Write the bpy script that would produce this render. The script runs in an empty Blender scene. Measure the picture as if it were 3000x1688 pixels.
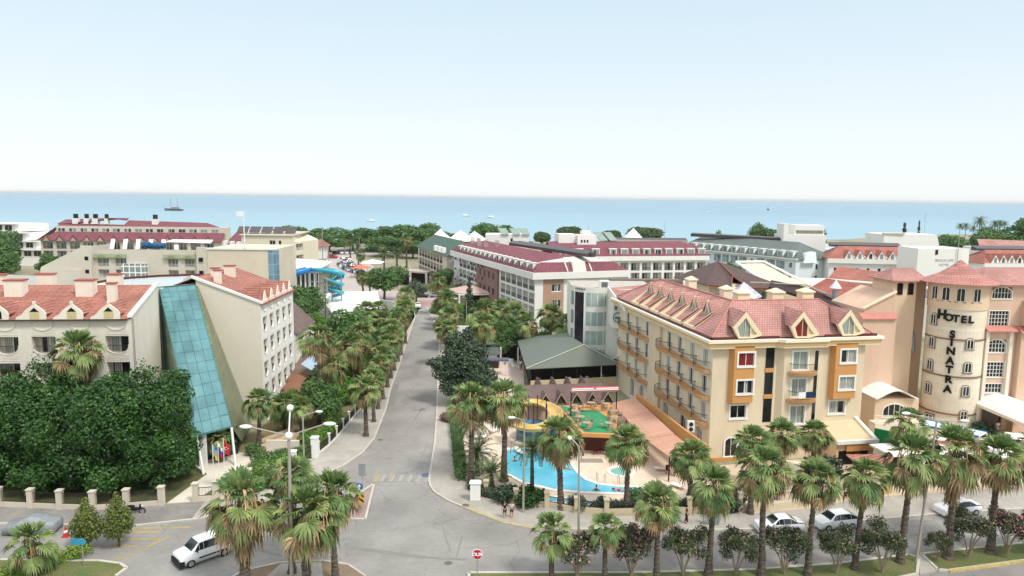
import bpy, math, random
import numpy as np
from mathutils import Matrix, Vector, Euler
R=math.radians
SC=bpy.context.scene
COL=SC.collection
# ---------------------------------------------------------------- camera, sky, sun, exposure
cam=bpy.data.cameras.new('camera'); co=bpy.data.objects.new('camera',cam); COL.objects.link(co)
cam.sensor_width=36; cam.lens=36*2100/3000.; cam.clip_end=60000; cam.clip_start=0.5
co.matrix_world=Matrix.Translation((0,0,30))@Matrix.Rotation(R(90)-math.atan(267/2100.),4,'X')@Matrix.Rotation(R(0.62),4,'Z')
SC.camera=co
SUN_EL,SUN_AZ=54,135          # elevation, azimuth clockwise from +Y (the sea)
w=bpy.data.worlds.new('World'); SC.world=w; w.use_nodes=True
nt=w.node_tree; nt.nodes.clear()
sky=nt.nodes.new('ShaderNodeTexSky'); sky.sky_type='NISHITA'; sky.sun_disc=False
sky.sun_elevation=R(SUN_EL); sky.sun_rotation=R(SUN_AZ); sky.altitude=0; sky.air_density=1; sky.dust_density=.4; sky.ozone_density=3
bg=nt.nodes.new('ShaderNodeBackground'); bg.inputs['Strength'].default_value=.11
wo=nt.nodes.new('ShaderNodeOutputWorld')
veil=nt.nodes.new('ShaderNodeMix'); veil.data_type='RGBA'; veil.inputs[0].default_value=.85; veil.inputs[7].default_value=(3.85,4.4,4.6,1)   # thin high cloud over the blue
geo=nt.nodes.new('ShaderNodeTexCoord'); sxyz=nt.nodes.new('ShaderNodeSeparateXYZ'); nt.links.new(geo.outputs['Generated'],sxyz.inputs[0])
vr=nt.nodes.new('ShaderNodeValToRGB'); nt.links.new(sxyz.outputs[2],vr.inputs[0]); el_=vr.color_ramp.elements   # milky at the horizon, bluer above, overhead brightened out of view as added fill
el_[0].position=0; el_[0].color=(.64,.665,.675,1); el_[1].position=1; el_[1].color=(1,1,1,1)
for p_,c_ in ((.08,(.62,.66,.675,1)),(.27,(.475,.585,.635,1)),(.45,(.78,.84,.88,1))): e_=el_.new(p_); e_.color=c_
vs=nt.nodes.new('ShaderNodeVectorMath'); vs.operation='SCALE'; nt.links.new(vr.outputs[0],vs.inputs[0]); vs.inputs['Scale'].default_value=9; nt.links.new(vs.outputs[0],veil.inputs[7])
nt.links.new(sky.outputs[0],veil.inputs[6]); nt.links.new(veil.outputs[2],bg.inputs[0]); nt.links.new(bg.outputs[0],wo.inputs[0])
sl=bpy.data.lights.new('sun','SUN'); sl.energy=1.9; sl.angle=R(12); sl.color=(1.0,.955,.89)
so=bpy.data.objects.new('sun',sl); COL.objects.link(so)
az=R(SUN_AZ); el=R(SUN_EL)
sd=Vector((math.sin(az)*math.cos(el),math.cos(az)*math.cos(el),math.sin(el)))
so.rotation_euler=sd.to_track_quat('Z','Y').to_euler(); so.location=(0,0,80)
SC.view_settings.view_transform='Standard'; SC.view_settings.look='None'; SC.view_settings.gamma=1
SC.view_settings.exposure=.62

# ---------------------------------------------------------------- materials
def lin(h):
    if not isinstance(h,str): return h
    c=[int(h[i:i+2],16)/255. for i in (0,2,4)]
    return tuple(((x+.055)/1.055)**2.4 if x>.04 else x/12.92 for x in c)
MATS={}
def mat(name,col,rough=.75,var=.12,scale=.6,col2=None,fine=0,bump=0,metal=0,island=0,transl=0,spec=.3,streak=0):
    """procedural surface: base colour varied by large and fine noise (object space), optional per-leaf variation"""
    if name in MATS: return MATS[name]
    m=bpy.data.materials.new(name); m.use_nodes=True; n=m.node_tree; N=n.nodes; L=n.links; b=N['Principled BSDF']
    c=lin(col); c2=lin(col2) if col2 else tuple(x*(1-var) for x in c)
    tc=N.new('ShaderNodeTexCoord'); no=N.new('ShaderNodeTexNoise'); no.inputs['Scale'].default_value=scale; no.inputs['Detail'].default_value=5; no.inputs['Roughness'].default_value=.6
    if streak:
        mp=N.new('ShaderNodeMapping'); mp.inputs['Scale'].default_value=(1,1,1/streak) ; L.new(tc.outputs['Object'],mp.inputs[0]); L.new(mp.outputs[0],no.inputs[0])
    else: L.new(tc.outputs['Object'],no.inputs[0])
    rp=N.new('ShaderNodeValToRGB'); rp.color_ramp.elements[0].position=.35; rp.color_ramp.elements[1].position=.65
    rp.color_ramp.elements[0].color=(*c2,1); rp.color_ramp.elements[1].color=(*c,1); L.new(no.outputs[0],rp.inputs[0]); out=rp.outputs[0]
    if fine:
        n2=N.new('ShaderNodeTexNoise'); n2.inputs['Scale'].default_value=scale*14; n2.inputs['Detail'].default_value=3; L.new(tc.outputs['Object'],n2.inputs[0])
        mr=N.new('ShaderNodeMapRange'); mr.inputs[1].default_value=.3; mr.inputs[2].default_value=.7; mr.inputs[3].default_value=1-fine; mr.inputs[4].default_value=1+fine; L.new(n2.outputs[0],mr.inputs[0])
        mx=N.new('ShaderNodeVectorMath'); mx.operation='SCALE'; L.new(out,mx.inputs[0]); L.new(mr.outputs[0],mx.inputs['Scale']); out=mx.outputs[0]
    if island:
        g=N.new('ShaderNodeNewGeometry'); mr=N.new('ShaderNodeMapRange'); mr.inputs[3].default_value=1-island; mr.inputs[4].default_value=1+island; L.new(g.outputs['Random Per Island'],mr.inputs[0])
        mx=N.new('ShaderNodeVectorMath'); mx.operation='SCALE'; L.new(out,mx.inputs[0]); L.new(mr.outputs[0],mx.inputs['Scale']); out=mx.outputs[0]
    L.new(out,b.inputs['Base Color']); b.inputs['Roughness'].default_value=rough; b.inputs['Metallic'].default_value=metal; b.inputs['Specular IOR Level'].default_value=spec
    if bump:
        n3=N.new('ShaderNodeTexNoise'); n3.inputs['Scale'].default_value=scale*20; L.new(tc.outputs['Object'],n3.inputs[0])
        bp=N.new('ShaderNodeBump'); bp.inputs['Strength'].default_value=bump; bp.inputs['Distance'].default_value=.03; L.new(n3.outputs[0],bp.inputs['Height']); L.new(bp.outputs[0],b.inputs['Normal'])
    if transl:
        t=N.new('ShaderNodeBsdfTranslucent'); ms=N.new('ShaderNodeMixShader'); ms.inputs[0].default_value=transl
        L.new(out,t.inputs[0]); L.new(b.outputs[0],ms.inputs[1]); L.new(t.outputs[0],ms.inputs[2]); L.new(ms.outputs[0],N['Material Output'].inputs[0])
    MATS[name]=m; return m
def tiles(name,col,col2,mortar,bw=.3,bh=.35,msize=.03,bump=.6,dirt_reflection=.24,offset=.5,rough=.8):
    """brick-pattern surface in metric UVs: roof tiles, pavers, stone cladding, brick, glazing grids"""
    if name in MATS: return MATS[name]
    m=bpy.data.materials.new(name); m.use_nodes=True; n=m.node_tree; N=n.nodes; L=n.links; b=N['Principled BSDF']
    uv=N.new('ShaderNodeUVMap'); uv.uv_map='UVMap'
    br=N.new('ShaderNodeTexBrick'); br.inputs['Scale'].default_value=1; br.inputs['Brick Width'].default_value=bw; br.inputs['Row Height'].default_value=bh; br.inputs['Mortar Size'].default_value=msize
    br.inputs['Mortar Smooth'].default_value=.3; br.offset=offset
    br.inputs['Color1'].default_value=(*lin(col),1); br.inputs['Color2'].default_value=(*lin(col2),1); br.inputs['Mortar'].default_value=(*lin(mortar),1); L.new(uv.outputs[0],br.inputs[0])
    tc=N.new('ShaderNodeTexCoord'); no=N.new('ShaderNodeTexNoise'); no.inputs['Scale'].default_value=.35; no.inputs['Detail'].default_value=6; L.new(tc.outputs['Object'],no.inputs[0])
    mr=N.new('ShaderNodeMapRange'); mr.inputs[1].default_value=.3; mr.inputs[2].default_value=.7; mr.inputs[3].default_value=1-dirt_reflection; mr.inputs[4].default_value=1+dirt_reflection*.5; L.new(no.outputs[0],mr.inputs[0])
    mx=N.new('ShaderNodeVectorMath'); mx.operation='SCALE'; L.new(br.outputs[0],mx.inputs[0]); L.new(mr.outputs[0],mx.inputs['Scale']); L.new(mx.outputs[0],b.inputs['Base Color'])
    b.inputs['Roughness'].default_value=rough; b.inputs['Specular IOR Level'].default_value=.25
    if bump:
        bp=N.new('ShaderNodeBump'); bp.inputs['Strength'].default_value=bump; bp.inputs['Distance'].default_value=.04; bp.invert=True; L.new(br.outputs['Fac'],bp.inputs['Height']); L.new(bp.outputs[0],b.inputs['Normal'])
    MATS[name]=m; return m
def curtain(name,light='b9bcb4',dark='22282a',frac=.55,rough=.12):
    """window glass with a pleated curtain seen behind it; part of every pane is left dark, differently per object"""
    if name in MATS: return MATS[name]
    m=bpy.data.materials.new(name); m.use_nodes=True; n=m.node_tree; N=n.nodes; L=n.links; b=N['Principled BSDF']
    uv=N.new('ShaderNodeUVMap'); uv.uv_map='UVMap'; oi=N.new('ShaderNodeObjectInfo')
    wv=N.new('ShaderNodeTexWave'); wv.inputs['Scale'].default_value=1.6; wv.inputs['Distortion'].default_value=1.5; L.new(uv.outputs[0],wv.inputs[0])
    r=N.new('ShaderNodeValToRGB'); l=lin(light); r.color_ramp.elements[0].color=(l[0]*.45,l[1]*.45,l[2]*.45,1); r.color_ramp.elements[1].color=(*l,1); L.new(wv.outputs[0],r.inputs[0])
    sx=N.new('ShaderNodeSeparateXYZ'); L.new(uv.outputs[0],sx.inputs[0])
    no=N.new('ShaderNodeTexNoise'); no.noise_dimensions='2D'; no.inputs['Scale'].default_value=.9; no.inputs['Detail'].default_value=0
    cb=N.new('ShaderNodeCombineXYZ'); mm=N.new('ShaderNodeMath'); mm.operation='MULTIPLY'; mm.inputs[1].default_value=37; L.new(oi.outputs['Random'],mm.inputs[0])
    ad=N.new('ShaderNodeMath'); ad.operation='ADD'; L.new(sx.outputs[0],ad.inputs[0]); L.new(mm.outputs[0],ad.inputs[1]); L.new(ad.outputs[0],cb.inputs[0]); L.new(mm.outputs[0],cb.inputs[1]); L.new(cb.outputs[0],no.inputs[0])
    gt=N.new('ShaderNodeMath'); gt.operation='GREATER_THAN'; gt.inputs[1].default_value=1-frac; L.new(no.outputs[0],gt.inputs[0])
    mx=N.new('ShaderNodeMix'); mx.data_type='RGBA'; L.new(gt.outputs[0],mx.inputs[0]); mx.inputs[6].default_value=(*lin(dark),1); L.new(r.outputs[0],mx.inputs[7])
    L.new(mx.outputs[2],b.inputs['Base Color']); b.inputs['Roughness'].default_value=rough; b.inputs['Specular IOR Level'].default_value=.5
    MATS[name]=m; return m
# ---------------------------------------------------------------- mesh building
class Fc:   # a vertical facade: origin, unit direction (left to right seen from outside); outward = (dy,-dx)
    def __init__(s,o,d): s.o=o; l=math.hypot(*d); s.d=(d[0]/l,d[1]/l); s.n=(s.d[1],-s.d[0]); s.a=math.atan2(s.d[1],s.d[0])
    def p(s,u,o,z): return (s.o[0]+s.d[0]*u+s.n[0]*o, s.o[1]+s.d[1]*u+s.n[1]*o, z)
class Fr:   # a building's plan frame
    def __init__(s,O,rot): s.O=O; s.rot=rot; a=R(rot); s.c=math.cos(a); s.s=math.sin(a)
    def w(s,x,y,z=0): return (s.O[0]+s.c*x-s.s*y, s.O[1]+s.s*x+s.c*y, z)
    def f(s,x,y,deg): p=s.w(x,y); a=R(s.rot+deg); return Fc(p[:2],(math.cos(a),math.sin(a)))
class MB:
    def __init__(s,fr=None): s.v=[]; s.f=[]; s.fr=fr
    def P(s,p): return s.fr.w(*p) if s.fr else tuple(p)
    def poly(s,pts):
        i=len(s.v); s.v+= [s.P(p) for p in pts]; s.f.append(tuple(range(i,i+len(pts)))); return s
    def hexa(s,b,t):   # b,t: bottom and top loops (ccw seen from above), world or frame coords
        n=len(b); i=len(s.v); s.v+=[s.P(p) for p in b]+[s.P(p) for p in t]
        s.f.append(tuple(i+k for k in reversed(range(n)))); s.f.append(tuple(i+n+k for k in range(n)))
        for k in range(n): s.f.append((i+k,i+(k+1)%n,i+n+(k+1)%n,i+n+k))
        return s
    def box(s,x0,x1,y0,y1,z0,z1):
        q=[(x0,y0),(x1,y0),(x1,y1),(x0,y1)]; return s.hexa([(a,b,z0) for a,b in q],[(a,b,z1) for a,b in q])
    def prism(s,pl,z0,z1):
        ar=sum(pl[i][0]*pl[(i+1)%len(pl)][1]-pl[(i+1)%len(pl)][0]*pl[i][1] for i in range(len(pl)))
        if ar<0: pl=pl[::-1]
        return s.hexa([(a,b,z0) for a,b in pl],[(a,b,z1) for a,b in pl])
    def fb(s,F,u0,u1,o0,o1,z0,z1):   # box on a facade, between outward offsets o0<o1
        fr=s.fr; s.fr=None
        q=[(u0,o1),(u1,o1),(u1,o0),(u0,o0)]
        s.hexa([F.p(a,b,z0) for a,b in q],[F.p(a,b,z1) for a,b in q]); s.fr=fr; return s
    def fpoly(s,F,pts,o):   # flat polygon on facade (u,z)
        fr=s.fr; s.fr=None; s.poly([F.p(u,o,z) for u,z in pts]); s.fr=fr; return s
    def fprism(s,F,pts,o0,o1):   # polygon (u,z) ccw from outside, extruded between offsets
        fr=s.fr; s.fr=None; n=len(pts); i=len(s.v)
        s.v+=[F.p(u,o1,z) for u,z in pts]+[F.p(u,o0,z) for u,z in pts]
        s.f.append(tuple(range(i,i+n))); s.f.append(tuple(i+n+k for k in reversed(range(n))))
        for k in range(n): s.f.append((i+(k+1)%n,i+k,i+n+k,i+n+(k+1)%n))
        s.fr=fr; return s
    def tube(s,a,b,r,n=8,r2=None,caps=True):
        a=Vector(s.P(a)); b=Vector(s.P(b)); r2=r if r2 is None else r2; d=(b-a)
        if d.length<1e-6: return s
        d.normalize(); u=d.orthogonal().normalized(); v=d.cross(u); i=len(s.v)
        for c,rr in ((a,r),(b,r2)):
            for k in range(n):
                t=2*math.pi*k/n; s.v.append(tuple(c+u*(rr*math.cos(t))+v*(rr*math.sin(t))))
        for k in range(n): s.f.append((i+k,i+(k+1)%n,i+n+(k+1)%n,i+n+k))
        if caps: s.f.append(tuple(i+k for k in reversed(range(n)))); s.f.append(tuple(i+n+k for k in range(n)))
        return s
    def path(s,pts,r,n=6):
        for a,b in zip(pts,pts[1:]): s.tube(a,b,r,n)
        return s
    def ball(s,c,r,n=10,m=6,sz=1,sx=1,sy=1):
        i=len(s.v); c=s.P(c)
        for j in range(m+1):
            ph=math.pi*j/m
            for k in range(n):
                th=2*math.pi*k/n; s.v.append((c[0]+r*sx*math.sin(ph)*math.cos(th),c[1]+r*sy*math.sin(ph)*math.sin(th),c[2]+r*sz*math.cos(ph)))
        for j in range(m):
            for k in range(n): s.f.append((i+j*n+k,i+(j+1)*n+k,i+(j+1)*n+(k+1)%n,i+j*n+(k+1)%n))
        return s
    def lathe(s,c,prof,n=16,a0=0,a1=2*math.pi):
        """prof: list of (r,z); closed turn or arc"""
        c=s.P(c); i=len(s.v); m=len(prof); full=abs(a1-a0-2*math.pi)<1e-6; cols=n if full else n+1
        for k in range(cols):
            t=a0+(a1-a0)*k/n
            for r,z in prof: s.v.append((c[0]+r*math.cos(t),c[1]+r*math.sin(t),c[2]+z))
        for k in range(n):
            k2=(k+1)%cols
            for j in range(m-1): s.f.append((i+k*m+j,i+k2*m+j,i+k2*m+j+1,i+k*m+j+1))
        return s
    def roofquad(s,pts,t=.12):   # sloped slab: top polygon with thickness below
        i=len(s.v); n=len(pts); P=[s.P(p) for p in pts]; s.v+=P+[(a,b,c-t) for a,b,c in P]
        s.f.append(tuple(range(i,i+n))); s.f.append(tuple(i+n+k for k in reversed(range(n))))
        for k in range(n): s.f.append((i+(k+1)%n,i+k,i+n+k,i+n+(k+1)%n))
        return s
    def mesh(s,name,m,off=(0,0,0),smooth=False):
        me=bpy.data.meshes.new(name)
        v=np.array(s.v,dtype=np.float64)-np.array(off)
        me.from_pydata(v.tolist(),[],s.f)
        me.materials.append(m); finish(me,smooth); return me
    def build(s,name,m,parent=None,smooth=False,origin=None):
        off=origin if origin is not None else (wloc(parent) if parent else (0,0,0))
        me=s.mesh(name,m,off,smooth)
        o=bpy.data.objects.new(name,me); COL.objects.link(o); o.parent=parent
        if origin is not None:
            pl=wloc(parent) if parent else (0,0,0); o.location=[origin[i]-pl[i] for i in range(3)]
        return o
def finish(me,smooth=False):
    me.update(); n=len(me.polygons); nl=len(me.loops)
    no=np.empty(n*3,dtype=np.float32); me.polygons.foreach_get('normal',no); no=no.reshape(-1,3)
    tot=np.empty(n,dtype=np.int32); me.polygons.foreach_get('loop_total',tot)
    vi=np.empty(nl,dtype=np.int32); me.loops.foreach_get('vertex_index',vi)
    co_=np.empty(len(me.vertices)*3,dtype=np.float32); me.vertices.foreach_get('co',co_); co_=co_.reshape(-1,3)
    u=np.stack([-no[:,1],no[:,0],np.zeros(n)],1); l=np.linalg.norm(u,axis=1); flat=l<.02; u[flat]=(1,0,0); l[flat]=1; u/=l[:,None]
    v=np.cross(no,u); U=np.repeat(u,tot,0); V=np.repeat(v,tot,0); p=co_[vi]
    uv=np.stack([(p*U).sum(1),(p*V).sum(1)],1).astype(np.float32)
    lay=me.uv_layers.new(name='UVMap'); lay.data.foreach_set('uv',uv.ravel())
    if smooth: me.polygons.foreach_set('use_smooth',np.ones(n,dtype=bool))
def npmesh(name,verts,quads,m,smooth=False):
    me=bpy.data.meshes.new(name); nv=len(verts); nf=len(quads); k=quads.shape[1]
    me.vertices.add(nv); me.vertices.foreach_set('co',np.asarray(verts,dtype=np.float32).ravel())
    me.loops.add(nf*k); me.loops.foreach_set('vertex_index',np.asarray(quads,dtype=np.int32).ravel())
    me.polygons.add(nf); me.polygons.foreach_set('loop_start',np.arange(0,nf*k,k,dtype=np.int32)); 
    me.update(calc_edges=True); me.materials.append(m)
    if smooth: me.polygons.foreach_set('use_smooth',np.ones(nf,dtype=bool))
    return me
def wloc(o):
    x=[0,0,0]
    while o: x=[x[i]+o.location[i] for i in range(3)]; o=o.parent
    return tuple(x)
def tag(o,label=None,cat=None,group=None,kind=None):
    if label: o['label']=label
    if cat: o['category']=cat
    if group: o['group']=group
    if kind: o['kind']=kind
    return o
def thing(name,loc,label,cat,group=None,rz=0,sc=None):
    o=bpy.data.objects.new(name,None); COL.objects.link(o); o.location=loc if len(loc)==3 else (*loc,0); o.rotation_euler=(0,0,rz)
    o.empty_display_size=.3
    if sc: o.scale=(sc,sc,sc)
    return tag(o,label,cat,group)
def obj(name,me,parent=None,loc=(0,0,0),rz=0,sc=(1,1,1),rot=None):
    o=bpy.data.objects.new(name,me); COL.objects.link(o); o.parent=parent; o.location=loc; o.rotation_euler=rot or (0,0,rz)
    o.scale=sc if not isinstance(sc,(int,float)) else (sc,sc,sc); return o
def struct(name,bm,m): return tag(bm.build(name,m),kind='structure')
def copy_tree(o,parent=None):
    c=o.copy(); COL.objects.link(c); c.parent=parent
    for ch in list(o.children): copy_tree(ch,c)
    return c
def tmesh(body,size,m,ext=.03,off=.0):
    cu=bpy.data.curves.new('t','FONT'); cu.body=body; cu.size=size; cu.extrude=ext; cu.offset=off; cu.align_x='CENTER'; cu.align_y='CENTER'
    t=bpy.data.objects.new('t',cu); COL.objects.link(t); dg=bpy.context.evaluated_depsgraph_get(); me=bpy.data.meshes.new_from_object(t.evaluated_get(dg))
    bpy.data.objects.remove(t); bpy.data.curves.remove(cu); me.materials.clear(); me.materials.append(m); return me
# wall with rectangular holes and reveals
def wall(mb,F,u0,u1,z0,z1,holes=(),o=0,depth=.22):
    us=sorted({u0,u1,*[h[0] for h in holes],*[h[1] for h in holes]}); zs=sorted({z0,z1,*[h[2] for h in holes],*[h[3] for h in holes]})
    fr=mb.fr; mb.fr=None
    for a,b in zip(us,us[1:]):
        run=None
        for c,d in zip(zs,zs[1:]):
            hole=any(h[0]<=a+1e-6 and h[1]>=b-1e-6 and h[2]<=c+1e-6 and h[3]>=d-1e-6 for h in holes)
            if hole:
                if run: mb.poly([F.p(a,o,run[0]),F.p(b,o,run[0]),F.p(b,o,run[1]),F.p(a,o,run[1])]); run=None
            else: run=(run[0],d) if run else (c,d)
        if run: mb.poly([F.p(a,o,run[0]),F.p(b,o,run[0]),F.p(b,o,run[1]),F.p(a,o,run[1])])
    for a,b,c,d in holes:
        e=o-depth
        mb.poly([F.p(a,o,c),F.p(a,o,d),F.p(a,e,d),F.p(a,e,c)]); mb.poly([F.p(b,o,d),F.p(b,o,c),F.p(b,e,c),F.p(b,e,d)])
        mb.poly([F.p(a,o,d),F.p(b,o,d),F.p(b,e,d),F.p(a,e,d)]); mb.poly([F.p(b,o,c),F.p(a,o,c),F.p(a,e,c),F.p(b,e,c)])
    mb.fr=fr
CACHE={}
def local(F,parent,u,o,z):
    p=F.p(u,o,z); q=wloc(parent); return (p[0]-q[0],p[1]-q[1],p[2]-q[2])
def win(parent,F,u,z,w,h,pane,frame=None,style='plain',o=-.16,cols=2,rows=1,trim=.12,trimmat=None,arch=False):
    """window part (frame) > pane, sill; (u,z) = centre bottom"""
    frame=frame or WHITE; key=('win',style,round(w,2),round(h,2),pane.name,frame.name,cols,rows,trim,arch,trimmat.name if trimmat else 0)
    if key not in CACHE:
        f=MB(); t=.05
        top=[(w/2*math.cos(a),h-w*.32+w*.32*math.sin(a)) for a in [math.pi*k/8 for k in range(9)]] if arch else [(w/2,h),(-w/2,h)]
        if not arch: f.box(-w/2,w/2,-.04,.04,h-t,h)
        else:
            for a,b in zip(top,top[1:]): f.tube((a[0],0,a[1]),(b[0],0,b[1]),.05,4)
        hh=h if not arch else h-w*.32
        f.box(-w/2,w/2,-.04,.04,0,t); f.box(-w/2,-w/2+t,-.04,.04,t,hh-t*(not arch)); f.box(w/2-t,w/2,-.04,.04,t,hh-t*(not arch))
        for c in range(1,cols): x=-w/2+w*c/cols; f.box(x-.03,x+.03,-.035,.035,t,h-t)
        for r in range(1,rows): zz=h*r/rows; f.box(-w/2+t,w/2-t,-.03,.03,zz-.025,zz+.025)
        pm=MB(); pm.poly([(-w/2,.02,0),(w/2,.02,0)]+[(x,.02,zz) for x,zz in top])
        tm=None
        if trim:
            tm=MB(); k=trim; q=-o
            if arch:
                outer=[(x*(1+2*k/w),zz+k*(zz-hh)/(w*.32)*1.0+0) for x,zz in top]
                for (a,b),(a2,b2) in zip(zip(top,outer),zip(top[1:],outer[1:])):
                    tm.hexa([(a[0],-q-.05,a[1]),(b[0],-q-.05,b[1]),(b[0],-q,b[1]),(a[0],-q,a[1])],[(a2[0],-q-.05,a2[1]),(b2[0],-q-.05,b2[1]),(b2[0],-q,b2[1]),(a2[0],-q,a2[1])])
            else: tm.box(-w/2-k,w/2+k,-q-.05,-q,h,h+k)
            tm.box(-w/2-k,-w/2,-q-.05,-q,0,hh); tm.box(w/2,w/2+k,-q-.05,-q,0,hh); tm.box(-w/2-k-.03,w/2+k+.03,-q-.1,-q,-k,0)
        CACHE[key]=(f.mesh('window',frame),pm.mesh('pane',pane),tm.mesh('window_trim',trimmat or frame) if tm else None)
    a,b,c=CACHE[key]; o1=obj('window',a,parent,local(F,parent,u,o,z),F.a); obj('pane',b,o1)
    if c: obj('trim',c,o1)
    return o1
def railing_mesh(w,h,m,bars=.14,d=0,post=True):
    key=('rail',round(w,2),h,m.name,bars,d)
    if key not in CACHE:
        r=MB(); r.box(-w/2,w/2,-.03,.03,h-.05,h); r.box(-w/2,w/2,-.02,.02,.06,.1)
        n=max(2,int(w/bars)); 
        for k in range(n+1): x=-w/2+w*k/n; r.box(x-.012,x+.012,-.012,.012,.1,h-.05)
        if d:
            for sx in (-1,1):
                r.box(sx*w/2-.03,sx*w/2+.03,0.03,d,h-.05,h)
                for k in range(int(d/bars)): y=.03+bars*k; r.box(sx*w/2-.012,sx*w/2+.012,y,y+.024,.1,h-.05)
        CACHE[key]=r.mesh('railing',m)
    return CACHE[key]
def loggia(parent,F,u,z,w,h,depth,m,pane,rail,doorw=None,rh=.95,fr=None,slab=.0,doorframe=None):
    """recessed balcony: lining, with railing and glazed door as sub-parts; (u,z)= centre bottom of opening"""
    key=('log',round(w,2),round(h,2),depth,m.name)
    if key not in CACHE:
        b=MB(); x=w/2; d=depth
        b.poly([(-x,0,0),(x,0,0),(x,d,0),(-x,d,0)]); b.poly([(-x,d,h),(x,d,h),(x,0,h),(-x,0,h)])
        b.poly([(-x,d,0),(x,d,0),(x,d,h),(-x,d,h)]); b.poly([(-x,0,0),(-x,d,0),(-x,d,h),(-x,0,h)]); b.poly([(x,d,0),(x,0,0),(x,0,h),(x,d,h)])
        CACHE[key]=b.mesh('balcony',m)
    o=obj('balcony',CACHE[key],parent,local(F,parent,u,0,z),F.a)
    dw=doorw or w*.62; dh=min(2.2,h-.25); k2=('bd',round(dw,2),round(dh,2),pane.name)
    if k2 not in CACHE:
        f=MB(); f.box(-dw/2,dw/2,-.05,0,dh-.06,dh); f.box(-dw/2,-dw/2+.06,-.05,0,0.02,dh-.06); f.box(dw/2-.06,dw/2,-.05,0,.02,dh-.06); f.box(-.035,.035,-.05,0,.02,dh-.06)
        p=MB(); p.poly([(-dw/2,-.015,.02),(dw/2,-.015,.02),(dw/2,-.015,dh),(-dw/2,-.015,dh)])
        CACHE[k2]=(f.mesh('balcony_door',doorframe or WHITE),p.mesh('pane',pane))
    if rail: obj('railing',railing_mesh(w,rh,rail),o,(0,-.0 + .06,0))
    dr=obj('balcony_door',CACHE[k2][0],o,(random.uniform(-.1,.1)*w,depth-.005,0)); 
    # the glass sits in the same sub-part level as the door leaf
    obj('door_glass',CACHE[k2][1],o,(dr.location[0],depth-.005,0))
    return o
# palette
WHITE=mat('white_paint','e9e8e2',.6,.05)
CREAM=mat('cream_render','e6dccb',.85,.07,.25,fine=.03,bump=.05)
BEIGE=mat('beige_render','dccfb8',.85,.08,.2,fine=.03,bump=.05)
DARK=mat('dark_void','14120f',.9)
RAIL=mat('dark_iron','2e2a27',.5,.1)
STEEL=mat('galvanised_steel','a4a8a8',.45,.1,metal=.4)
TILE_RED=tiles('salmon_roof_tiles','b27a6b','a46d5f','7b4f44',1.6,.36,.05)
TILE_PINK=tiles('pink_roof_tiles','c0938a','b5857b','8f6259',.32,.36,.035)
MAROON=mat('maroon_metal','5a2a2a',.5,.15)
# ---------------------------------------------------------------- the setting
LAND=mat('dusty_ground','a09880',.95,.2,.05,col2='77785c',fine=.12)
ASPH=mat('worn_asphalt','989590',.9,.12,.16,col2='85827d',fine=.06,bump=.08)
PAVE=tiles('pavement_slabs','aea89e','a7a197','9c958b',.8,.8,.015,.1,.16,offset=0)
KERB=mat('kerb_stone','c4beb1',.85,.15,.8,fine=.08)
GRASS=mat('lawn','56663a',.95,.3,.5,col2='6f6c44',fine=.3)
SOIL=mat('bare_soil','8a7763',.95,.2,1,fine=.15)
DECK=tiles('pool_deck_tiles','dccab5','d3c0ab','c3b09b',.5,.5,.015,.1,.1,offset=0)
def seamat():
    m=bpy.data.materials.new('sea_water'); m.use_nodes=True; N=m.node_tree.nodes; L=m.node_tree.links; b=N['Principled BSDF']
    tc=N.new('ShaderNodeTexCoord'); mp=N.new('ShaderNodeMapping'); mp.inputs['Scale'].default_value=(.0011,.009,1); L.new(tc.outputs['Object'],mp.inputs[0])
    no=N.new('ShaderNodeTexNoise'); no.inputs['Scale'].default_value=1; no.inputs['Detail'].default_value=7; L.new(mp.outputs[0],no.inputs[0])
    sx=N.new('ShaderNodeSeparateXYZ'); L.new(tc.outputs['Object'],sx.inputs[0])
    mr=N.new('ShaderNodeMapRange'); mr.inputs[1].default_value=450; mr.inputs[2].default_value=2600; L.new(sx.outputs[1],mr.inputs[0])
    ad=N.new('ShaderNodeMath'); ad.operation='MULTIPLY_ADD'; ad.inputs[1].default_value=.75; L.new(no.outputs[0],ad.inputs[0]); L.new(mr.outputs[0],ad.inputs[2])
    rp=N.new('ShaderNodeValToRGB'); e=rp.color_ramp.elements; e[0].position=.1; e[0].color=(*lin('92b2b9'),1); e[1].position=1.15 if False else 1; e[1].color=(*lin('6b94a8'),1)
    x=e.new(.5); x.color=(*lin('7fa5b3'),1); L.new(ad.outputs[0],rp.inputs[0]); L.new(rp.outputs[0],b.inputs['Base Color'])
    b.inputs['Roughness'].default_value=.32; b.inputs['Specular IOR Level'].default_value=.35
    m2=N.new('ShaderNodeMapping'); m2.inputs['Scale'].default_value=(.05,.16,1); L.new(tc.outputs['Object'],m2.inputs[0]); n2=N.new('ShaderNodeTexNoise'); n2.inputs['Scale'].default_value=1; n2.inputs['Detail'].default_value=6; L.new(m2.outputs[0],n2.inputs[0])
    bp=N.new('ShaderNodeBump'); bp.inputs['Strength'].default_value=.35; bp.inputs['Distance'].default_value=1.2; L.new(n2.outputs[0],bp.inputs['Height']); L.new(bp.outputs[0],b.inputs['Normal'])
    return m
SEA=seamat()
struct('sea',MB().poly([(-26000,380,-1.2),(26000,380,-1.2),(26000,24000,-1.2),(-26000,24000,-1.2)]),SEA)
shore=[(-1500,-200),(1500,-200),(1500,760),(900,720),(520,690),(380,660),(260,560),(120,500),(0,490),(-150,480),(-300,470),(-1500,430)]
struct('ground',MB().poly([(x,y,0) for x,y in shore]),LAND)
SAND=mat('beach_sand','e2d6bb',.95,.08,.05)
bs=[(900,700),(520,672),(380,640),(260,545),(120,488),(0,478),(-150,468),(-300,458),(-1500,418)]
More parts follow.
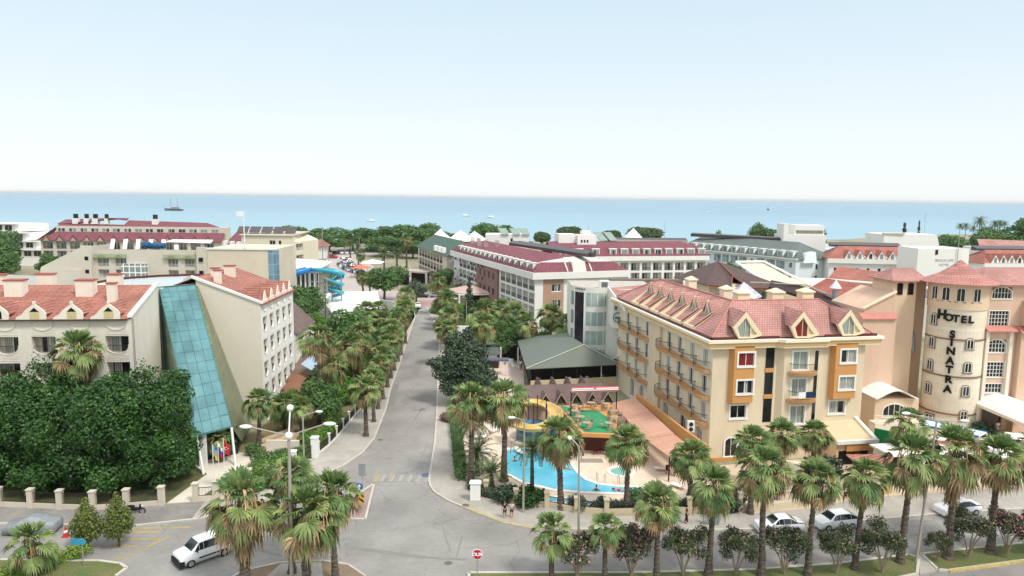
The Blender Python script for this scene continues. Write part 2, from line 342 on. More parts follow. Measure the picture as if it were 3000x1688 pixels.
struct('beach',MB().hexa([(x,y,-1.3) for x,y in bs]+[(x,y+16,-1.4) for x,y in bs[::-1]],[(x,y,.02) for x,y in bs]+[(x,y+16,-1.0) for x,y in bs[::-1]]),SAND)
lk=[(-20.8,73.3),(-18.6,76.7),(-17.3,81),(-16.9,85.9),(-17.6,98),(-18.8,109),(-20.2,128),(-21.4,142.4),(-24,176),(-27.1,195.5)]
rk=[(-8.7,74.6),(-9.2,84),(-10.1,95),(-11.5,109.5),(-13,126),(-14.6,142.7),(-19,172),(-22,186),(-23.5,193)]
# asphalt: fine cracks and darker repairs in the surface itself
n_=ASPH.node_tree; N_=n_.nodes; L_=n_.links; b_=N_['Principled BSDF']; src=b_.inputs['Base Color'].links[0].from_socket
tc_=N_.new('ShaderNodeTexCoord'); wn=N_.new('ShaderNodeTexNoise'); wn.inputs['Scale'].default_value=.25; wn.inputs['Detail'].default_value=4; L_.new(tc_.outputs['Object'],wn.inputs[0])
va=N_.new('ShaderNodeVectorMath'); va.operation='MULTIPLY_ADD'; va.inputs[1].default_value=(5,5,0); L_.new(wn.outputs['Color'],va.inputs[0]); L_.new(tc_.outputs['Object'],va.inputs[2])
vo=N_.new('ShaderNodeTexVoronoi'); vo.feature='DISTANCE_TO_EDGE'; vo.inputs['Scale'].default_value=.13; L_.new(va.outputs[0],vo.inputs[0])
m1=N_.new('ShaderNodeMapRange'); m1.inputs[1].default_value=0; m1.inputs[2].default_value=.012; m1.inputs[3].default_value=.8; m1.inputs[4].default_value=1; L_.new(vo.outputs['Distance'],m1.inputs[0])
p2=N_.new('ShaderNodeTexNoise'); p2.inputs['Scale'].default_value=.07; p2.inputs['Detail'].default_value=3; L_.new(tc_.outputs['Object'],p2.inputs[0]); m2_=N_.new('ShaderNodeMapRange'); m2_.inputs[1].default_value=.35; m2_.inputs[2].default_value=.65; m2_.inputs[3].default_value=.86; m2_.inputs[4].default_value=1.08; L_.new(p2.outputs[0],m2_.inputs[0])
mm_=N_.new('ShaderNodeMath'); mm_.operation='MULTIPLY'; L_.new(m1.outputs[0],mm_.inputs[0]); L_.new(m2_.outputs[0],mm_.inputs[1])
sc_=N_.new('ShaderNodeVectorMath'); sc_.operation='SCALE'; L_.new(src,sc_.inputs[0]); L_.new(mm_.outputs[0],sc_.inputs['Scale']); L_.new(sc_.outputs[0],b_.inputs['Base Color'])
struct('road',MB().poly([(x,y,.02) for x,y in [(-80,30),(90,30),(90,74),(52,68),(2,62.2),(-8,70)]+rk+lk[::-1]+[(-24,66),(-30,63),(-80,62.3)]]),ASPH)
# seaward car park street and forecourt
struct('car_park',MB().poly([(x,y,.016) for x,y in [(-23.5,192),(-19,200),(-22,222),(-40,226),(-56,262),(-58,300),(-72,345),(-60,420),(-100,420),(-96,370),(-86,330),(-75,292),(-66,262),(-57,230),(-53,210),(-44,206),(-27.5,196)]]),mat('grey_paving','b5aaa4',.9,.12,.1,fine=.08))
PINKP=mat('pink_paving','b29289',.9,.12,.2)
struct('crossing_plateau',MB().poly([(x,y,.026) for x,y in [(-23.5,192),(-19,200),(-21,206),(-27.5,206),(-29,199),(-27,194.5)]]),PINKP)
def raised(name,pts,h,topm,kerb=True,inset=.28):
    o=struct(name,MB().prism(pts,0,h),topm)
    return o
def kerbline(pts,h=.16,w=.22,col=None,name='kerb',closed=False):
    m=MB(); q=pts+[pts[0]] if closed else pts
    for a,b in zip(q,q[1:]):
        d=Vector((b[0]-a[0],b[1]-a[1])); 
        if d.length<.01: continue
        d.normalize(); n=Vector((-d[1],d[0]))*w*.5; e=d*.02
        m.hexa([(a[0]-n[0]-e[0],a[1]-n[1]-e[1],0),(b[0]-n[0]+e[0],b[1]-n[1]+e[1],0),(b[0]+n[0]+e[0],b[1]+n[1]+e[1],0),(a[0]+n[0]-e[0],a[1]+n[1]-e[1],0)],
               [(a[0]-n[0]-e[0],a[1]-n[1]-e[1],h),(b[0]-n[0]+e[0],b[1]-n[1]+e[1],h),(b[0]+n[0]+e[0],b[1]+n[1]+e[1],h),(a[0]+n[0]-e[0],a[1]+n[1]-e[1],h)])
    return struct(name,m,col or KERB)
ks=[(-8.7,74.6),(-8.6,73.0),(-8.3,71.4),(-7.6,69.7),(-6.1,67.8),(-3.2,65.2),(-0.6,63.1),(2.2,61.9),(19.6,62.1),(27.7,62.8),(32.8,64.2),(41.1,65.9),(50.7,67.4),(88,73.5)]
inr=[(88,80),(52,72.3),(42,70.6),(35,69.2),(30,67),(24,65.6),(9.5,64.6),(6.6,65.2),(3.8,66.3),(0.8,66.9),(-2.6,69),(-4.6,72),(-5.6,76),(-6.6,84),(-8.2,100),(-9.6,114),(-11.2,128),(-12.8,142),(-17,171),(-20,190)]
raised('sidewalk',ks+inr+rk[:0:-1],.14,PAVE)
kerbline(rk[::-1][:-1]+ks)
li=[(-25,196),(-26.8,176),(-24.2,142),(-22.8,125),(-21.6,110),(-20.8,98),(-21.3,90.2),(-21.5,82.9),(-22.2,80.1),(-23.5,77.2),(-26.5,71.5),(-28.9,67.6),(-30.7,66.9),(-33.6,66.2),(-36.6,65.4),(-39.5,64.8),(-42.7,65),(-45.6,65.2),(-80,66)]
lo=[(-80,61.9),(-46.3,61.8),(-34.2,61.6),(-28.8,63.2),(-25.2,66.4),(-22.6,70.5)]
raised('sidewalk',lo+lk+li,.14,PAVE)
raised('asphalt_sidewalk',[(-80,61.95),(-46.3,61.85),(-34.2,61.65),(-29.4,63.0),(-29.8,66.9),(-33.6,66.1),(-36.6,65.3),(-39.5,64.7),(-42.7,64.9),(-45.6,65.1),(-80,65.9)],.146,mat('tree_shade_asphalt','75726d',.95,.2,.2,col2='8e8a84',fine=.08))  # asphalt strip, its colour darkened to carry the shade of the ficus trees
kerbline(lo+lk)
# yellow worn kerb paint
YEL=mat('worn_yellow_paint','c9b377',.8,.3,2,fine=.2)
kerbline([(-4.6,66.5),(-3.2,65.25),(-0.6,63.15),(2.2,61.95),(4,61.97)],.164,.226,YEL,'kerb_paint')
# medians at the right, with a slabbed crossing
def median(pts,nm='median'):
    raised(nm,pts,.15,GRASS); kerbline(pts,.2,.24,closed=True)
median([(-3.2,54.0),(10,54.3),(20.1,55.0),(27.2,56.1),(34.0,57.75),(34.6,57.2),(33.0,54.6),(31,53.9),(20,51.2),(8,50.6),(-3,50.5)])
median([(35.2,57.9),(45.6,60.1),(70,65),(71,61.5),(50,58.4),(43.4,57.0),(35.9,55.2),(35.1,55.3)])
struct('median_path',MB().prism([(34.3,57.7),(35.0,57.8),(35.0,55.2),(33.2,54.6),(34.7,57.2)],0,.14),PAVE)
kerbline([(35.9,55.1),(43.4,56.9),(50,58.3),(71,61.4)],.205,.246,YEL,'kerb_paint')
# big island under the camera with soil beds and a path, small hatched island
bi=[(-22.6,50),(-22.2,52),(-21.3,53.9),(-18.8,55.3),(-15.3,55.7),(-13.1,55.1),(-11.4,53.4),(-10.9,51),(-11,46),(-22,46)]
raised('traffic_island',bi,.13,SOIL); kerbline(bi[:8],.17,.2)
struct('island_path',MB().prism([(-18.6,55.1),(-15.4,55.45),(-14.2,52),(-13.8,46),(-20,46),(-19.6,51)],.02,.15),PAVE)
mi=[(-14.2,71.8),(-13.4,63.4),(-14.5,63.5),(-16.2,63.7),(-16.0,66),(-15.2,69.2)]
raised('traffic_island',mi,.13,mat('red_paving','9d8a82',.9,.2,.6)); kerbline(mi,.17,.2,closed=True)
# bottom-left green wedge
gl=[(-80,55.4),(-41.6,55.3),(-36.7,55.2),(-33.6,55.3),(-31.6,54.9),(-30.7,54.2),(-30.9,53),(-33,48),(-80,48)]
raised('verge',gl,.13,GRASS); kerbline(gl[:7],.18,.24)
# road markings
PAINT=mat('worn_white_line','cfcdc6',.8,.15,1.5,fine=.1); YLINE=mat('worn_yellow_line','ab9a68',.85,.25,1,fine=.2)
def stripe(p,q,wd,m,nm='road_marking',z=.026):
    d=Vector((q[0]-p[0],q[1]-p[1])).normalized(); n=Vector((-d[1],d[0]))*wd/2
    return [(p[0]-n[0],p[1]-n[1],z),(q[0]-n[0],q[1]-n[1],z),(q[0]+n[0],q[1]+n[1],z),(p[0]+n[0],p[1]+n[1],z)]
ym=MB()
for a,b in (((-33.8,60.6),(-31.2,60.6)),((-34.2,59.2),(-30.6,59.3)),((-33.9,57.9),(-31.8,58.0)),((-29.9,59.9),(-31.3,57.0)),((-31.4,56.8),(-33.0,54.9)),((-34.5,61.2),(-28.9,61.6))): ym.poly(stripe(a,b,.32,YLINE))
struct('road_marking',ym,YLINE)
wm=MB()
for k in range(6): wm.poly(stripe((-13.6+k*.95,72.6),(-13.5+k*.95,74.4),.38,PAINT))
wm.poly(stripe((-13.6,72.0),(-9.2,72.1),.16,PAINT))
struct('road_marking',wm,mat('faded_white_line','a3a09a',.85,.1,1.5,fine=.08))
struct('road_marking',MB().poly(stripe((-14.2,72.5),(-14.2,74.5),.7,PAINT)).poly(stripe((-13.0,74),(-12.6,74),2.0,PAINT,z=.03)),mat('faded_yellow_line','a0977f',.85,.1,1.5,fine=.08))
# tyre-dark and repaired streaks on the asphalt
tm=MB()
for a,b,wd in (((-14,58.2),(-7,56.6),.5),((-7,56.6),(-3.5,56.3),.35),((-6.2,62.6),(-5.0,57.5),.14),((-4.2,60.5),(-4.4,56.8),.12),((-13.2,90),(-12.6,99),.16),((-13.9,98),(-12.0,98.3),.5),((-15,80.5),(-9.4,79.8),.12),((-17.2,100),(-18.4,112),.9),((-12.6,118),(-13.8,134),.7),((-16.2,118),(-16.9,128),1.1),((-22,60.2),(-16,57.6),.3),((-24,58.6),(-19,56.6),.3),((6,59.2),(22,59.6),.5),((24,58.4),(40,62.4),.35)): tm.poly(stripe(a,b,wd,PAINT,z=.027))
struct('road_patch',tm,mat('dark_asphalt_seam','87847f',.9,.15,.8,fine=.1))
mh=MB()
for x,y in ((-16.1,85.6),(-5.0,55.7),(-4.3,66.6),(-12.5,98.6),(-19.4,70.6)): 
    mh.lathe((x,y,0),[(0,.17 if x==-4.3 else .035),(.34,.17 if x==-4.3 else .035),(.36,.0)],14)
struct('manhole_cover',mh,mat('cast_iron','6f6a62',.6,.2,4))
for (x,y) in ((-9.0,74.4),): tag(MB().lathe((x,y,.03),[(0,.02),(.55,.02),(.57,0)],14).build('manhole_cover',mat('blue_grey_iron','5c6f8c',.5,.3,3)),kind='structure')
# plots
struct('garden_ground',MB().poly([(x,y,.03) for x,y in li[:14]+[(-33,72),(-34,80),(-32,92),(-33,120),(-46,150),(-46,196)][0:]]),mat('garden_soil','6c6b45',.95,.35,.4,col2='8d7d5c',fine=.2))
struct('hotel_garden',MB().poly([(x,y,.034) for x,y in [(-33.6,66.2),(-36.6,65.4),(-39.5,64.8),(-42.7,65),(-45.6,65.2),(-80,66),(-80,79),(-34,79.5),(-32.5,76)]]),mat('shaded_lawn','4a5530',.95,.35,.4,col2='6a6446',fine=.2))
STONEW=mat('pale_paving','d9d0bf',.85,.08,.4,fine=.04)
struct('entrance_path',MB().poly([(x,y,.05) for x,y in [(-33.4,66.2),(-30.9,66.9),(-30.4,70),(-28.6,73.5),(-25.2,76.5),(-25.4,80.5),(-31,80.5),(-36,81),(-35.6,77),(-32.6,74)]]),STONEW)
struct('pool_deck',MB().prism([(-4.6,72.3),(-2.6,69.3),(0.8,67.2),(3.8,66.6),(9.5,64.9),(20,65.6),(23,76),(21,80),(19.6,96),(0,96),(-5.5,96),(-6.3,84)],0,.10),DECK)
struct('pine_plaza',MB().poly([(x,y,.05) for x,y in [(-6.5,100),(2,100),(2.3,134),(-9.5,136)]]),mat('pink_white_paving','d8c4b6',.9,.08,.3,fine=.05))
struct('hotel_forecourt',MB().poly([(x,y,.04) for x,y in [(20,65.8),(24,65.7),(30,67.1),(42,70.7),(52,72.4),(88,80),(88,100),(46,100),(42,82),(23,78)]]),mat('sandy_paving','cdb9a0',.9,.12,.3,fine=.05))
# pools
WAT=mat('pool_water','5ab8cd',.06,.12,.35,col2='45a5c0',bump=.25,spec=.5); TEAL=mat('shallow_water','7fb8ad',.1,.08,.6,bump=.1,spec=.5)
def pool(nm,pts,wm,rim,wdt=.45,h=.2):
    struct(nm,MB().poly([(x,y,.14) for x,y in pts]),wm); kerbline(pts,h,wdt,rim,'pool_edge',True)
RIM=mat('pool_coping','e6e0d4',.7,.05)
pool('pool',[(-0.6,82.2),(1.3,82.9),(3.6,82.2),(6.4,81.1),(6.9,78.2),(7.5,75.2),(8.2,73.3),(9.3,72.2),(11.0,71.7),(13.5,71.5),(15.8,71.6),(16.4,70.9),(15.6,70.2),(13.5,69.9),(11.5,69.7),(7.7,69.9),(4.5,70.5),(1.5,72.2),(-0.6,75)],WAT,RIM)
pool('pool',[(12.2+1.35*math.cos(t),75.7+1.35*math.sin(t)) for t in [k*math.pi/10 for k in range(20)]],TEAL,RIM)
pool('pool',[(1.8,68.3),(3.7,67.6),(8.3,66.9),(13,66.8),(15.8,67.2),(15.6,68.0),(12,67.9),(8.4,67.9),(4,68.9),(2.1,69.3)],WAT,RIM,.3)
# ---------------------------------------------------------------- plants (meshes built once, things placed later)
PG=mat('palm_green','758a50',.6,.3,.9,col2='52703f',island=.28,transl=.25,spec=.35)
PGL=mat('palm_light_green','98a668',.6,.25,.9,col2='788b52',island=.28,transl=.25,spec=.35)
PD=mat('dead_palm_leaf','ab9370',.85,.3,1.2,col2='86704f',island=.35,transl=.15)
PT=mat('palm_bark','71665b',.95,.3,1.5,col2='463d35',fine=.3,bump=.6,streak=.15)
PST=mat('palm_flower_stalk','cdb184',.8,.2,1,island=.2)
def fan_leaves(rs,specs,seg=17):
    """specs: (azimuth, elevation, petiole length, blade length, droop, roll)"""
    V=[];Q=[]
    for az,el,lp,lb,dr,roll in specs:
        ca,sa=math.cos(az),math.sin(az); D=lambda e:np.array([ca*math.cos(e),sa*math.cos(e),math.sin(e)])
        d=D(el); side=np.array([-sa,ca,0.]); tip=d*lp; tip[2]-=.10*lp*lp*math.cos(el)*(1+dr)
        w=.024; i=len(V); V+=[tuple(-side*w),tuple(side*w),tuple(tip+side*w*.7),tuple(tip-side*w*.7)]; Q.append((i,i+1,i+2,i+3))
        be=max(el-R(62)*dr,R(-86)); bd=D(be); up=D(be+math.pi/2); sd=side*math.cos(roll)+up*math.sin(roll); up2=np.cross(sd,bd)
        if up2[2]<0 and be>-1.2: up2=-up2
        for k in range(seg):
            th=R(-92+184*(k+.5)/seg)+rs.uniform(-.05,.05); s=bd*math.cos(th)+sd*math.sin(th)+up2*.30*abs(math.sin(th)); s/=np.linalg.norm(s)
            L=lb*(.66+.34*math.cos(th*.8))*rs.uniform(.9,1.06); q=np.cross(s,up2); q/=np.linalg.norm(q)+1e-9; lift=up2*.03*((k%2)*2-1)
            g=.10+.30*dr; p1=tip+s*L*.5+lift; p1[2]-=g*.12*L; p2=tip+s*L*.8; p2[2]-=g*.45*L; p3=tip+s*L*.98; p3[2]-=g*(1.1+rs.uniform(-.2,.5))*L
            w1=L*.088; i=len(V)
            V+=[tuple(tip-q*.012),tuple(tip+q*.012),tuple(p1+q*w1+lift),tuple(p1-q*w1-lift),tuple(p2+q*w1*.5),tuple(p2-q*w1*.5),tuple(p3)]
            Q+=[(i,i+1,i+2,i+3),(i+3,i+2,i+4,i+5),(i+5,i+4,i+6,i+6)]
    return np.array(V),Q
def polymesh(name,V,Q,m):
    me=bpy.data.meshes.new(name); F=[tuple(dict.fromkeys(f)) for f in Q]; me.from_pydata(V.tolist(),[],F); me.materials.append(m); me.update(); return me
def make_fan_palm(seed,nlive=44,dead=26,stalk=7,compact=1.0,skirt=1.0):
    rs=np.random.RandomState(seed); ga=2.39996; A=[];B=[];D=[]
    for k in range(nlive):
        t=k/(nlive-1); el=R(84-112*t**.8+rs.uniform(-8,8)); dr=.05+1.0*t**1.4+rs.uniform(-.05,.12)
        sp=(k*ga+rs.uniform(-.2,.2),el,(.62+.72*min(1,t*1.5))*compact*rs.uniform(.82,1.12),1.2*compact*rs.uniform(.86,1.08),dr,rs.uniform(-.45,.45))
        (B if rs.rand()<.35+.25*t else A).append(sp)
    for k in range(dead):
        t=k/dead; D.append((k*ga+1,R(14-94*t+rs.uniform(-12,12)),(1.5-.35*t)*compact*rs.uniform(.75,1.1)*(1+.3*skirt*t),1.0*compact*rs.uniform(.65,1.0),.95+rs.uniform(0,.3),rs.uniform(-1,1)))
    v,q=fan_leaves(rs,A); m1=polymesh('palm_crown',v,q,PG); v,q=fan_leaves(rs,B); m2=polymesh('light_fronds',v,q,PGL)
    v,q=fan_leaves(rs,D,11)
    # hanging thatch close to the trunk
    V=[tuple(x) for x in v]; Q=list(q)
    for k in range(int(150*skirt)):
        a=rs.uniform(0,6.28); z=rs.uniform(-1.5*skirt,-.1); r=.22+.22*rs.rand(); L=rs.uniform(.5,1.0); i=len(V); c,s=math.cos(a),math.sin(a); w=rs.uniform(.02,.05); ro=r+rs.uniform(.0,.22)
        V+=[(c*r-s*w,s*r+c*w,z),(c*r+s*w,s*r-c*w,z),(c*ro+s*w,s*ro-c*w,z-L),(c*ro-s*w,s*ro+c*w,z-L)]; Q.append((i,i+1,i+2,i+3))
    m3=polymesh('dead_fronds',np.array(V),Q,PD)
    V=[];Q=[]
    for k in range(stalk):
        a=rs.uniform(0,6.28); c,s=math.cos(a),math.sin(a); pr=None; L=rs.uniform(1.3,2.1)
        for j in range(8):
            t=j/7; r=L*.75*math.sin(t*1.7); z=.25+L*.55*math.sin(t*2.2)-1.5*t**2.2*L*.7; w=.03
            cur=[(c*r-s*w,s*r+c*w,z),(c*r+s*w,s*r-c*w,z)]
            if pr: i=len(V); V+=pr+cur[::-1]; Q.append((i,i+1,i+2,i+3))
            if j>3:
                for _ in range(5):
                    b=rs.uniform(-.25,.25,3); i=len(V); V+=[(c*r,s*r,z),(c*r+b[0],s*r+b[1],z-.2+b[2]*.4),(c*r+b[0]+.04,s*r+b[1],z-.35)]; Q.append((i,i+1,i+2,i+2))
            pr=cur
    m4=polymesh('flower_stalks',np.array(V),Q,PST) if stalk else None
    return m1,m2,m3,m4
def trunk_mesh(name,r0=.3,r1=.17,h=8,rings=44,n=11,flare=.15,m=None,seed=1,rough=.014):
    rs=np.random.RandomState(seed); b=MB(); prof=[]
    for k in range(rings+1):
        t=k/rings; r=r0+(r1-r0)*t**.7+flare*math.exp(-t*14)
        prof.append((r+rough*(1 if k%2 else -1),h*t))
    i0=0; off=[(.05*math.sin(3*z/h+seed),.05*math.cos(2.2*z/h+seed)) for r,z in prof]
    for k,(r,z) in enumerate(prof):
        for a in range(n):
            t=2*math.pi*a/n+(.3 if k%2 else 0)*0; rr=r*(1+rs.uniform(-.13,.13)); b.v.append((off[k][0]+rr*math.cos(t),off[k][1]+rr*math.sin(t),z))
    for k in range(rings):
        for a in range(n): b.f.append((k*n+a,k*n+(a+1)%n,(k+1)*n+(a+1)%n,(k+1)*n+a))
    return b.mesh(name,m or PT)
FANS=[make_fan_palm(1,28,20,8),make_fan_palm(2,26,30,11,1,1.3),make_fan_palm(3,32,14,5),make_fan_palm(4,24,6,2,.95,.35),make_fan_palm(5,26,36,10,1,2.2),make_fan_palm(6,25,26,10,1.05,1.0),make_fan_palm(7,33,18,6,.95,.8)]
ALT={0:[0,6],1:[1,5],2:[2,6],3:[3],4:[4,5]}
TR=[trunk_mesh('trunk',seed=k) for k in range(3)]
npalm=0
def fan_palm(x,y,h,r,label,v=None,group='fan palms',dx=0,fat=1.0):
    """h: height of the crown's heart; r: crown radius"""
    global npalm; v=npalm%3 if v is None else v; v=ALT[v][npalm%len(ALT[v])]; npalm+=1
    t=thing('fan_palm',(x,y,0),label,'palm tree',group); s=r/2.0; rr=random.Random(int(x*97+y*31)); t.rotation_euler=(R(rr.uniform(-2.2,2.2)),R(rr.uniform(-2.2,2.2)),0)
    obj('trunk',TR[npalm%3],t,(0,0,0),rr.uniform(0,6),(s*fat,s*fat,h/8)); a=rr.uniform(0,6)
    q=s*rr.uniform(.92,1.08); c=obj('crown',FANS[v][0],t,(dx,0,h),0,(q,q,q*rr.uniform(.88,1.1)),rot=(R(rr.uniform(-9,9)),R(rr.uniform(-9,9)),a)); obj('light_fronds',FANS[v][1],t,(dx,0,h),0,c.scale[:],rot=c.rotation_euler[:])
    obj('dead_fronds',FANS[v][2],t,(dx,0,h-.05),a,c.scale[0])
    if FANS[v][3]: obj('flower_stalks',FANS[v][3],t,(dx,0,h),a,c.scale[0])
    return t
# feather palms (date palms)
FG=mat('date_palm_green','6d7f4d',.6,.3,.8,col2='4b6038',island=.25,transl=.2)
def feather_mesh(seed,n=46,L=2.6,droop=.8,name='crown',m=None,lo=-25):
    rs=np.random.RandomState(seed); V=[];Q=[]
    for k in range(n):
        az=k*2.39996; t=k/n; el=R(78-(78-lo)*t+rs.uniform(-6,6)); pts=[]
        for j in range(9):
            s=j/8; e=el-droop*1.5*s*s; pts.append((s,e))
        p=np.zeros(3); prev=p; chain=[p.copy()]
        for j in range(1,9):
            e=el-droop*1.6*(j/8)**1.5; p=p+np.array([math.cos(az)*math.cos(e),math.sin(az)*math.cos(e),math.sin(e)])*L/8; chain.append(p.copy())
        sd=np.array([-math.sin(az),math.cos(az),0])
        for j in range(8):
            a,b=chain[j],chain[j+1]; i=len(V); w=.03; V+=[tuple(a-sd*w),tuple(a+sd*w),tuple(b+sd*w),tuple(b-sd*w)]; Q.append((i,i+1,i+2,i+3))
            if j>0:
                for u in (0,.33,.66):
                    c=a+(b-a)*u; d=(b-a)/np.linalg.norm(b-a); ll=.55*(1-((j+u)/8-.4)**2*1.6)*L/2.6
                    for sg in (-1,1):
                        e2=c+sd*sg*ll*.8+d*ll*.5+np.array([0,0,rs.uniform(-.1,.18)-.25*ll]); i=len(V); V+=[tuple(c-d*.035),tuple(c+d*.035),tuple(e2)]; Q.append((i,i+1,i+2,i+2))
    return polymesh(name,np.array(V),Q,m or FG)
FEA=[feather_mesh(11),feather_mesh(12,38,2.4,.6),feather_mesh(13,34,2.2,.5,lo=5)]
def date_palm(x,y,h,r,label,v=0,group=None,fat=1.0):
    t=thing('date_palm',(x,y,0),label,'palm tree',group); s=r/2.2; rr=random.Random(int(x*7+y))
    obj('trunk',TR[1],t,(0,0,0),0,(s*fat,s*fat,max(h,.3)/8)); obj('crown',FEA[v],t,(0,0,h),rr.uniform(0,6),s); return t
# broadleaf crowns
def leaf_cloud(name,lobes,n,size,m,seed=1,shell=.72,flat=.35):
    rs=np.random.RandomState(seed); L=np.array(lobes,dtype=float); vol=(L[:,3]*L[:,4]*L[:,5])**.67; idx=rs.choice(len(L),n,p=vol/vol.sum())
    d=rs.normal(size=(n,3)); d/=np.linalg.norm(d,axis=1)[:,None]; rad=shell+(1.04-shell)*rs.rand(n)**.6; inner=rs.rand(n)<.12; rad[inner]*=rs.rand(inner.sum())
    # clumps: perturb the radius by a direction-based noise so that the outline is uneven
    ph=rs.rand(len(L),3)*6.28; bump=1+.10*np.sin(d[:,0]*7+ph[idx,0])*np.sin(d[:,1]*8+ph[idx,1])+.08*np.sin(d[:,2]*9+ph[idx,2])*np.cos(d[:,0]*11)
    P=L[idx,:3]+d*L[idx,3:6]*(rad*bump)[:,None]
    nn=d+rs.normal(size=(n,3))*.75; nn[:,2]+=.25; nn/=np.linalg.norm(nn,axis=1)[:,None]
    a=np.cross(nn,rs.normal(size=(n,3))); a/=np.linalg.norm(a,axis=1)[:,None]; b=np.cross(nn,a)
    s=size*rs.uniform(.6,1.35,n)[:,None]; f=flat+.35
    V=np.stack([P-a*s,P+b*s*f-nn*s*.15,P+a*s,P-b*s*f-nn*s*.15],1).reshape(-1,3); Q=np.arange(n*4).reshape(-1,4)
    return npmesh(name,V,Q,m)
def limbs(name,paths,m,r0=.25,k=.6):
    b=MB()
    for pts,r in paths:
        for j,(p,q) in enumerate(zip(pts,pts[1:])): b.tube(p,q,r*(1-j/len(pts)*.6),8,r*(1-(j+1)/len(pts)*.6))
    return b.mesh(name,m)
BARK=mat('tree_bark','6b5d4e',.95,.25,2,fine=.2,bump=.4)
def lobeset(seed,n,R0,H,zc,r=.5,flat=.8):
    rs=np.random.RandomState(seed); out=[(0,0,zc,R0*.62,R0*.62,H*.42)]
    for k in range(n):
        a=k*2.4+rs.rand(); q=R0*rs.uniform(.4,.78); z=zc+H*rs.uniform(-.28,.34); rr=R0*r*rs.uniform(.6,1.25)
        out.append((q*math.cos(a),q*math.sin(a),z,rr,rr,rr*flat))
    return out
GD=mat('ficus_leaf','436b2a',.5,.3,.4,col2='27491c',island=.4,transl=.15,spec=.45)
GM=mat('broad_leaf','648249',.6,.3,.5,col2='4a6a39',island=.35,transl=.2)
GB=mat('bright_leaf','77993f',.55,.25,.8,col2='56803a',island=.35,transl=.25)
GO=mat('grey_olive_leaf','75806a',.7,.3,.6,col2='434d40',island=.35,transl=.15)
GP=mat('pine_needle','56693a',.7,.3,.5,col2='3d5030',island=.35)
GC=mat('cedar_leaf','4d5f45',.7,.3,.6,col2='344637',island=.45)
GY=mat('citrus_leaf','7c8743',.6,.25,.8,col2='566530',island=.35,transl=.2)
def straight(h,r=.25): return [([(0,0,0),(.05,.02,h*.5),(0,0,h)],r),([(0,0,h*.55),(.9,.3,h*.95)],r*.5),([(0,0,h*.5),(-.8,.5,h*.9)],r*.5),([(0,0,h*.6),(.1,-.9,h*.95)],r*.45)]
SH={}
SH['ficus']=[(leaf_cloud('crown',lobeset(s,24,4.7,11.5,6.2,.30,1.0)+lobeset(s+5,12,4.4,4.5,2.6,.34,.9)[1:],23000,.15,GD,s,shell=.8),limbs('trunk',straight(4.6,.3),BARK)) for s in (21,22)]
SH['broad']=[(leaf_cloud('crown',lobeset(s,9,3.0,4.6,4.3,.5),5200,.19,GM,s,shell=.55),limbs('trunk',straight(3.6,.22),BARK)) for s in (31,32,33)]
SH['bright']=[(leaf_cloud('crown',lobeset(s,9,2.4,3.2,2.7,.5),5200,.15,GB,s,shell=.5),limbs('trunk',straight(2.2,.15),BARK)) for s in (41,42)]
SH['olive']=[(leaf_cloud('crown',lobeset(s,10,2.4,3.4,3.4,.45),3600,.13,GO,s,shell=.3),limbs('trunk',straight(3.2,.2),BARK)) for s in (51,)]
SH['cedar']=[(leaf_cloud('crown',[(0,0,4.6,2.6,2.6,3.4),(1.7,.3,3.4,1.8,1.8,1.5),(-1.7,-.2,4.2,1.6,1.5,1.4),(-.7,.4,7.6,1.2,1.2,1.3),(.9,-.5,6.6,1.4,1.3,1.2),(-2.6,0,5.2,1.1,1,.6),(2.7,.4,2.7,1.2,1.1,.8),(-1.2,-1.2,2.4,1.5,1.4,1.0),(.6,.6,8.4,.7,.7,.9)],15000,.14,GC,61,shell=.25),limbs('trunk',[([(0,0,0),(.1,0,4),(0,0,8)],.28),([(0,0,2.5),(2.2,.2,3.4)],.1),([(0,0,3.5),(-2.2,0,5)],.1)],BARK))]
SH['citrus']=[(leaf_cloud('crown',[(0,0,1.9,1.15,1.15,1.2),(0,0,2.7,.8,.8,1.0),(0,0,3.6,.35,.35,.7),(.4,.2,1.6,.8,.8,.8),(-.4,-.3,1.7,.8,.8,.8)],5200,.075,GY,71,shell=.5),limbs('trunk',[([(0,0,0),(0,0,1.3)],.1)],BARK))]
SH['cone']=[(leaf_cloud('crown',[(0,0,1+.95*k,1.0*(1-k/9.2)+.12,1.0*(1-k/9.2)+.12,.5) for k in range(9)],4200,.12,GC,81,shell=.3),limbs('trunk',[([(0,0,0),(0,0,8.5)],.13)],BARK))]
SH['umbrella']=[(leaf_cloud('crown',[(0,0,7.2,4.6,4.6,1.5),(1.8,.6,7.7,2.6,2.6,1.2),(-2,-.5,7.6,2.5,2.5,1.1),(.2,-1.8,7.4,2.4,2.4,1.1)],5200,.28,GP,91,shell=.6),limbs('trunk',[([(0,0,0),(.2,0,3.5),(0,0,6.6)],.3),([(.1,0,4.2),(2,.4,6.8)],.15),([(.1,0,4),(-2,-.3,6.8)],.15)],BARK))]
NV={'ficus':'ficus_tree','broad':'broadleaf_tree','bright':'garden_tree','olive':'olive_tree','cedar':'cedar_tree','citrus':'citrus_tree','cone':'conifer','umbrella':'stone_pine'}
NC={}
def tree(kind,x,y,label,s=1,sz=None,z=0,group=None,cat='tree',v=None):
    L=SH[kind]; k=NC.get(kind,0); NC[kind]=k+1; a,b=L[(k if v is None else v)%len(L)]; rr=random.Random(int(x*13+y*7)); ang=rr.uniform(0,6)
    t=thing(NV[kind],(x,y,z),label,cat,group); sz=sz or s
    obj('crown',a,t,(0,0,0),ang,(s,s*rr.uniform(.92,1.08),sz)); obj('trunk',b,t,(0,0,0),ang,(s,s,sz)); return t
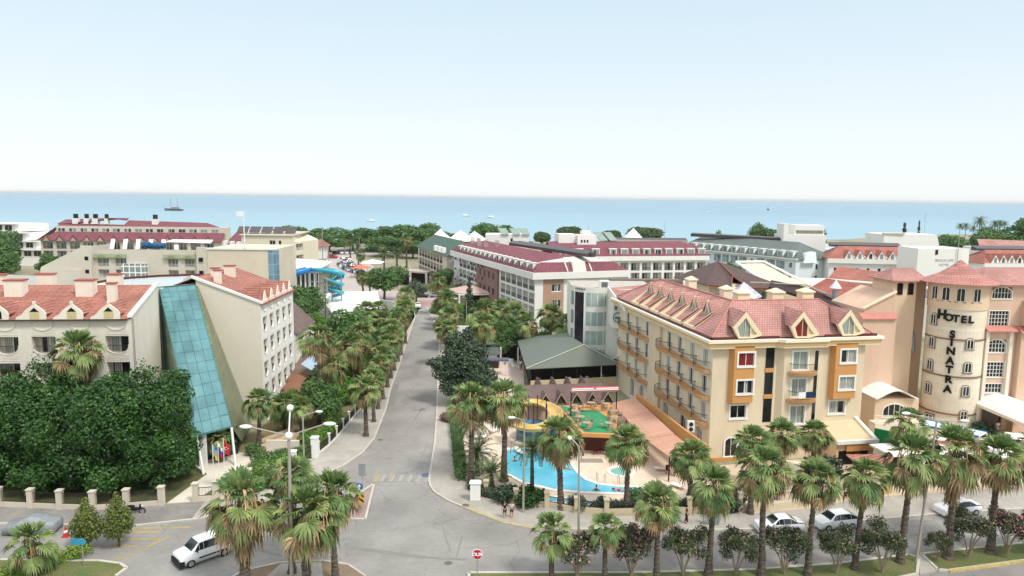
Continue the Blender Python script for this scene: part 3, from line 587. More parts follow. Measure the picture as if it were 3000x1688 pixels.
# oleander: several thin stems, open crown, clustered flowers
OL=mat('oleander_leaf','5a6542',.65,.3,.8,col2='3d4a33',island=.4,transl=.15)
FLP=mat('pink_blossom','c58f92',.7,.2,2,island=.3); FLR=mat('dark_pink_blossom','a0606f',.7,.2,2,island=.3); FLB=mat('faded_blossom','a58272',.8,.2,2,island=.3)
def ole(seed,fm,nf):
    rq=np.random.RandomState(seed); lb=[(0,0,2.1,.75,.75,.55)]+[((.55+.5*rq.rand())*math.cos(k*2.4),(.55+.5*rq.rand())*math.sin(k*2.4),1.45+1.0*rq.rand(),.34+.22*rq.rand(),.34+.22*rq.rand(),.34+.2*rq.rand()) for k in range(11)]
    return (leaf_cloud('foliage',lb,3400,.095,OL,seed,shell=.35,flat=-.05),leaf_cloud('blossom',lb,nf,.065,fm,seed+1,shell=.9,flat=.5),
      limbs('stems',[([(0,0,0),(.5*math.cos(a)*.5,.5*math.sin(a)*.5,.9),(.8*math.cos(a),.8*math.sin(a),2.0)],.045) for a in (0.2,1.5,2.6,3.9,5.2)],mat('pale_stem','a3937c',.9,.2,3)))
OLE=[ole(101,FLB,150),ole(103,FLP,420),ole(105,FLR,620)]
def oleander(x,y,label,v=0,s=1.0,group='oleanders on the median strip'):
    t=thing('oleander',(x,y,.1),label,'shrub',group); a=random.uniform(0,6)
    obj('foliage',OLE[v][0],t,(0,0,0),a,s); obj('blossom',OLE[v][1],t,(0,0,0),a,s); obj('stems',OLE[v][2],t,(0,0,0),a,s); return t
def shrub(x,y,label,s=1,m=None,n=1600,size=.09,name='shrub',sz=None,group=None,shape=None,z=0,seed=None):
    key=('shrub',(m or GM).name,n,size,shape,seed)
    if key not in CACHE: CACHE[key]=leaf_cloud(name,shape or [(0,0,.6,.8,.8,.6),(.5,.2,.5,.6,.6,.5),(-.5,-.1,.55,.6,.6,.5),(.1,-.4,.8,.5,.5,.45)],n,size,m or GM,seed or 7,shell=.4)
    o=obj(name,CACHE[key],None,(x,y,z),random.uniform(0,6),(s,s,sz or s)); return tag(o,label,'shrub',group)
def hedge(pts,w,h,label,m=None,name='hedge',dens=420,size=.09,cat='hedge'):
    lb=[]
    for a,b in zip(pts,pts[1:]):
        L=math.dist(a,b); k=max(1,int(L/(w*.55)))
        for j in range(k+1): t=j/k; lb.append((a[0]+(b[0]-a[0])*t-pts[0][0],a[1]+(b[1]-a[1])*t-pts[0][1],h*.5,w*.6,w*.6,h*.52*random.uniform(.9,1.12)))
    me=leaf_cloud(name,lb,int(dens*len(lb)),size,m or GM,len(lb),shell=.5); return tag(obj(name,me,None,(pts[0][0],pts[0][1],0)),label,cat)
# ---------------------------------------------------------------- cream hotel with the slanting glass atrium (left foreground)
CUR=curtain('curtained_glass'); CURD=curtain('dim_curtained_glass','7d7f79','15181a',.3); CURG=curtain('green_grey_curtains','a9b5ac','3a4442',.8)
GLD=mat('dark_glass','1c2224',.08,.3,.8,spec=.6)
creamh=thing('hotel',(-43,79.2,0),'cream hotel with red tiled roofs and a slanting turquoise glass strip between two wings','hotel')
CW=mat('cream_wall','e0d8c9',.85,.12,.35,fine=.03,bump=.05,streak=3)
GR=mat('groove_band','cdc1a8',.85,.08,.4)
def scallop_wall(F,u0,n,pitch,wo,zf,floors,ztop,zbot,mbw,mbo,parent,pane,us=None):
    """facade strips with openings whose lower edge is a hanging half circle; balcony rail behind"""
    us=us or [u0+pitch*k for k in range(n)]
    fr=mbw.fr; mbw.fr=None
    lo,hi=min(us)-pitch/2,max(us)+pitch/2
    for u in us:
        a,b=u-wo/2,u+wo/2; zlist=[]
        left,right=u-pitch/2,u+pitch/2
        for (x0,x1) in ((left,a),(b,right)): mbw.poly([F.p(x0,0,zbot),F.p(x1,0,zbot),F.p(x1,0,ztop),F.p(x0,0,ztop)])
        zcur=zbot
        N=10
        for fl in sorted(floors):
            ztp=fl+2.05; zs=fl+1.0   # opening top, spring of the half circle
            arc=[(u-wo/2*math.cos(math.pi*k/N)*.96,zs-.92*math.sin(math.pi*k/N)**.8) for k in range(N+1)]
            arc=[(a,zs+.12)]+arc+[(b,zs+.12)]
            for p,q in zip(arc,arc[1:]):
                mbw.poly([F.p(p[0],0,zcur),F.p(q[0],0,zcur),F.p(q[0],0,q[1]),F.p(p[0],0,p[1])])
                mbw.poly([F.p(p[0],0,p[1]),F.p(q[0],0,q[1]),F.p(q[0],-.2,q[1]),F.p(p[0],-.2,p[1])])
                mbo.fprism(F,[(p[0],p[1]-.1),(q[0],q[1]-.1),(q[0],q[1]+.02),(p[0],p[1]+.02)],.0,.06)
            mbw.poly([F.p(a,0,ztp),F.p(a,-.2,ztp),F.p(a,-.2,zs),F.p(a,0,zs)]); mbw.poly([F.p(b,0,zs),F.p(b,-.2,zs),F.p(b,-.2,ztp),F.p(b,0,ztp)]); mbw.poly([F.p(a,0,ztp),F.p(b,0,ztp),F.p(b,-.2,ztp),F.p(a,-.2,ztp)])
            for k in range(4): z=fl-.12-.17*k; mbo.fb(F,a+.05,b-.05,0,.035,z-.045,z)
            loggia(parent,F.__class__(F.p(0,-.2,0)[:2],F.d),u,fl+.0,wo,2.05,1.1,CW,pane,RAIL,doorw=wo*.8,rh=.95)
            zcur=ztp
        mbw.poly([F.p(a,0,zcur),F.p(b,0,zcur),F.p(b,0,ztop),F.p(a,0,ztop)])
        z=ztop-.3; arc=[(u-wo/2*math.cos(math.pi*k/N)*.9,z-.85*math.sin(math.pi*k/N)) for k in range(N+1)]
        for p,q in zip(arc,arc[1:]): mbo.fprism(F,[(p[0],p[1]-.16),(q[0],q[1]-.16),(q[0],q[1]),(p[0],p[1])],.0,.1)
        for k in range(4): zz=ztop-1.2-.17*k; mbo.fb(F,a+.05,b-.05,0,.035,zz-.045,zz)
    mbw.fr=fr
LW=Fr((-43,79.2),6); F1=LW.f(-34,0,0)
mw=MB(LW); mo=MB(LW)
cs=[34-1.25-3.88*k for k in range(8)]; cs=[c-.05 for c in cs]
mo=mw
scallop_wall(F1,0,0,3.88,2.5,0,[12,9,6,3],16,0,mw,mo,creamh,CUR,us=cs[::-1])
q=34-1.3+1.94
mw.poly([LW.w(q-34,0,0) if 0 else (q-34,0,0),(0.35,0,0),(0.35,0,16),(q-34,0,16)])
# gable end wall with its raked top (faces right), back and far walls
mw.poly([(.35,0,0),(.35,8,0),(.35,8,18.95),(.35,0,16.2)]); mw.poly([(.35,8,0),(-3,8,0),(-3,8,18.8),(.35,8,18.9)]); mw.poly([(-3,8,0),(-3,15,0),(-3,15,16),(-3,8,18.8)])
mw.poly([(-3,15,0),(-34,15,0),(-34,15,16),(-3,15,16)]); mw.poly([(-34,15,0),(-34,0,0),(-34,0,16),(-34,8,18.8),(-34,15,16)])
mw.build('wall',CW,creamh)
def slope(x,y): return 16.05+(18.85-16.05)*(y+.3)/8.3
r=MB(LW); r.roofquad([(-34.3,-.3,16.05),(.1,-.3,16.05),(.1,8,18.85),(-34.3,8,18.85)]); r.roofquad([(-34.3,8,18.85),(-2.7,8,18.85),(-2.7,15.3,16.05),(-34.3,15.3,16.05)]); r.build('roof',TILE_RED,creamh)
c=MB(LW)
for a,b,z0,z1 in ((-.2,8.1,16.25,18.98),):
    c.hexa([(.0,a,z0-.1),(.5,a,z0-.1),(.5,b,z1-.1),(.0,b,z1-.1)],[(.0,a,z0+.18),(.5,a,z0+.18),(.5,b,z1+.18),(.0,b,z1+.18)])
c.build('gable_coping',WHITE,creamh)
c=MB(LW); c.box(-34.2,.0,-.5,-.3,15.86,16.02); c.build('gutter',mat('brown_gutter','4d3a33',.6),creamh)
MAR=mat('chimney_cap_red','a8574a',.7,.2,1)
def chimney(fr,x,y,w,d,z0,z1,parent,cap=MAR,m=CREAM,hip=False):
    b=MB(fr); b.box(x-w/2,x+w/2,y-d/2,y+d/2,z0,z1); ch=b.build('chimney',m,parent)
    k=MB(fr); 
    if hip:
        q=[(x-w/2-.15,y-d/2-.15),(x+w/2+.15,y-d/2-.15),(x+w/2+.15,y+d/2+.15),(x-w/2-.15,y+d/2+.15)]
        k.hexa([(a,b2,z1) for a,b2 in q],[(x+(a-x)*.12,y+(b2-y)*.12,z1+.42) for a,b2 in q]); k.box(x-w/2-.16,x+w/2+.16,y-d/2-.16,y+d/2+.16,z1-.12,z1-.002)
    else: k.box(x-w/2-.1,x+w/2+.1,y-d/2-.1,y+d/2+.1,z1,z1+.12)
    k.build('chimney_cap',cap,parent).parent=ch
for x,w_ in ((-14.6,2.0),(-6.8,1.9)): chimney(LW,x,5.6,w_,1.3,17.2,19.7,creamh)
chimney(LW,-3.2,3.9,.9,.8,16.8,19.5,creamh); chimney(LW,-13.2,9.5,1.9,1,17.5,20,creamh); chimney(LW,-18.2,8.6,1.6,1,17.5,20,creamh); chimney(LW,-5.4,10,1.6,1,17.2,19.9,creamh)
def gable_dormer(fr,x,parent,dark=False,swell=True):
    """small curved-shoulder dormer at the eave of the left wing, facing the street"""
    d=MB(fr); y=-.32
    pr=[(-2.0,0),(-1.9,.28),(-1.35,.55),(-.95,1.05),(-.2,1.62),(.0,1.78),(.2,1.62),(.95,1.0),(1.15,.65),(1.15,0)]
    n=len(pr); i=len(d.v)
    d.v+=[d.P((x+a,y,16.0+b)) for a,b in pr]+[d.P((x+a,y+.22,16.0+b)) for a,b in pr]
    d.f.append(tuple(range(i,i+n))); d.f.append(tuple(i+n+k for k in reversed(range(n))))
    for k in range(n): d.f.append((i+(k+1)%n,i+k,i+n+k,i+n+(k+1)%n))
    d.box(x-.12,x+.12,y-.03,y+.25,17.75,18.05); o=d.build('dormer',CREAM,parent)
    rf=MB(fr)
    for sx,ex in ((-1,-1.15),(1,1.15)):
        rf.roofquad([(x,y+.2,17.7),(x,4.6,17.7),(x+ex,1.3,16.6),(x+ex,y+.2,16.55)] if sx>0 else [(x,y+.2,17.7),(x+ex,y+.2,16.55),(x+ex,1.3,16.6),(x,4.6,17.7)],.06)
    rf.build('dormer_roof',TILE_RED,parent).parent=o
    g=MB(fr); g.poly([(x-.5,y-.02,16.1),(x+.5,y-.02,16.1),(x+.5,y-.02,16.85),(x-.5,y-.02,16.85)]); g.build('shutter',DARK if dark else mat('yellow_blind','c9bb8a',.8,.1,3),parent).parent=o
    t=MB(fr); t.poly([(x-.5,y-.02,16.87),(x+.5,y-.02,16.87),(x,y-.02,17.35)]); t.build('gable_light',DARK,parent).parent=o
for k in range(6): gable_dormer(LW,-1.9-3.88*k,creamh,dark=(k==3))
# right wing
RW=Fr((-32.4,91.3),1.5); m=MB(RW); mo=m
FR_=RW.f(0,0,90); FFr=RW.f(-12,0,0)
scallop_wall(FR_,0,0,2.86,1.75,0,[12,9,6,3,0],16,0,m,mo,creamh,CURD,us=[1.7+2.86*k for k in range(5)])
m.poly([(0,0,0),(0,.27,0),(0,.27,16),(0,0,16)]); m.poly([(0,14.57,0),(0,15,0),(0,15,16),(0,14.57,16)])
m.build('street_wall',mat('white_render','ece9e0',.85,.05,.2,fine=.02,bump=.05),creamh)
m=MB(RW); m.poly([(-8.1,0,0),(0,0,0),(0,0,16.1),(-8.1,0,19.2)]); m.poly([(0,15,0),(-18,15,0),(-18,15,16),(-9,15,19.1),(0,15,16)]); m.poly([(-8.1,0,0),(-8.1,0,19.1),(-8.1,6,19.1),(-8.1,6,0)])
m.build('gable_wall',mat('tan_gable_render','d9cfbe',.88,.06,.2,fine=.02),creamh)
r=MB(RW); r.roofquad([(.25,.1,15.95),(.25,15.1,15.95),(-8.6,15.1,19.25),(-8.6,.1,19.25)]); r.roofquad([(-8.6,.1,19.25),(-8.6,15.1,19.25),(-16,15.1,16.4),(-16,.1,16.4)]); r.build('roof',TILE_RED,creamh)
c=MB(RW); c.hexa([(.3,-.2,15.95),(.3,.15,15.95),(-8.6,.15,19.27),(-8.6,-.2,19.27)],[(.3,-.2,16.25),(.3,.15,16.25),(-8.6,.15,19.6),(-8.6,-.2,19.6)]); c.hexa([(-8.6,-.2,19.27),(-8.6,.15,19.27),(-11,3.4,18.5),(-11,3.0,18.5)],[(-8.6,-.2,19.6),(-8.6,.15,19.6),(-11,3.4,18.8),(-11,3.0,18.8)]); c.build('gable_coping',WHITE,creamh)
c=MB(RW); c.box(.25,.42,0,15,15.82,15.98); c.build('gutter',MAR,creamh)
chimney(RW,-6.3,2.6,.8,.8,18.0,20.0,creamh); chimney(RW,-6.9,8.7,1.3,.9,18.4,20,creamh); chimney(RW,-7.6,5.2,1.0,.8,18.6,20,creamh)
for k in range(5):   # recessed roof lights of the right wing: cream fins and tiled cheeks
    y=1.7+2.86*k; d=MB(RW); d.hexa([(.0,y-.9,16),(.12,y-.9,16),(.12,y+.9,16),(.0,y+.9,16)],[(.0,y-.06,17.5),(.12,y-.06,17.5),(.12,y+.06,17.5),(.0,y+.06,17.5)])
    d.box(-.05,.2,y-1.0,y+1.0,15.98,16.35); o=d.build('dormer',CREAM,creamh); rf=MB(RW)
    rf.roofquad([(.0,y,17.45),(-4.0,y,17.45),(-1.2,y-1,16.3),(0,y-1,16.25)][::-1],.06); rf.roofquad([(.0,y,17.45),(0,y+1,16.25),(-1.2,y+1,16.3),(-4.0,y,17.45)][::-1],.06); rf.build('dormer_roof',TILE_RED,creamh).parent=o
# atrium: slanting strip, its left glazed cheek, its right glazed flank, the pale metal roof behind
def glassmat(name,c1,c2,mort,bw,bh,ms,rough=.06,spec=.8):
    m=tiles(name,c1,c2,mort,bw,bh,ms,0,.28,0,rough); b_=m.node_tree.nodes['Principled BSDF']; b_.inputs['Specular IOR Level'].default_value=spec; b_.inputs['Metallic'].default_value=.2; return m  # tone noise paints cloud reflections into the glass colour
TQ=glassmat('turquoise_glazing','6b999b','5c898f','42686a',1.17,1.75,.045,.08,.5)
SG=glassmat('sage_glazing','bccdbb','aec3af','7d957f',1.6,1.75,.04,.15,.4); OG=glassmat('olive_glazing','77805f','6c7758','9aa07f',1.6,1.75,.04,.3,.3)
TL,TRr=(-45.0,90.6,18.0),(-40.5,90.85,18.4); BL,BR=(-34.2,74.8,4.0),(-31.2,77.6,4.2)
def strip_mesh():   # one sheet with its own grid uv
    me=bpy.data.meshes.new('glass_strip'); off=wloc(creamh); P=[TL,TRr,BR,BL]
    P2=[(a,b,c-.15) for a,b,c in P]; V=[tuple(p[i]-off[i] for i in range(3)) for p in P+P2]
    me.from_pydata(V,[],[(3,2,1,0),(4,5,6,7),(0,1,5,4),(1,2,6,5),(2,3,7,6),(3,0,4,7)]); me.materials.append(TQ); me.update(); finish(me)
    L=(Vector(TL)-Vector(BL)).length; uvs=[(0,0),(4.68,0),(4.68,L),(0,L)]; 
    for k,l in enumerate(me.polygons[0].loop_indices): me.uv_layers[0].data[l].uv=(uvs[k][0]*1.0,uvs[k][1])
    return me
obj('glass_strip',strip_mesh(),creamh)
m=MB(); m.poly([(TL[0],TL[1],17.8),(BL[0],BL[1],3.8),(-35.2,76.2,0),(-44.6,90.4,0)][::-1]); m.poly([(-43.4,87.2,18.6),(-45.0,90.6,18.0),(-45.0,90.6,0),(-43.4,87.2,0)]); m.build('side_glazing',SG,creamh)
m=MB(); m.poly([(TRr[0],TRr[1],18.1),(BR[0],BR[1],4.1),(-31.2,80.2,1.5),(-34.0,91.2,0.0),(-40.3,91.2,18.35)]); m.build('flank_glazing',OG,creamh)
g=MB()
for k in range(5):
    t=k/4; a=[TL[i]+(TRr[i]-TL[i])*t for i in range(3)]; b=[BL[i]+(BR[i]-BL[i])*t for i in range(3)]; g.tube((a[0],a[1],a[2]+.03),(b[0],b[1],b[2]+.03),.045,4)
for k in range(14):
    t=k/13; a=[TL[i]+(BL[i]-TL[i])*t for i in range(3)]; b=[TRr[i]+(BR[i]-TRr[i])*t for i in range(3)]; g.tube((a[0],a[1],a[2]+.03),(b[0],b[1],b[2]+.03),.04,4)
g.build('glazing_bars',mat('teal_mullion','4c8480',.5),creamh)
g=MB(); g.tube((-34.0,75.0,4.0),(-33.0,74.0,0),.14,8); g.tube((-31.2,77.5,4.1),(-30.5,76.5,0),.14,8); g.box(-34.3,-33.5,76,76.3,0,3.8); g.build('portal_frame',WHITE,creamh)
g=MB(); g.poly([(-34.6,77.6,0),(-31.6,80.2,0),(-31.6,80.2,3.4),(-34.6,77.6,3.4)]); g.build('entrance_glass',GLD,creamh)
MR=tiles('ribbed_metal_roof','b9c2c2','aeb8b9','8f999a',.45,60,.02,.3,.05,0,.5)
m=MB(); N=10; arc=[(-50+8.5*k/N,90.8+7.5*math.sin(math.pi*(k/N)*.9+.25),18.4) for k in range(N+1)]
m.poly([(-45.0,90.6,18.15),(-40.6,91.0,18.5),(-40.5,97,18.5),(-42.5,101,18.3),(-46,101.6,18.3),(-50,100.6,18.2),(-54,97.6,18.1),(-55,93,18.0),(-48,89.6,18.0)]); m.build('atrium_roof',MR,creamh)
m=MB(); m.path([(-55,93,18.2),(-54,97.6,18.3),(-50,100.6,18.4),(-46,101.6,18.5),(-42.5,101,18.5),(-40.5,97,18.6)],.16,6); m.build('roof_edge',MAROON,creamh)
m=MB(); m.prism([(-44.6,90.4),(-41,94),(-40,97),(-42.5,101),(-46,101.5),(-50,100.5),(-54,97.5),(-55,93)],0,18.05); m.build('atrium_core',CREAM,creamh)
# ---------------------------------------------------------------- yellow hotel by the pool
yh=thing('hotel',(22.8,79.4,0),'yellow hotel with pink tiled hip roof, triangular dormers and rounded balconies by the pool','hotel')
YC=mat('pale_yellow_render','dfcfb1',.85,.13,.4,fine=.03,bump=.05,streak=2.5); YL=mat('cream_yellow_render','e6dabf',.85,.12,.4,fine=.03,bump=.05,streak=2.5)
OR=mat('orange_render','cd965c',.85,.08,.3,fine=.03,bump=.05); LIP=mat('cornice_cream','e8d6b4',.7,.05,.5); PEA=mat('peach_render','d9bd99',.85,.07,.3,fine=.03)
YF=Fr((22.8,79.4),10.5); W_,D_=19.2,33.
Ff=YF.f(0,0,0); Fl=YF.f(0,D_,270)   # u on Fl = D_-y
m=MB(YF); h=[(2.45,4.35,5.0,6.5),(15.0,17.0,5.0,6.5)]; wall(m,Ff,0,W_,0,13.7,h)
m.poly([(W_,0,0),(W_,9,0),(W_,9,13.7),(W_,0,13.7)]); m.poly([(W_,9,0),(9,9,0),(9,9,13.7),(W_,9,13.7)]); m.poly([(9,9,0),(9,D_,0),(9,D_,13.7),(9,9,13.7)]); m.poly([(9,D_,0),(0,D_,0),(0,D_,13.7),(9,D_,13.7)])
m.build('wall',YC,yh)
ucs=[1.85,5.4,9.1,12.4,20.3,24.2,28.2]; zf=[10.7,7.6,4.5]
m=MB(YF); holes=[]
for y in ucs:
    for z in zf: holes.append((D_-y-.62,D_-y+.62,z,z+2.1))
ga=[2.7,7.3,12.8,18.0,21.6,25.6]
for y in ga: holes.append((D_-y-.85,D_-y+.85,.5,3.3))
holes.append((D_-17,D_-16.1,5,5.1))
wall(m,Fl,0,D_-14.6,0,13.7,[q for q in holes if q[1]<D_-14.6]); wall(m,Fl,D_-14.4,D_,0,13.7,[q for q in holes if q[0]>D_-14.4])
m.poly([YF.w(0,14.4),YF.w(0,14.6),YF.w(0,14.6,13.7),YF.w(0,14.4,13.7)]) if 0 else m.poly([(0,14.6,0),(0,14.4,0),(0,14.4,13.7),(0,14.6,13.7)])
m.build('pool_side_wall',YL,yh)
m=MB(YF); m.fb(Fl,D_-18.6,D_-14.8,0,.35,0,13.5); m.build('stair_pier',YC,yh)
for y in ucs:
    for z in zf: win(yh,Fl,D_-y,z,1.24,2.1,CURD if (y+z)%2>1 else CUR,trim=.16)
for y in ga: win(yh,Fl,D_-y,.5,1.7,2.8,CUR,arch=True,trim=.16)
# rounded balconies in chains on the pool side
SLAB=mat('balcony_slab','cfa273',.85,.1,.5); RBAR=mat('wrought_iron','3c332d',.5,.1)
def bulge(F,u0,u1,dep=1.15,n=10,flat=.35):
    pts=[]; 
    for k in range(n+1):
        t=k/n; u=u0+(u1-u0)*t; o=dep*min(1,math.sin(math.pi*t)**flat) if 0<t<1 else .25; pts.append((u,o))
    return pts
def balcony(F,z,lobes,parent,dep=1.15,slabm=SLAB):
    s=MB(); r=MB(); pts=[]
    for u0,u1 in lobes: pts+=bulge(F,u0,u1,dep)
    n=len(pts); poly=[(u,o) for u,o in pts]
    for k in range(n-1):
        (a,oa),(b,ob)=poly[k],poly[k+1]
        if b-a<1e-6: continue
        q=[F.p(a,oa,0)[:2],F.p(b,ob,0)[:2],F.p(b,0,0)[:2],F.p(a,0,0)[:2]]
        q2=[F.p(a,oa*.86,0)[:2],F.p(b,ob*.86,0)[:2],F.p(b,0,0)[:2],F.p(a,0,0)[:2]]
        s.hexa([(x,y,z-.42) for x,y in q2],[(x,y,z-.02) for x,y in q])
        L=math.hypot(b-a,ob-oa)
        A=F.p(a,oa-.05,z+.95); B=F.p(b,ob-.05,z+.95); r.tube(A,B,.035,5)
        A=F.p(a,oa-.05,z+.1); B=F.p(b,ob-.05,z+.1); r.tube(A,B,.02,4)
        for j in range(max(1,int(L/.13))):
            t=(j+.5)/max(1,int(L/.13)); x=F.p(a+(b-a)*t,oa+(ob-oa)*t-.05+.04,z+.1); x1=F.p(a+(b-a)*t,oa+(ob-oa)*t-.05,z+.93); r.tube(x,x1,.013,3,caps=False)
    o=s.build('balcony',slabm,parent); r.build('railing',RBAR,parent).parent=o
    return o
for z in zf:
    for lobes in ([(D_-3.7,D_-.3),(D_-7.3,D_-3.7),(D_-11,D_-7.3)],[(D_-14.6,D_-11.5)],[(D_-22.3,D_-19.2),(D_-26.2,D_-22.3),(D_-31,D_-26.2)]): balcony(Fl,z-.02,lobes[::-1],yh,1.2 if len(lobes)>1 else 1.5)
# balcony furniture: plastic chairs and tables are parts left standing on the slabs (things of their own)
# front: orange bays, dark stair glazing, projecting centre bay
def chamfer_bay(u0,u1,z0,z1,o,holes,m_):
    b=MB(YF); F2=Fc(Ff.p(0,o,0)[:2],Ff.d); wall(b,F2,u0+.3,u1-.3,z0,z1,holes,depth=.2); fr=b.fr; b.fr=None
    for (ua,oa),(ub,ob) in (((u0,0),(u0+.3,o)),((u1-.3,o),(u1,0))): b.poly([Ff.p(ua,oa,z0),Ff.p(ub,ob,z0),Ff.p(ub,ob,z1),Ff.p(ua,oa,z1)])
    b.poly([Ff.p(u0,0,z0),Ff.p(u1,0,z0),Ff.p(u1-.3,o,z0),Ff.p(u0+.3,o,z0)]); b.fr=fr; o_=b.build('bay',m_,yh); return F2
F2=chamfer_bay(1.95,5.0,7.0,13.6,.75,[(2.75,4.65,11.3,12.8),(2.75,4.65,8.1,9.6)],OR)
RED=curtain('red_curtains','8c2f2c','2a0f10',.75)
win(yh,F2,3.7,11.3,1.9,1.5,RED,trim=.2); win(yh,F2,3.7,8.1,1.9,1.5,CUR,trim=.2); win(yh,Ff,3.4,5.0,1.9,1.5,CURD,trim=.2)
F3=chamfer_bay(14.6,18.0,7.0,13.6,.75,[(15.6,17.5,11.3,12.8),(15.6,17.5,8.1,9.6)],OR)
win(yh,F3,16.55,11.3,1.9,1.5,CUR,trim=.2); win(yh,F3,16.55,8.1,1.9,1.5,CUR,trim=.2); win(yh,Ff,16.0,5.0,2.0,1.5,CUR,trim=.2)
m=MB(YF); 
for a,b in ((10.8,13.5),(7.7,10.3),(4.4,7.2)): m.fb(Ff,6.5,7.55,-.3,.05,a,b)
m.build('stair_glazing',GLD,yh)
m=MB(YF)
for a,b in ((10.3,10.8),(7.2,7.7)): m.fb(Ff,6.45,7.6,.0,.1,a,b)
m.build('spandrel',OR,yh)
m=MB(YF); F4=Fc(Ff.p(0,.6,0)[:2],Ff.d); wall(m,F4,8.5,13.2,0,13.6,[(9.6,11.4,10.6,12.75),(9.6,11.4,7.4,9.5),(9.6,11.4,4.2,6.3)])
fr=m.fr; m.fr=None
for (ua,oa),(ub,ob) in (((7.9,0),(8.5,.6)),((13.2,.6),(13.6,0))): m.poly([Ff.p(ua,oa,0),Ff.p(ub,ob,0),Ff.p(ub,ob,13.6),Ff.p(ua,oa,13.6)])
m.build('centre_bay',YC,yh)
for z in (10.6,7.4,4.2): win(yh,F4,10.5,z,1.8,2.12,CURG,trim=.2)
for z in (10.5,7.3): balcony(F4,z,[(9.0,12.6)],yh,1.2)
m=MB(YF); m.fb(F4,12.35,12.75,-.2,.04,4.6,12.8); m.build('slit_glazing',GLD,yh)
# cornice: lip, coloured band, lower lip; follows the step of the front
def offset_ring(o,d=0):   # outline of the L front+left+right at overhang o
    return [(-o,D_+o),(-o,-o),(7.3,-o),(7.9,-o-.6),(13.4,-o-.6),(13.9,-o),(W_+o+.6,-o),(W_+o+.6,9+o)]
def band(o0,o1,z0,z1,mt,nm):
    a=offset_ring(o0); b=offset_ring(o1); m=MB(YF)
    for k in range(len(a)-1):
        m.hexa([(*b[k],z0),(*b[k+1],z0),(*a[k+1],z0),(*a[k],z0)],[(*b[k],z1),(*b[k+1],z1),(*a[k+1],z1),(*a[k],z1)])
    m.build(nm,mt,yh)
band(0,.75,13.35,13.62,LIP,'cornice'); band(0,.85,13.624,14.02,mat('cornice_orange','dcb880',.8,.06,.5),'cornice_band'); band(0,1.05,14.024,14.34,WHITE if 0 else mat('cornice_white','ece2cd',.7,.04,.5),'cornice_lip')
m=MB(YF)
for a,b in (((-.5,D_),(-.5,-.5)),((-.5,-.5),(7.6,-.5)),((13.6,-.5),(W_+.9,-.5))):
    d=.1; m.box(min(a[0],b[0])-d,max(a[0],b[0])+d,min(a[1],b[1])-d,max(a[1],b[1])+d,14.3,14.62)
m.build('roof_flashing',MAROON,yh)
# roof: L-shaped hip
ZR,ZE=18.0,14.55; k=4.4
r=MB(YF)
r.roofquad([(-.4,-.4,ZE),(W_+.6,-.4,ZE),(W_-3.6,k,ZR),(k,k,ZR)]); r.roofquad([(-.4,D_+.2,ZE),(-.4,-.4,ZE),(k,k,ZR),(k,D_-6,ZR)])
r.roofquad([(W_+.6,-.4,ZE),(W_+.6,9.2,ZE),(W_-3.6,k,ZR)]); r.roofquad([(W_+.6,9.2,ZE),(9.2,9.2,ZE),(k,k,ZR),(W_-3.6,k,ZR)]); r.roofquad([(9.2,9.2,ZE),(9.2,D_+.2,ZE),(k,D_-6,ZR),(k,k,ZR)]); r.roofquad([(9.2,D_+.2,ZE),(-.4,D_+.2,ZE),(k,D_-6,ZR)])
r.build('roof',TILE_PINK,yh)
r=MB(YF); r.path([(-.4,-.4,ZE+.05),(k,k,ZR+.05),(W_-3.6,k,ZR+.05),(W_+.6,-.4,ZE+.05)],.1,6); r.path([(k,k,ZR+.05),(k,D_-6,ZR+.05),(-.4,D_+.2,ZE+.05)],.1,6); r.build('ridge_tiles',mat('ridge_pink','c58878',.8,.1,2),yh)
for x,y in ((6.0,5.2),(10.6,5.4),(14.6,5.4)): chimney(YF,x+.0,y+.2,1.5,1.3,17.0,18.9,yh,cap=LIP,m=LIP,hip=True)
for x,y in ((6.6,10.5),(6.6,21)): chimney(YF,x,y,1.2,1.2,16.4,18.7,yh,cap=LIP,m=YL,hip=True)
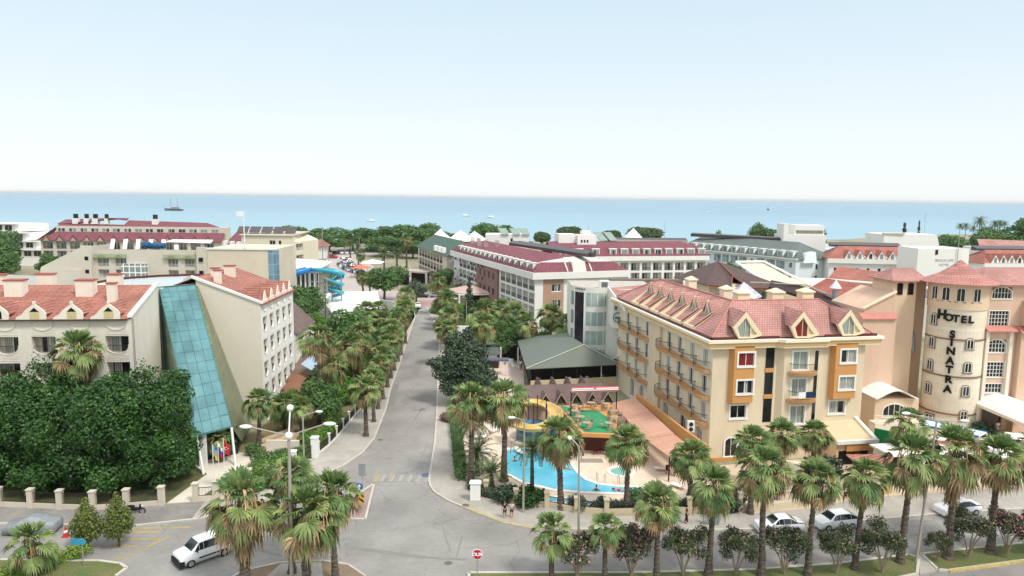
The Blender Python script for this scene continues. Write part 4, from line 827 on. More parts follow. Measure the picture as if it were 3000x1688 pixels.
def tri_dormer(cx,cy,ang,parent,pane,big=True):
    """pointed dormer: kite frame, glass, side cheek, tiled cap. local x along the facade, y into the roof"""
    a=R(YF.rot)+ang; p=YF.w(cx,cy); fr=Fr(p[:2],math.degrees(a)); z=14.5
    K=[(-.75,0),(.85,0),(1.9,.28),(1.95,.5),(0,2.95),(-1.45,1.3)]; I=[(-.55,.18),(.62,.18),(.62,1.3),(.0,2.25),(-.62,1.3)]
    f=MB(fr); n=len(K)
    # frame as ring of prisms around the kite
    outer=[(-.78,-.02),(.9,-.02),(2.0,.25),(2.0,.52),(0,3.0),(-1.5,1.3)]; inner=[(-.6,.14),(.68,.14),(1.45,.42),(.72,1.25),(0,2.35),(-.98,1.22)]
    for j in range(6):
        o1,o2,i1,i2=outer[j],outer[(j+1)%6],inner[j],inner[(j+1)%6]
        f.hexa([(o1[0],0,z+o1[1]),(o2[0],0,z+o2[1]),(o2[0],.45,z+o2[1]),(o1[0],.45,z+o1[1])],[(i1[0],0,z+i1[1]),(i2[0],0,z+i2[1]),(i2[0],.45,z+i2[1]),(i1[0],.45,z+i1[1])])
    o=f.build('dormer',LIP,parent)
    g=MB(fr); g.poly([(x,.22,z+y) for x,y in ((-.6,.14),(.68,.14),(.72,1.25),(0,2.35),(-.98,1.22))]); g.build('dormer_glass',pane,parent).parent=o
    b=MB(fr); b.box(.0,.06,.16,.26,z+.15,z+2.2); b.box(.62,.74,.05,.3,z+.1,z+1.35); b.poly([(.7,.24,z+.14),(1.45,.24,z+.42),(.72,.24,z+1.25)]); b.build('dormer_mullion',LIP,parent).parent=o
    t=MB(fr); t.roofquad([(0,.05,z+3.0),(-1.5,.05,z+1.35),(-1.3,1.6,z+1.35),(0,4.0,z+3.0)][::-1],.08); t.roofquad([(0,.05,z+3.0),(0,4.0,z+3.0),(1.95,.6,z+.6),(1.98,.05,z+.5)][::-1],.08); t.build('dormer_roof',TILE_PINK,parent).parent=o
tri_dormer(3.4,-.75,0,yh,CURG); tri_dormer(10.1,-1.35,0,yh,RED); tri_dormer(16.4,-.75,0,yh,CURG)
def notch(y,parent):
    """roof terrace notch on the pool side: triangular glazed front set back, raking cream parapets down to the eave"""
    f=MB(YF); x=1.9; z=14.6
    f.hexa([(x,y-1.25,z),(x+.25,y-1.25,z),(x+.25,y+1.25,z),(x,y+1.25,z)],[(x,y-.05,z+3.3),(x+.25,y-.05,z+3.3),(x+.25,y+.05,z+3.3),(x,y+.05,z+3.3)])
    for s in (-1,1):
        f.hexa([(-.35,y+s*1.25-.12,z-.1),(x+.1,y+s*1.25-.12,z-.1),(x+.1,y+s*1.25+.12,z-.1),(-.35,y+s*1.25+.12,z-.1)],[(-.35,y+s*1.25-.12,z+.35),(x+.1,y+s*1.25-.12,z+2.0),(x+.1,y+s*1.25+.12,z+2.0),(-.35,y+s*1.25+.12,z+.35)])
    f.box(-.5,-.3,y-1.3,y+1.3,z-.1,z+.4); f.poly([(-.3,y-1.1,z+.05),(-.3,y+1.1,z+.05),(x,y+1.1,z+.05),(x,y-1.1,z+.05)][::-1])
    o=f.build('roof_terrace',LIP,parent)
    g=MB(YF); g.poly([(x-.02,y+.75,z+.35),(x-.02,y-.75,z+.35),(x-.02,y-.6,z+1.3),(x-.02,y,z+2.6),(x-.02,y+.6,z+1.3)]); g.build('terrace_glass',CURG,parent).parent=o
    t=MB(YF)
    for s in (-1,1): q=[(x+.05,y,z+3.3),(x+.05,y+s*1.4,z+1.75),(3.2,y+s*1.4,z+1.75+.6),(4.0+1.0,y,z+3.35)]; t.roofquad(q if s<0 else q[::-1],.08)
    t.build('dormer_roof',TILE_PINK,parent).parent=o
    b=MB(YF); b.path([(-.3,y-1.5,z+.45),(1.9,y-1.5,z+1.95)],.08,6); b.build('dark_gutter',MAROON,parent).parent=o
for y in (6.0,9.7,13.4,17.1,20.8,24.5): notch(y,yh)
# porch at the right of the front and arched ground-floor windows
m=MB(YF); 
m.hexa([(13.9,-3.4,0),(18.6,-3.4,0),(18.6,-.02,0),(13.9,-.02,0)],[(13.9,-3.4,2.9),(18.6,-3.4,2.9),(18.6,-.02,4.2),(13.9,-.02,4.2)]); m.build('porch',PEA,yh)
m=MB(YF); m.hexa([(18.4,-3.7,2.8),(18.8,-3.7,2.8),(18.8,0,4.2),(18.4,0,4.2)],[(18.4,-3.7,3.1),(18.8,-3.7,3.1),(18.8,0,4.5),(18.4,0,4.5)]); m.box(13.7,18.9,-3.9,-3.5,2.6,3.0); m.build('porch_coping',WHITE,yh)
m=MB(YF); m.box(15,18.6,-3.72,-3.46,1.7,2.5); m.build('porch_sign_board',OR,yh)
m=MB(YF); m.box(14.2,17.9,-3.46,-3.41,.1,1.7); m.build('porch_opening',DARK,yh)
o=obj('porch_lettering',tmesh('HOTEL',.62,mat('dark_red_letter','6d2f22',.6)),yh,rot=(R(90),0,R(10.5))); q=YF.w(15.9,-3.75,1.4); o.location=[q[0]-22.8,q[1]-79.4,1.35]
win(yh,Fc(Ff.p(0,.05,0)[:2],Ff.d),2.7,.5,1.5,2.2,CURD,arch=True,trim=.2,o=-.02)
m=MB(YF); m.fb(Ff,0,7,.02,.25,0,.45); m.build('plinth',OR,yh)
# ---------------------------------------------------------------- peach hotel with the round stone tower (right)
th=thing('hotel',(58.9,94,0),'peach hotel with a round stone tower, pink tiled cone roof and black vertical lettering','hotel')
STT=tiles('stone_cladding','e4dac6','dacfb9','d3c6ae',.75,.42,.01,.25,.16,.5,.85)
PCH=mat('peach_wall','d8b9a0',.85,.13,.3,fine=.03,bump=.05,streak=3); PCHD=mat('peach_tower','dcc1a4',.85,.06,.25,fine=.03)
CX,CY,RT=59.0,94.,3.4
m=MB(); m.lathe((CX,CY,0),[(RT+.05,0),(RT,2),(RT,16.2)],40); m.build('stone_drum',STT,th)
m=MB(); m.lathe((CX,CY,0),[(RT-.2,16.2),(RT+.12,16.2),(RT+.12,19.6)],40); m.build('upper_drum',PCHD,th)
m=MB(); m.lathe((CX,CY,0),[(RT+1.25,19.5),(RT+1.25,19.62),(2.4,20.6),(.9,21.7),(.25,22.3),(0,22.45)],40); m.build('cone_roof',tiles('cone_tiles','c8938a','bb8278','925e55',.3,.36,.04),th)
for k,z in enumerate((2.3,7.3,12.2)):
    m=MB(); m.lathe((CX,CY,z+.0),[(RT,0),(RT+.1,.02),(RT+.1,.2),(RT,.22)],40,R(160),R(345)); m.build('string_course',mat('brown_band','8a6a58',.8),th)
def tF(az): # tangent facade on the drum; az: degrees from straight front (-y), positive to the right
    a=R(-90+az); n=(math.cos(a),math.sin(a)); return Fc((CX+RT*n[0],CY+RT*n[1]),(-n[1],n[0]))
for az,zs,w_,h_ in ((-78,(14.0,10.9,7.8,4.7),.85,1.35),(-1,(11.2,8.1,5.0,1.7),.85,1.3)):
    for z in zs: win(th,tF(az),0,z,w_,h_,GLD,frame=WHITE,arch=True,trim=.16,trimmat=mat('grey_trim','8a7a68',.8),o=.1)
for az in (-79,-54,-27,4): win(th,tF(az),0,17.3,.95,1.75,GLD,arch=True,trim=.16,trimmat=mat('grey_trim2','a48c78',.8),o=.14)
win(th,tF(-68),0,.6,1.1,1.3,GLD,trim=.15,trimmat=mat('rustic_post','7a5644',.8),o=.12)
LET=mat('black_letter','14100e',.5)
def letter(ch,az,z,s):
    a=R(-90+az); n=(math.cos(a),math.sin(a)); o=obj('letter',tmesh(ch,s,LET,.06,.05*s),th,(CX+(RT+.12)*n[0]-58.9,CY+(RT+.12)*n[1]-94,z),rot=(R(90),0,a+R(90))); return o
for ch,az,z,s in (('H',-59,15.4,1.6),('O',-45,15.1,1.25),('T',-32,15.05,1.25),('E',-18,15.0,1.25),('L',-4,15.0,1.25)): letter(ch,az,z,s)
for ch,z in zip('SINATRA',(12.95,11.9,10.75,9.5,8.3,7.0,5.7)): letter(ch,-36,z,1.3)
TF=Fr((51.2,95.5),4)
m=MB(TF); m.box(0,3.2,0,5,0,19.5); m.build('belfry',PCHD,th)
for x in (.9,2.4): win(th,TF.f(0,0,0),x,17.5,.8,1.6,DARK,frame=mat('dark_frame','6b4c3c',.7),arch=True,trim=0,cols=1,o=.03)
m=MB(TF); m.roofquad([(-.6,-.6,19.45),(4.6,-.6,19.45),(4.2,2.6,20.9),(1.2,2.6,20.9)]); m.roofquad([(-.6,5.5,19.45),(-.6,-.6,19.45),(1.2,2.6,20.9)]); m.roofquad([(4.2,2.6,20.9),(4.6,5.5,19.45),(-.6,5.5,19.45),(1.2,2.6,20.9)]); m.build('roof',TILE_PINK,th)
m=MB(TF); m.box(3.2,5.8,1.8,6,0,19.3); m.hexa([(-4.6,-1.2,0),(0,-1.2,0),(0,8,0),(-4.6,8,0)],[(-4.6,-1.2,14.6),(0,-1.2,14.6),(0,8,14.6),(-4.6,8,14.6)])
m.hexa([(-4.2,-.6,14.6),(0,-.6,14.6),(0,8,14.6),(-4.2,8,14.6)],[(-4.2,-.6,15.6),(0,-.6,17.9),(0,8,17.9),(-4.2,8,15.6)]); m.build('wall',PCH,th)
m=MB(TF); m.roofquad([(-4.9,-1.5,14.5),(.0,-1.5,14.5),(.0,-.55,15.2),(-4.9,-.55,15.2)]); m.build('tiled_band',mat('coral_tile_band','c38477',.75,.12,1.5),th)
m=MB(TF); m.hexa([(-4.5,-.9,15.6),(.0,-.9,17.9),(0,-.5,17.9),(-4.5,-.5,15.6)],[(-4.5,-.9,15.85),(.0,-.9,18.15),(0,-.5,18.15),(-4.5,-.5,15.85)]); m.build('raking_coping',LIP,th)
# right block with gridded windows between white piers
RF=Fr((61.6,91.9),2); F=RF.f(0,0,0)
m=MB(RF); wall(m,F,0,20,0,19.6,[(.5,3.1,17.6,19.1),(.4,3.0,14.0,16.0),(.4,3.0,10.5,12.2),(.4,3.0,7.2,9.2),(.4,3.0,5.1,6.3),(.6,3.4,0,3.6)]); m.poly([(20,0,0),(20,9,0),(20,9,19.6),(20,0,19.6)]); m.poly([(20,9,0),(0,9,0),(0,9,19.6),(20,9,19.6)]); m.build('wing_wall',PCH,th)
for u,z,w_,h_,ar,rw in ((1.8,17.6,2.6,1.5,True,2),(1.7,14,2.6,2,False,4),(1.7,10.5,2.6,1.7,True,3),(1.7,7.2,2.6,2,False,4),(1.7,5.1,2.6,1.2,False,2)): win(th,F,u,z,w_,h_,GLD,cols=6,rows=rw,trim=.1,arch=ar)
m=MB(RF); m.fb(F,0,.38,0,.45,3.8,13.4); m.fb(F,3.1,3.6,0,.45,3.8,13.4); m.build('white_pier',CREAM,th)
m=MB(RF); m.roofquad([(-.2,-.9,13.5),(3.9,-.9,13.5),(3.9,.0,14.1),(-.2,0,14.1)][::1]); m.roofquad([(3.9,-1.5,13.4),(20,-1.5,13.4),(20,.0,14.1),(3.9,0,14.1)]); m.build('tiled_band',mat('coral_tile_band','c38477'),th)
m=MB(RF); m.hexa([(4.2,-1.0,0),(20,-1.0,0),(20,.0,0),(4.2,.0,0)],[(4.2,-1.0,13.4),(20,-1.0,13.4),(20,.0,13.4),(4.2,.0,13.4)]); m.box(4.6,20,-1.6,0,14.1,17.4); m.build('right_projection',PCH,th)
m=MB(RF); m.roofquad([(-1.5,-.9,19.5),(20.5,-.9,19.5),(17,4.5,21.3),(2.5,4.5,21.3)]); m.roofquad([(17,4.5,21.3),(20.5,9.6,19.5),(-1.5,9.6,19.5),(2.5,4.5,21.3)]); m.roofquad([(-1.5,9.6,19.5),(-1.5,-.9,19.5),(2.5,4.5,21.3)]); m.build('roof',TILE_PINK,th)
# entrance: dark opening, vaulted white canopy, posts
m=MB(RF); m.fb(F,.6,3.4,-.4,-.25,0,3.6); m.build('entrance_glass',GLD,th)
c=MB(RF); N=10; y0,y1=-10.5,.0
for k in range(N):
    t0,t1=k/N,(k+1)/N; x0,x1=-.6+6.2*t0,-.6+6.2*t1; z0,z1=3.7+1.15*math.sin(math.pi*t0),3.7+1.15*math.sin(math.pi*t1)
    c.hexa([(x0,y0,z0),(x1,y0,z1),(x1,y1,z1),(x0,y1,z0)],[(x0,y0,z0+.14),(x1,y0,z1+.14),(x1,y1,z1+.14),(x0,y1,z0+.14)])
c.build('vaulted_canopy',mat('white_membrane','eceae4',.5,.05),th)
c=MB(RF); c.box(-.65,-.4,y0-.1,y1,3.45,3.8); c.box(5.4,5.65,y0-.1,y1,3.45,3.8); c.box(-.65,5.65,y0-.1,y0+.12,3.45,3.75); c.build('canopy_beam',CREAM,th)
for x,y in ((-.4,-.6),(5.4,-10.2),(-.4,-10.2),(5.4,-.6)):
    c=MB(RF); c.lathe((x,y,0),[(.28,0),(.2,1.0),(.26,2.2),(.3,3.45)],12); c.build('post',CREAM,th,smooth=True)
# annex with a small white vault and white railings left of the tower
c=MB(TF); c.box(-4.4,1.5,-5,-1.2,0,4.6); c.build('annex',PCHD,th)
c=MB(TF)
for k in range(8):
    t0,t1=k/8,(k+1)/8; x0,x1=-4.6+5.6*t0,-4.6+5.6*t1; z0,z1=4.65+1.1*math.sin(math.pi*t0)**1.3,4.65+1.1*math.sin(math.pi*t1)**1.3
    c.hexa([(x0,-5.6,z0),(x1,-5.6,z1),(x1,-1,z1),(x0,-1,z0)],[(x0,-5.6,z0+.1),(x1,-5.6,z1+.1),(x1,-1,z1+.1),(x0,-1,z0+.1)])
c.build('small_vault',mat('white_membrane','eceae4'),th)
win(th,TF.f(-4.4,-5,0),2.6,2.2,3.0,1.7,GLD,cols=4,arch=True,o=.03)
for (a,b) in (((-5,-6.2),(1.2,-6.6)),((1.2,-6.6),(3.4,-9))): 
    p=TF.w(*a); q=TF.w(*b); L=math.dist(p[:2],q[:2]); obj('railing',railing_mesh(L,1.0,WHITE,.16),th,((p[0]+q[0])/2-58.9,(p[1]+q[1])/2-94,1.8),math.atan2(q[1]-p[1],q[0]-p[0]))
c=MB(TF); c.box(-5.1,1.3,-6.5,-5,0,1.8); c.build('terrace_base',CREAM,th)
# green board wall and small arched gatehouse with tiled roof
GRN=mat('bright_green_board','1f8a4c',.6,.1,.6)
gw=tag(MB().hexa([(42.6,81.2,0),(46.8,77.3,0),(46.9,77.5,0),(42.7,81.4,0)],[(42.6,81.2,3.6),(46.8,77.3,3.6),(46.9,77.5,3.6),(42.7,81.4,3.6)]).build('board_fence',GRN,None,origin=(44.7,79.3,0)),'bright green board wall between the yellow hotel and the stone tower','fence')
gh=thing('gatehouse',(48.6,76.6,0),'small peach gatehouse with arched opening and red tiled roof left of the tower garden','building')
GF=Fr((46.9,76.4),-22); c=MB(GF); F=GF.f(0,0,0); wall(c,F,0,4.4,0,3.4,[(.4,2.6,.6,2.9)],depth=.3); c.poly([(0,3,0),(0,0,0),(0,0,3.4),(0,3,3.4)]); c.poly([(4.4,0,0),(4.4,3,0),(4.4,3,3.4),(4.4,0,3.4)]); c.build('wall',PCH,gh)
c=MB(GF); c.poly([(.3,.35,.5),(2.7,.35,.5),(2.7,.35,2.95),(.3,.35,2.95)]); c.build('gate_glass',CURD,gh)
c=MB(GF); c.roofquad([(-.3,-.5,3.35),(4.7,-.5,3.35),(4.7,1.5,4.1),(-.3,1.5,4.1)]); c.roofquad([(4.7,1.5,4.1),(4.7,3.3,3.35),(-.3,3.3,3.35),(-.3,1.5,4.1)]); c.build('roof',TILE_RED,gh)
# street wall and shop front on the right pavement
sw=thing('garden_wall',(38,72,0),'peach garden wall with tiled coping, gate and white curved stair rail facing the right pavement','wall')
c=MB(); pts=[(32.6,69.6),(35.4,69.8),(37.6,70.4),(40.2,71.0)]; 
for a,b,h_ in zip(pts,pts[1:],(2.2,3.4,2.6)):
    d=Vector((b[0]-a[0],b[1]-a[1])).normalized(); n=(-d[1]*.15,d[0]*.15); c.hexa([(a[0]-n[0],a[1]-n[1],0),(b[0]-n[0],b[1]-n[1],0),(b[0]+n[0],b[1]+n[1],0),(a[0]+n[0],a[1]+n[1],0)],[(a[0]-n[0],a[1]-n[1],h_),(b[0]-n[0],b[1]-n[1],h_),(b[0]+n[0],b[1]+n[1],h_),(a[0]+n[0],a[1]+n[1],h_)])
c.build('wall',YC,sw)
c=MB(); c.roofquad([(35.2,69.4,3.4),(40.4,70.7,3.0),(40.0,72.6,3.6),(34.8,71.6,3.9)]); c.build('coping_tiles',TILE_RED,sw)
c=MB(); c.hexa([(38.0,70.3,.2),(39.3,70.6,.2),(39.28,70.68,.2),(37.98,70.38,.2)],[(38.0,70.3,2.1),(39.3,70.6,2.1),(39.28,70.68,2.1),(37.98,70.38,2.1)]); c.build('gate',mat('tan_gate','c7a877',.7,.1,1),sw)
sh=thing('shop',(45,73,0),'low white shop with dark glass front and flat canopy on the right pavement','building')
SF=Fr((40.6,71.3),10.5); F=SF.f(0,0,0)
c=MB(SF); wall(c,F,0,16,0,3.3,[(.9,4.6,.4,2.9),(5.6,9.2,.4,2.9),(10,13.6,.4,2.9)],depth=.4); c.poly([(0,4.5,0),(0,0,0),(0,0,3.3),(0,4.5,3.3)]); c.poly([(16,0,0),(16,4.5,0),(16,4.5,3.3),(16,0,3.3)]); c.build('wall',CREAM,sh)
for u in (2.75,7.4,11.8): win(sh,F,u,.4,3.6,2.5,GLD,cols=2,o=-.35,trim=0)
c=MB(SF); c.box(-.3,16.3,-1.2,4.8,3.3,3.5); c.build('roof_slab',WHITE,sh)
# sail shades and a blue edged canopy over the tower's garden
for i,(q,z,mt,l) in enumerate([([(47.6,80.6),(51.8,76.6),(53.6,78.0),(49.2,82.4)],4.2,'w','white canopy with a blue edge between the palms by the stone tower'),([(55.4,76.6),(58.6,75.4),(60.2,77.8),(56.6,79.4)],3.8,'w','white shade sail right of the canopy by the stone tower'),([(51,74.2),(53.4,73.4),(54.2,75),(51.8,76)],3.5,'w','small white awning behind the shop front')]):
    t=thing('canopy',(q[0][0],q[0][1],0),l,'canopy'); c=MB(); c.hexa([(x,y,z) for x,y in q],[(x,y,z+.12) for x,y in q]); c.build('cover',mat('white_membrane','eceae4'),t)
    if i==0: c=MB(); c.tube((q[0][0],q[0][1],z+.06),(q[1][0],q[1][1],z+.06),.14,6); c.tube((q[3][0],q[3][1],z+.06),(q[2][0],q[2][1],z+.06),.14,6); c.build('blue_edge',mat('blue_vinyl','2f86b0',.5),t)
    for x,y in q: c=MB(); c.tube((x,y,0),(x,y,z),.05,6); c.build('post',WHITE,t)
def parasol(x,y,h,r,l,m_=WHITE,g='white parasols',n=8,tilt=0):
    t=thing('parasol',(x,y,0),l,'parasol',g); c=MB(); a=[(x+r*math.cos(2*math.pi*k/n),y+r*math.sin(2*math.pi*k/n)) for k in range(n)]
    for k in range(n): c.roofquad([(a[k][0],a[k][1],h-.35),(a[(k+1)%n][0],a[(k+1)%n][1],h-.35),(x,y,h)],.03)
    c.build('shade',m_,t); c=MB(); c.tube((x,y,0),(x,y,h-.02),.03,6); c.build('pole',STEEL,t)
parasol(46.4,74.9,5.0,.9,'white parasol over the gatehouse roof, highest of three'); parasol(51.8,73.2,4.8,.9,'white parasol beside the blue edged canopy'); parasol(49.4,73.8,4.2,.7,'small white parasol between palms before the canopy')
parasol(25.4,72.6,2.6,1.6,'cream parasol over the yellow hotel terrace, left one',mat('cream_canvas','e9dcc0',.8)); parasol(29.5,72.4,2.7,1.6,'cream parasol over the yellow hotel terrace, right one',mat('cream_canvas','e9dcc0'))
# ---------------------------------------------------------------- middle ground: pool terrace, slide, restaurant, brown roof, round white tower
CANV=mat('cream_canvas','e9dcc0',.8)
wt=thing('office_tower',(13.5,119,0),'white building with rounded corner, dark glass strip and five stars on its parapet','building')
WR=mat('off_white_render','e2dfd3',.8,.06,.3,fine=.02,bump=.04)
cx,cy,rr=14.3,122.,4.2
def curved(z0,z1,r,a0,a1,mt,nm,n=14,cap=False):
    c=MB(); c.lathe((cx,cy,0),[(r,z0),(r,z1)],n,R(a0),R(a1)); o=c.build(nm,mt,wt); return o
curved(0,15.2,rr,180,292,WR,'drum_wall',24)
c=MB(); 
c.poly([(cx+rr*math.cos(R(180+112*k/12)),cy+rr*math.sin(R(180+112*k/12)),15.0) for k in range(13)]+[(24,118,15.0),(24,130,15.0),(10.1,130,15.0)]); c.build('roof_deck',mat('roof_grey','b9b2a8',.9,.15,.6),wt)
c=MB(); p0=(cx+rr*math.cos(R(292)),cy+rr*math.sin(R(292))); c.poly([(*p0,0),(17.4,116.5,0),(17.4,116.5,15.2),(*p0,15.2)]); c.poly([(10.1,130,0),(10.1,122,0),(10.1,122,15.2),(10.1,130,15.2)]); c.poly([(17.4,116.5,0),(24,118,0),(24,118,15.2),(17.4,116.5,15.2)]); c.build('wall',WR,wt)
for z in (12.0,8.8,5.6,2.4):
    curved(z,z+2.3,rr+.03,243,289,tiles('curtained_ribbon_window','a9b8b0','8fa29a','dfe3df',.75,4,.05,0,.25,0,.15),'ribbon_window',10); curved(z,z+2.3,rr+.03,190,206,CURG,'corner_window',4)
curved(1,14.3,rr+.05,211,238,mat('tinted_glass_strip','232833',.05,.5,.7,col2='3b2b3a',spec=.8),'dark_glass_strip',8)
for a in (210,239): c=MB(); c.tube((cx+(rr+.06)*math.cos(R(a)),cy+(rr+.06)*math.sin(R(a)),0),(cx+(rr+.06)*math.cos(R(a)),cy+(rr+.06)*math.sin(R(a)),14.6),.1,6); c.build('strip_frame',WHITE,wt)
for k in range(5):
    a=R(214+6.0*k); c=MB(); cxx,cyy=cx+(rr+.06)*math.cos(a),cy+(rr+.06)*math.sin(a); t=(-math.sin(a),math.cos(a)); pts=[]
    for j in range(10): q=R(90+36*j); r_=.24 if j%2==0 else .1; pts.append((cxx+t[0]*r_*math.cos(q),cyy+t[1]*r_*math.cos(q),14.85+r_*math.sin(q)))
    c.poly(pts); c.build('star',mat('dark_star','2a2622',.5),wt)
c=MB(); c.box(14.6,16.2,118.4,119.6,15.0,16.3); c.build('air_handler',WHITE,wt); c=MB(); c.box(14.9,15.9,118.3,118.38,15.3,16.1); c.build('fan_grille',mat('grille_grey','6d7376',.6),wt)
c=MB(); c.hexa([(15.7,116.9,15.2),(15.9,116.8,15.2),(17.0,105.6,13.2),(16.8,105.6,13.2)],[(15.7,116.9,15.6),(15.9,116.8,15.6),(17.0,105.6,13.6),(16.8,105.6,13.6)]); c.build('raking_coping',WHITE,wt)
c=MB(); c.hexa([(15.9,111.6,9.6),(17.4,111.0,9.6),(17.5,116,9.6),(15.9,117,9.6)],[(15.9,111.6,14.2),(17.4,111.0,13.6),(17.5,116,15),(15.9,117,15.2)]); c.build('logo_wall',WR,wt)
# hotel emblem: a teal ring with a leaf sprig above
c=MB(); 
for k in range(16): a=2*math.pi*k/16; b=2*math.pi*(k+1)/16; c.tube((16.6+.62*math.cos(a),111.15,11.4+.75*math.sin(a)),(16.6+.62*math.cos(b),111.15,11.4+.75*math.sin(b)),.09,4)
for k in (-2,-1,0,1,2): c.tube((16.3,111.2,12.5),(16.3+.4*math.sin(k*.5),111.15,12.5+1.3*math.cos(k*.5)),.09,4,.02)
c.box(16.2,17.0,111.0,111.1,11.2,11.5); c.build('emblem',mat('teal_emblem','3f7880',.5,.2,2),wt)
# red flat roof connecting to the yellow hotel
# restaurant with the olive membrane roof
rs_=thing('restaurant',(10,112,0),'open restaurant under a broad olive green membrane roof with dark interior','building')
OLV=mat('olive_membrane','6b7268',.65,.06,.15,fine=.02)
A_,B_,C_,D2=(2.3,106.9,4.0),(17.2,110.6,4.0),(13.2,131,4.2),(1.0,129.6,4.2); RG=(11.6,112.6,6.6); RG2=(9.5,124,6.4)
c=MB(); c.roofquad([A_,B_,RG]); c.roofquad([A_,RG,RG2,D2]); c.roofquad([B_,C_,RG2,RG]); c.roofquad([C_,D2,RG2]); c.build('roof',OLV,rs_)
c=MB(); c.path([(A_[0],A_[1],4.08),(RG[0],RG[1],6.7),(B_[0],B_[1],4.08)],.07,5); c.build('roof_seam',mat('pale_seam','c9cdbb',.7),rs_)
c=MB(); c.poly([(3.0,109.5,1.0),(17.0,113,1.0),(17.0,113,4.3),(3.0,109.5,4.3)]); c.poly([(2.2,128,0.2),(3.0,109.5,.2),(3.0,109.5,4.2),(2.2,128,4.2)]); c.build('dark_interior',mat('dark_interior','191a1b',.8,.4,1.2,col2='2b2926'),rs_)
c=MB(); c.hexa([(3.0,107.5,0),(19.4,111.4,0),(19.4,111.8,0),(3.0,107.9,0)],[(3.0,107.5,1.9),(19.4,111.4,1.9),(19.4,111.8,1.9),(3.0,107.9,1.9)]); c.build('parapet',mat('sandstone_parapet','c9b79a',.85,.1,.5),rs_)
for x,y in ((3.0,107.6),(6.5,108.4),(10.3,109.3),(14.2,110.3),(17.0,111)): c=MB(); c.tube((x,y,1.35),(x,y,4.05),.07,6); c.build('post',WHITE if x>14 and x<16 else RAIL,rs_)
# brown roofed low wing behind the slide
br=thing('pavilion',(7,94,0),'low pavilion with a brown tiled roof and five small triangular dormers behind the yellow slide','building')
BF=Fr((2.0,91.4),8.0); BRT=tiles('brown_roof_tiles','7c6864','73605b','5b4a46',.3,.34,.03,.4)
c=MB(BF); c.box(.2,11.6,.3,7.2,0,2.9); c.build('wall',PCH,br)
c=MB(BF); c.roofquad([(-.2,-.2,2.9),(12,-.2,2.9),(11.2,3.8,4.6),(-.2,3.8,4.6)]); c.roofquad([(-.2,3.8,4.6),(11.2,3.8,4.6),(12,7.8,2.9),(-.2,7.8,2.9)]); c.roofquad([(12,-.2,2.9),(12,7.8,2.9),(11.2,3.8,4.6)]); c.build('roof',BRT,br)
for k in range(5):
    x=2.6+2.1*k; c=MB(BF); c.roofquad([(x-.75,-.1,2.95),(x,-.1,4.3),(x,2.4,4.3),(x-.75,.4,3.2)][::-1],.06); c.roofquad([(x+.75,-.1,2.95),(x,-.1,4.3),(x,2.4,4.3),(x+.75,.4,3.2)],.06); o=c.build('dormer',BRT,br)
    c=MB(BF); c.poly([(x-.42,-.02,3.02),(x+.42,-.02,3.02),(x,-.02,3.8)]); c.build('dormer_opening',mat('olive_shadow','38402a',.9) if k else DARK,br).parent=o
    c=MB(BF); c.path([(x-.8,-.14,2.95),(x,-.14,4.35),(x+.8,-.14,2.95)],.07,4); c.build('dormer_trim',mat('tan_trim','b39a80',.8),br).parent=o
    if k<4: c=MB(BF); c.hexa([(x-.5,5,4.0),(x+.5,5,4.0),(x+.5,7,3.1),(x-.5,7,3.1)],[(x-.04,5,5.0),(x+.04,5,5.0),(x+.04,7,4.9),(x-.04,7,4.9)]); c.build('rear_dormer',BRT,br)
# roof terrace with green carpet, posts and a rolled red and white awning
te=thing('roof_terrace',(10,85,0),'raised pool bar terrace with bright green carpet floor and orange edge','terrace')
c=MB(); q=[(8.3,80.2),(12.2,79.8),(13.6,88.6),(14.0,92),(6.0,91.2),(6.6,88.4)]; c.prism(q,2.5,2.95); c.build('floor_slab',OR,te)
c=MB(); c.poly([(x,y,2.97) for x,y in [(8.6,80.6),(11.9,80.3),(12.6,84.5),(11.2,89.0),(8.4,89.5),(7.0,91),(6.4,91),(6.9,88.6)]]); c.build('green_carpet',mat('green_carpet','3a8f63',.9,.12,.8,fine=.08),te)
c=MB(); c.prism([(8.6,82.5),(12.6,82),(13.4,91.5),(6.6,90.8),(7,88.4)],0,2.5); c.build('bar_room',mat('bar_brown','6b4436',.9,.3,.7),te)
for x,y in ((8.5,80.6),(12,80.3)): c=MB(); c.tube((x,y,0),(x,y,2.5),.1,8); c.build('post',mat('brown_post','5a3a2c',.7),te)
aw=thing('awning',(10.5,86.5,0),'rolled red and white awning on dark posts above the green terrace','awning')
c=MB(); c.tube((7.5,86.6,6.3),(13.4,87.5,6.3),.34,10); c.build('fabric_roll',tiles('red_white_fabric','e9e2dc','e9e2dc','b5525a',9,.5,.2,0,.05),aw)
for x,y in ((7.5,86.9),(13.3,87.7)): c=MB(); c.tube((x,y,2.9),(x,y,6.2),.07,6); c.build('post',mat('black_steel','221f1e',.5),aw)
# terrace furniture: round wicker tables with chairs
WK=mat('weathered_wood','b09a84',.85,.15,2,fine=.1)
def mk_table():
    t=thing('table',(0,0,0),'x','table','tables on the green terrace'); c=MB(); c.lathe((0,0,0),[(0,.74),(.5,.74),(.5,.7),(0,.7)],12); c.build('tabletop',WK,t); c=MB(); c.lathe((0,0,0),[(.25,0),(.05,.06),(.05,.7)],8); c.build('pedestal',WK,t); return t
def mk_chair(m_=WK,grp='chairs on the green terrace'):
    t=thing('chair',(0,0,0),'x','chair',grp); c=MB(); c.box(-.22,.22,-.22,.22,.42,.47); c.build('seat',m_,t); c=MB(); c.box(-.22,.22,.18,.23,.47,.92); c.build('backrest',m_,t)
    for sx in (-1,1):
        for sy in (-1,1): c=MB(); c.tube((sx*.19,sy*.19,0),(sx*.19,sy*.19,.42),.022,5); c.build('leg',m_,t)
    return t
T0=mk_table(); C0=mk_chair(); first=True
